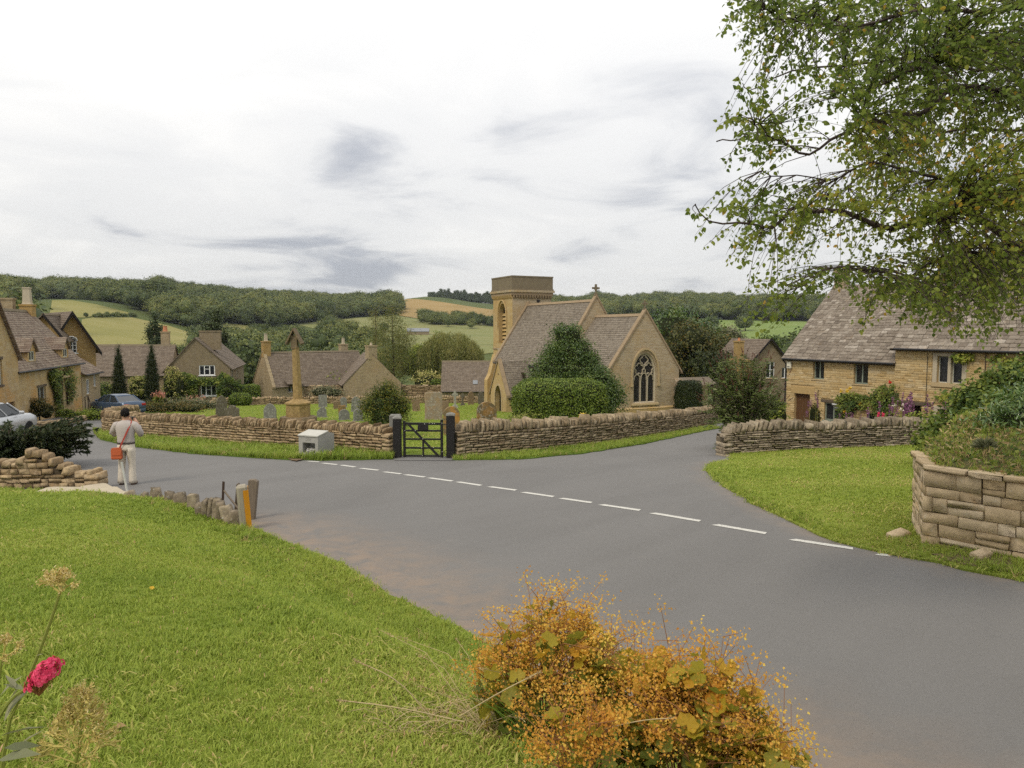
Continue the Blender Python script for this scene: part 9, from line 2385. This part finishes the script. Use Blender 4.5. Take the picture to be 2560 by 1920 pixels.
# dry grass thrown over the foot of the plants
def straw(label, px_range, py_range, Yr, n, L_, seed, mat=None, name='dry_grass', up=(.02, .25), r=.0016, seedh=0):
 rng = np.random.default_rng(seed); p0 = at((px_range[0] + px_range[1]) / 2, (py_range[0] + py_range[1]) / 2, (Yr[0] + Yr[1]) / 2); z0 = Hs(p0.x, p0.y)
 root = empty(name, (p0.x, p0.y, z0), 0, label, 'grass', kind='stuff'); mb = MB(); P, T = [], []
 for k in range(n):
  q = at(rng.uniform(*px_range), rng.uniform(*py_range), rng.uniform(*Yr)); b = Vector((q.x, q.y, Hs(q.x, q.y) + .02)); a = rng.uniform(0, 6.28); l = L_ * rng.uniform(.5, 1.3); e = b + Vector((math.cos(a) * l, math.sin(a) * l * .6, l * rng.uniform(*up))); m = b.lerp(e, .55) + Vector((0, 0, l * rng.uniform(.05, .22)))
  mb.tube([b - Vector((p0.x, p0.y, z0)), m - Vector((p0.x, p0.y, z0)), e - Vector((p0.x, p0.y, z0))], [r, r * .8, r * .4], 3, cap=False)
  if seedh:
   d = (e - m).normalized(); s = rng.uniform(0, 1, 24); P.append(np.array(e - Vector((p0.x, p0.y, z0)))[None] - np.array(d)[None] * (s * .07)[:, None] + rng.normal(0, .004, (24, 3)))
 mb.build('stalks', mat or M['straw_plain'], root)
 if seedh: leaf_object('seed_ears', np.concatenate(P), .013, M['straw'], root, rng, rng.uniform(0, 1, sum(map(len, P))), LEAF_NARROW, .2)
M['grassgreen'] = m_plain('green grass stem', (.13, .21, .03), .6, .25, .2, 30)
M['straw_plain'] = m_plain('straw stalk', (.42, .33, .18), .7, .2, .25, 30)
straw('dry bleached grass lying at the foot of the orange plants', (950, 1650), (1830, 2000), (2.8, 3.1), 460, .15, 3, up=(.0, .35))
straw('few long dry grass stalks with seed ears in front of the orange plants', (1150, 1500), (1800, 1940), (2.75, 3.0), 30, .42, 4, seedh=1, up=(.3, .8), r=.0018)
straw('green grass tuft beside the orange plants', (1300, 1420), (1830, 1900), (2.75, 2.9), 90, .26, 5, M['grassgreen'], 'grass_tuft', (.6, 1.2), .0022)
# four long stalks reaching over the lawn
for k, (a, b, c, l_) in enumerate([((1080, 1800), (1000, 1700), (885, 1650), 'upper arching dry stalk over the lawn'), ((1160, 1805), (1010, 1770), (845, 1750), 'low flat dry stalk over the lawn'), ((1150, 1790), (1250, 1730), (1350, 1680), 'dry stalk crossing the first orange plant'), ((1480, 1830), (1600, 1800), (1690, 1795), 'dry stalk across the middle orange plant')]):
 A, B, C_ = at(*a, 2.45), at(*b, 2.42), at(*c, 2.4); o = empty('grass_stalk', A, 0, l_, 'grass stalk'); mb = MB()
 pts = [Vector(p) for p in smooth_line([tuple(Vector((0, 0, 0))), tuple(B - A), tuple(C_ - A)], 2)]; mb.tube(pts, [.0018] * (len(pts) - 1) + [.0008], 4); mb.build('stem', M['straw_plain'], o)
 rng = rng_next(); s = rng.uniform(.75, 1, 40); A_np = np.array([tuple(p) for p in pts]); ss = np.linspace(0, 1, len(pts)); P = np.stack([np.interp(s, ss, A_np[:, i]) for i in range(3)], 1) + rng.normal(0, .003, (40, 3)); leaf_object('seed_ear', P, .012, M['straw'], o, rng, rng.uniform(0, 1, 40), LEAF_NARROW, .2)
# ------------------------------------------------------------------ valerian in the near left corner
def stem_line(mb, pts, r0=.004, r1=.002):
 P = [Vector(p) for p in smooth_line([tuple(p) for p in pts], 2)]; mb.tube(P, list(np.linspace(r0, r1, len(P))), 6); return P
def valerian():
 b = at(-90, 2150, 1.22); z0 = Hs(b.x, b.y); root = empty('valerian_plant', (b.x, b.y, z0), 0, 'pink flowering valerian with straw coloured seed heads close to the camera', 'plant'); O = Vector((b.x, b.y, z0))
 rng = rng_next()
 def q(px, py, Y): return at(px, py, Y) - O
 mb = MB()
 stem_line(mb, [Vector((0, 0, -.02)), q(0, 1850, 1.2), q(70, 1700, 1.2), q(125, 1560, 1.2), q(150, 1480, 1.2)]); stem_line(mb, [Vector((.01, 0, -.02)), q(-30, 1850, 1.15), q(20, 1750, 1.15), q(75, 1715, 1.15)]); stem_line(mb, [Vector((0, .01, -.02)), q(-20, 1800, 1.25), q(5, 1650, 1.25)]); stem_line(mb, [Vector((.03, 0, -.02)), q(150, 2000, 1.15), q(195, 1900, 1.15), q(205, 1790, 1.15)], .005, .002)
 mb.build('stem', M['greenstem'], root)
 def fork(mb, p, d, L_, depth, ends):
  e = p + d * L_; mb.tube([p, e], [.0016, .0011], 4, cap=False)
  if depth == 0: ends.append(e); return
  for k in range(3 if depth > 1 else 2):
   dd = (d + Vector(rng.normal(0, .42, 3))).normalized(); fork(mb, e, dd, L_ * .72, depth - 1, ends)
 # seed heads: forked panicles with feathery tips
 for cx, base, dirs, L0, dep in (((150, 1480), q(150, 1482, 1.2), [(-.7, 0, .6), (.0, 0, 1), (.7, 0, .6), (.3, -.5, .8), (-.3, .5, .8)], .016, 3), ((5, 1650), q(5, 1650, 1.25), [(-.5, 0, .8), (.3, 0, 1), (.7, 0, .5)], .017, 3)):
  mb = MB(); ends = []
  for d in dirs: fork(mb, base, Vector(d).normalized(), L0, dep, ends)
  hd_ = mb.build('seed_head', M['seedstem'], root); P = np.array([tuple(e) for e in ends]); P = np.repeat(P, 6, 0) + rng.normal(0, .003, (len(P) * 6, 3)); leaf_object('seeds', P, .006, M['seedhead'], hd_, rng, rng.uniform(0, 1, len(P)), LEAF_NARROW, .2)
 # big feathery panicle at the bottom
 mb = MB(); ends = []
 for t in np.linspace(0, 1, 6):
  p = q(195, 1910, 1.15).lerp(q(205, 1770, 1.15), t)
  for s in (-1, 1):
   for yy in (-.5, .5): fork(mb, p, Vector((s * (.9 - .5 * t), yy, .75 + .4 * t)).normalized(), .024 * (1.15 - .6 * t), 3, ends)
 fork(mb, q(205, 1785, 1.15), Vector((0, 0, 1)), .02, 3, ends)
 hd_ = mb.build('seed_head', M['seedstem'], root); P = np.array([tuple(e) for e in ends]); P = np.repeat(P, 3, 0) + rng.normal(0, .0035, (len(P) * 3, 3)); leaf_object('seeds', P, .0055, M['seedhead'], hd_, rng, rng.uniform(0, 1, len(P)), LEAF_NARROW, .2)
 # pink flower head: many small five petalled florets on a tilted dome
 c = q(112, 1692, 1.12); mb = MB(); P, D = [], []
 for k in range(150):
  d = Vector(rng.normal(0, 1, 3)); d.normalize(); d.z = abs(d.z) * .8 - .15; jr = rng.uniform(.6, 1.2); e = c + Vector((d.x * .027 + d.z * .008, d.y * .022, d.z * .040 + d.x * .012)) * jr + c * 0; P.append(tuple(e)); D.append(tuple(d))
  if k % 4 == 0: mb.tube([c + Vector((-.01, 0, -.03)), e], [.0012, .0008], 3, cap=False)
 fh = mb.build('flower_head', M['redstem'], root)
 P = np.array(P); D = np.array(D); PP, DD = [], []
 for j in range(5):
  a = rng.normal(size=P.shape); t = np.cross(D, a); t /= np.linalg.norm(t, axis=1, keepdims=True); PP.append(P + t * .0026); DD.append(D)
 PP, DD = np.concatenate(PP), np.concatenate(DD); leaf_object('petals', PP, .0065, M['pink'], fh, rng, rng.uniform(0, 1, len(PP)), LEAF_OVATE, .7, DD)
 # leaves: pointed, grey green, in pairs
 LM = (np.array([(0, 0, 0), (.25, -.13, .03), (.55, -.15, .03), (1, 0, -.08), (.55, .15, .03), (.25, .13, .03), (.5, 0, -.01)]), np.array([(0, 1, 6), (1, 2, 6), (2, 3, 6), (3, 4, 6), (4, 5, 6), (5, 0, 6)]))
 lv = Pieces('leaf', [LM], M['leaf_sage'], root, 60)
 for px, py, Y, rx, ry, rz_, s in ((40, 1720, 1.15, .3, -.5, 2.6, .035), (60, 1725, 1.15, 0, -.2, 2.9, .04), (15, 1790, 1.15, .2, -.9, .3, .06), (0, 1840, 1.15, -.4, -.2, .2, .07), (10, 1870, 1.1, .5, .1, .4, .05), (20, 1760, 1.18, 0, -1.0, .2, .05), (10, 1805, 1.2, .1, -1.1, .8, .05), (90, 1640, 1.19, 0, -.3, .2, .012), (-5, 1900, 1.1, .2, -.3, -.2, .08), (30, 1880, 1.12, -.2, -.6, .5, .05), (0, 1740, 1.2, .3, -.8, .1, .05)):
  p = q(px, py, Y); lv.add(TRS(p, (rx, ry, rz_), (s, s, s)), float(rng.uniform(.1, .8)))
 lv.build()
M['seedstem'] = m_plain('seed stalk', (.50, .42, .13), .7, .2, .2, 30)
valerian()
# fallen leaves on the lawn
for k, (px_, py_, s_, l_) in enumerate([(300, 1818, .05, 'dry curled brown leaf on the near lawn'), (380, 1470, .05, 'small yellow leaf lying on the lawn'), (428, 1335, .07, 'brown leaf by the lawn centre'), (750, 1356, .05, 'leaf lying on the road edge')]):
 d = ray(px_, py_); t = 2.0
 for _ in range(400):
  p = CAM + d * t
  if p.z < Hs(p.x, p.y) + .055: break
  t += .03
 T_, F_ = LEAF_OVATE; o = link('fallen_leaf', np_mesh('fallen_leaf', T_ * np.array((s_, s_, s_ * 3)), F_), M['yellow'] if k == 1 else M['straw']); o.location = p; o.rotation_euler = (.3, -.4, k * 1.7); o.color = (.1, 0, 0, 1); tag(o, l_, 'leaf')
# ------------------------------------------------------------------ thin summer haze over the valley
mb = MB(); mb.box2((-3200, -60, -40), (3200, 2230, 130)); hz_ = mb.build('haze', None, None); hz_.data.materials.clear()
hm = bpy.data.materials.new('thin haze'); hm.use_nodes = True; hn = hm.node_tree.nodes; hn.clear()
ho_ = hn.new('ShaderNodeOutputMaterial'); hv = hn.new('ShaderNodeVolumePrincipled'); hv.inputs['Color'].default_value = (.80, .87, .95, 1); hv.inputs['Density'].default_value = .00008; hv.inputs['Anisotropy'].default_value = 0.0
hm.node_tree.links.new(hv.outputs[0], ho_.inputs['Volume']); hz_.data.materials.append(hm); hz_['kind'] = 'stuff'
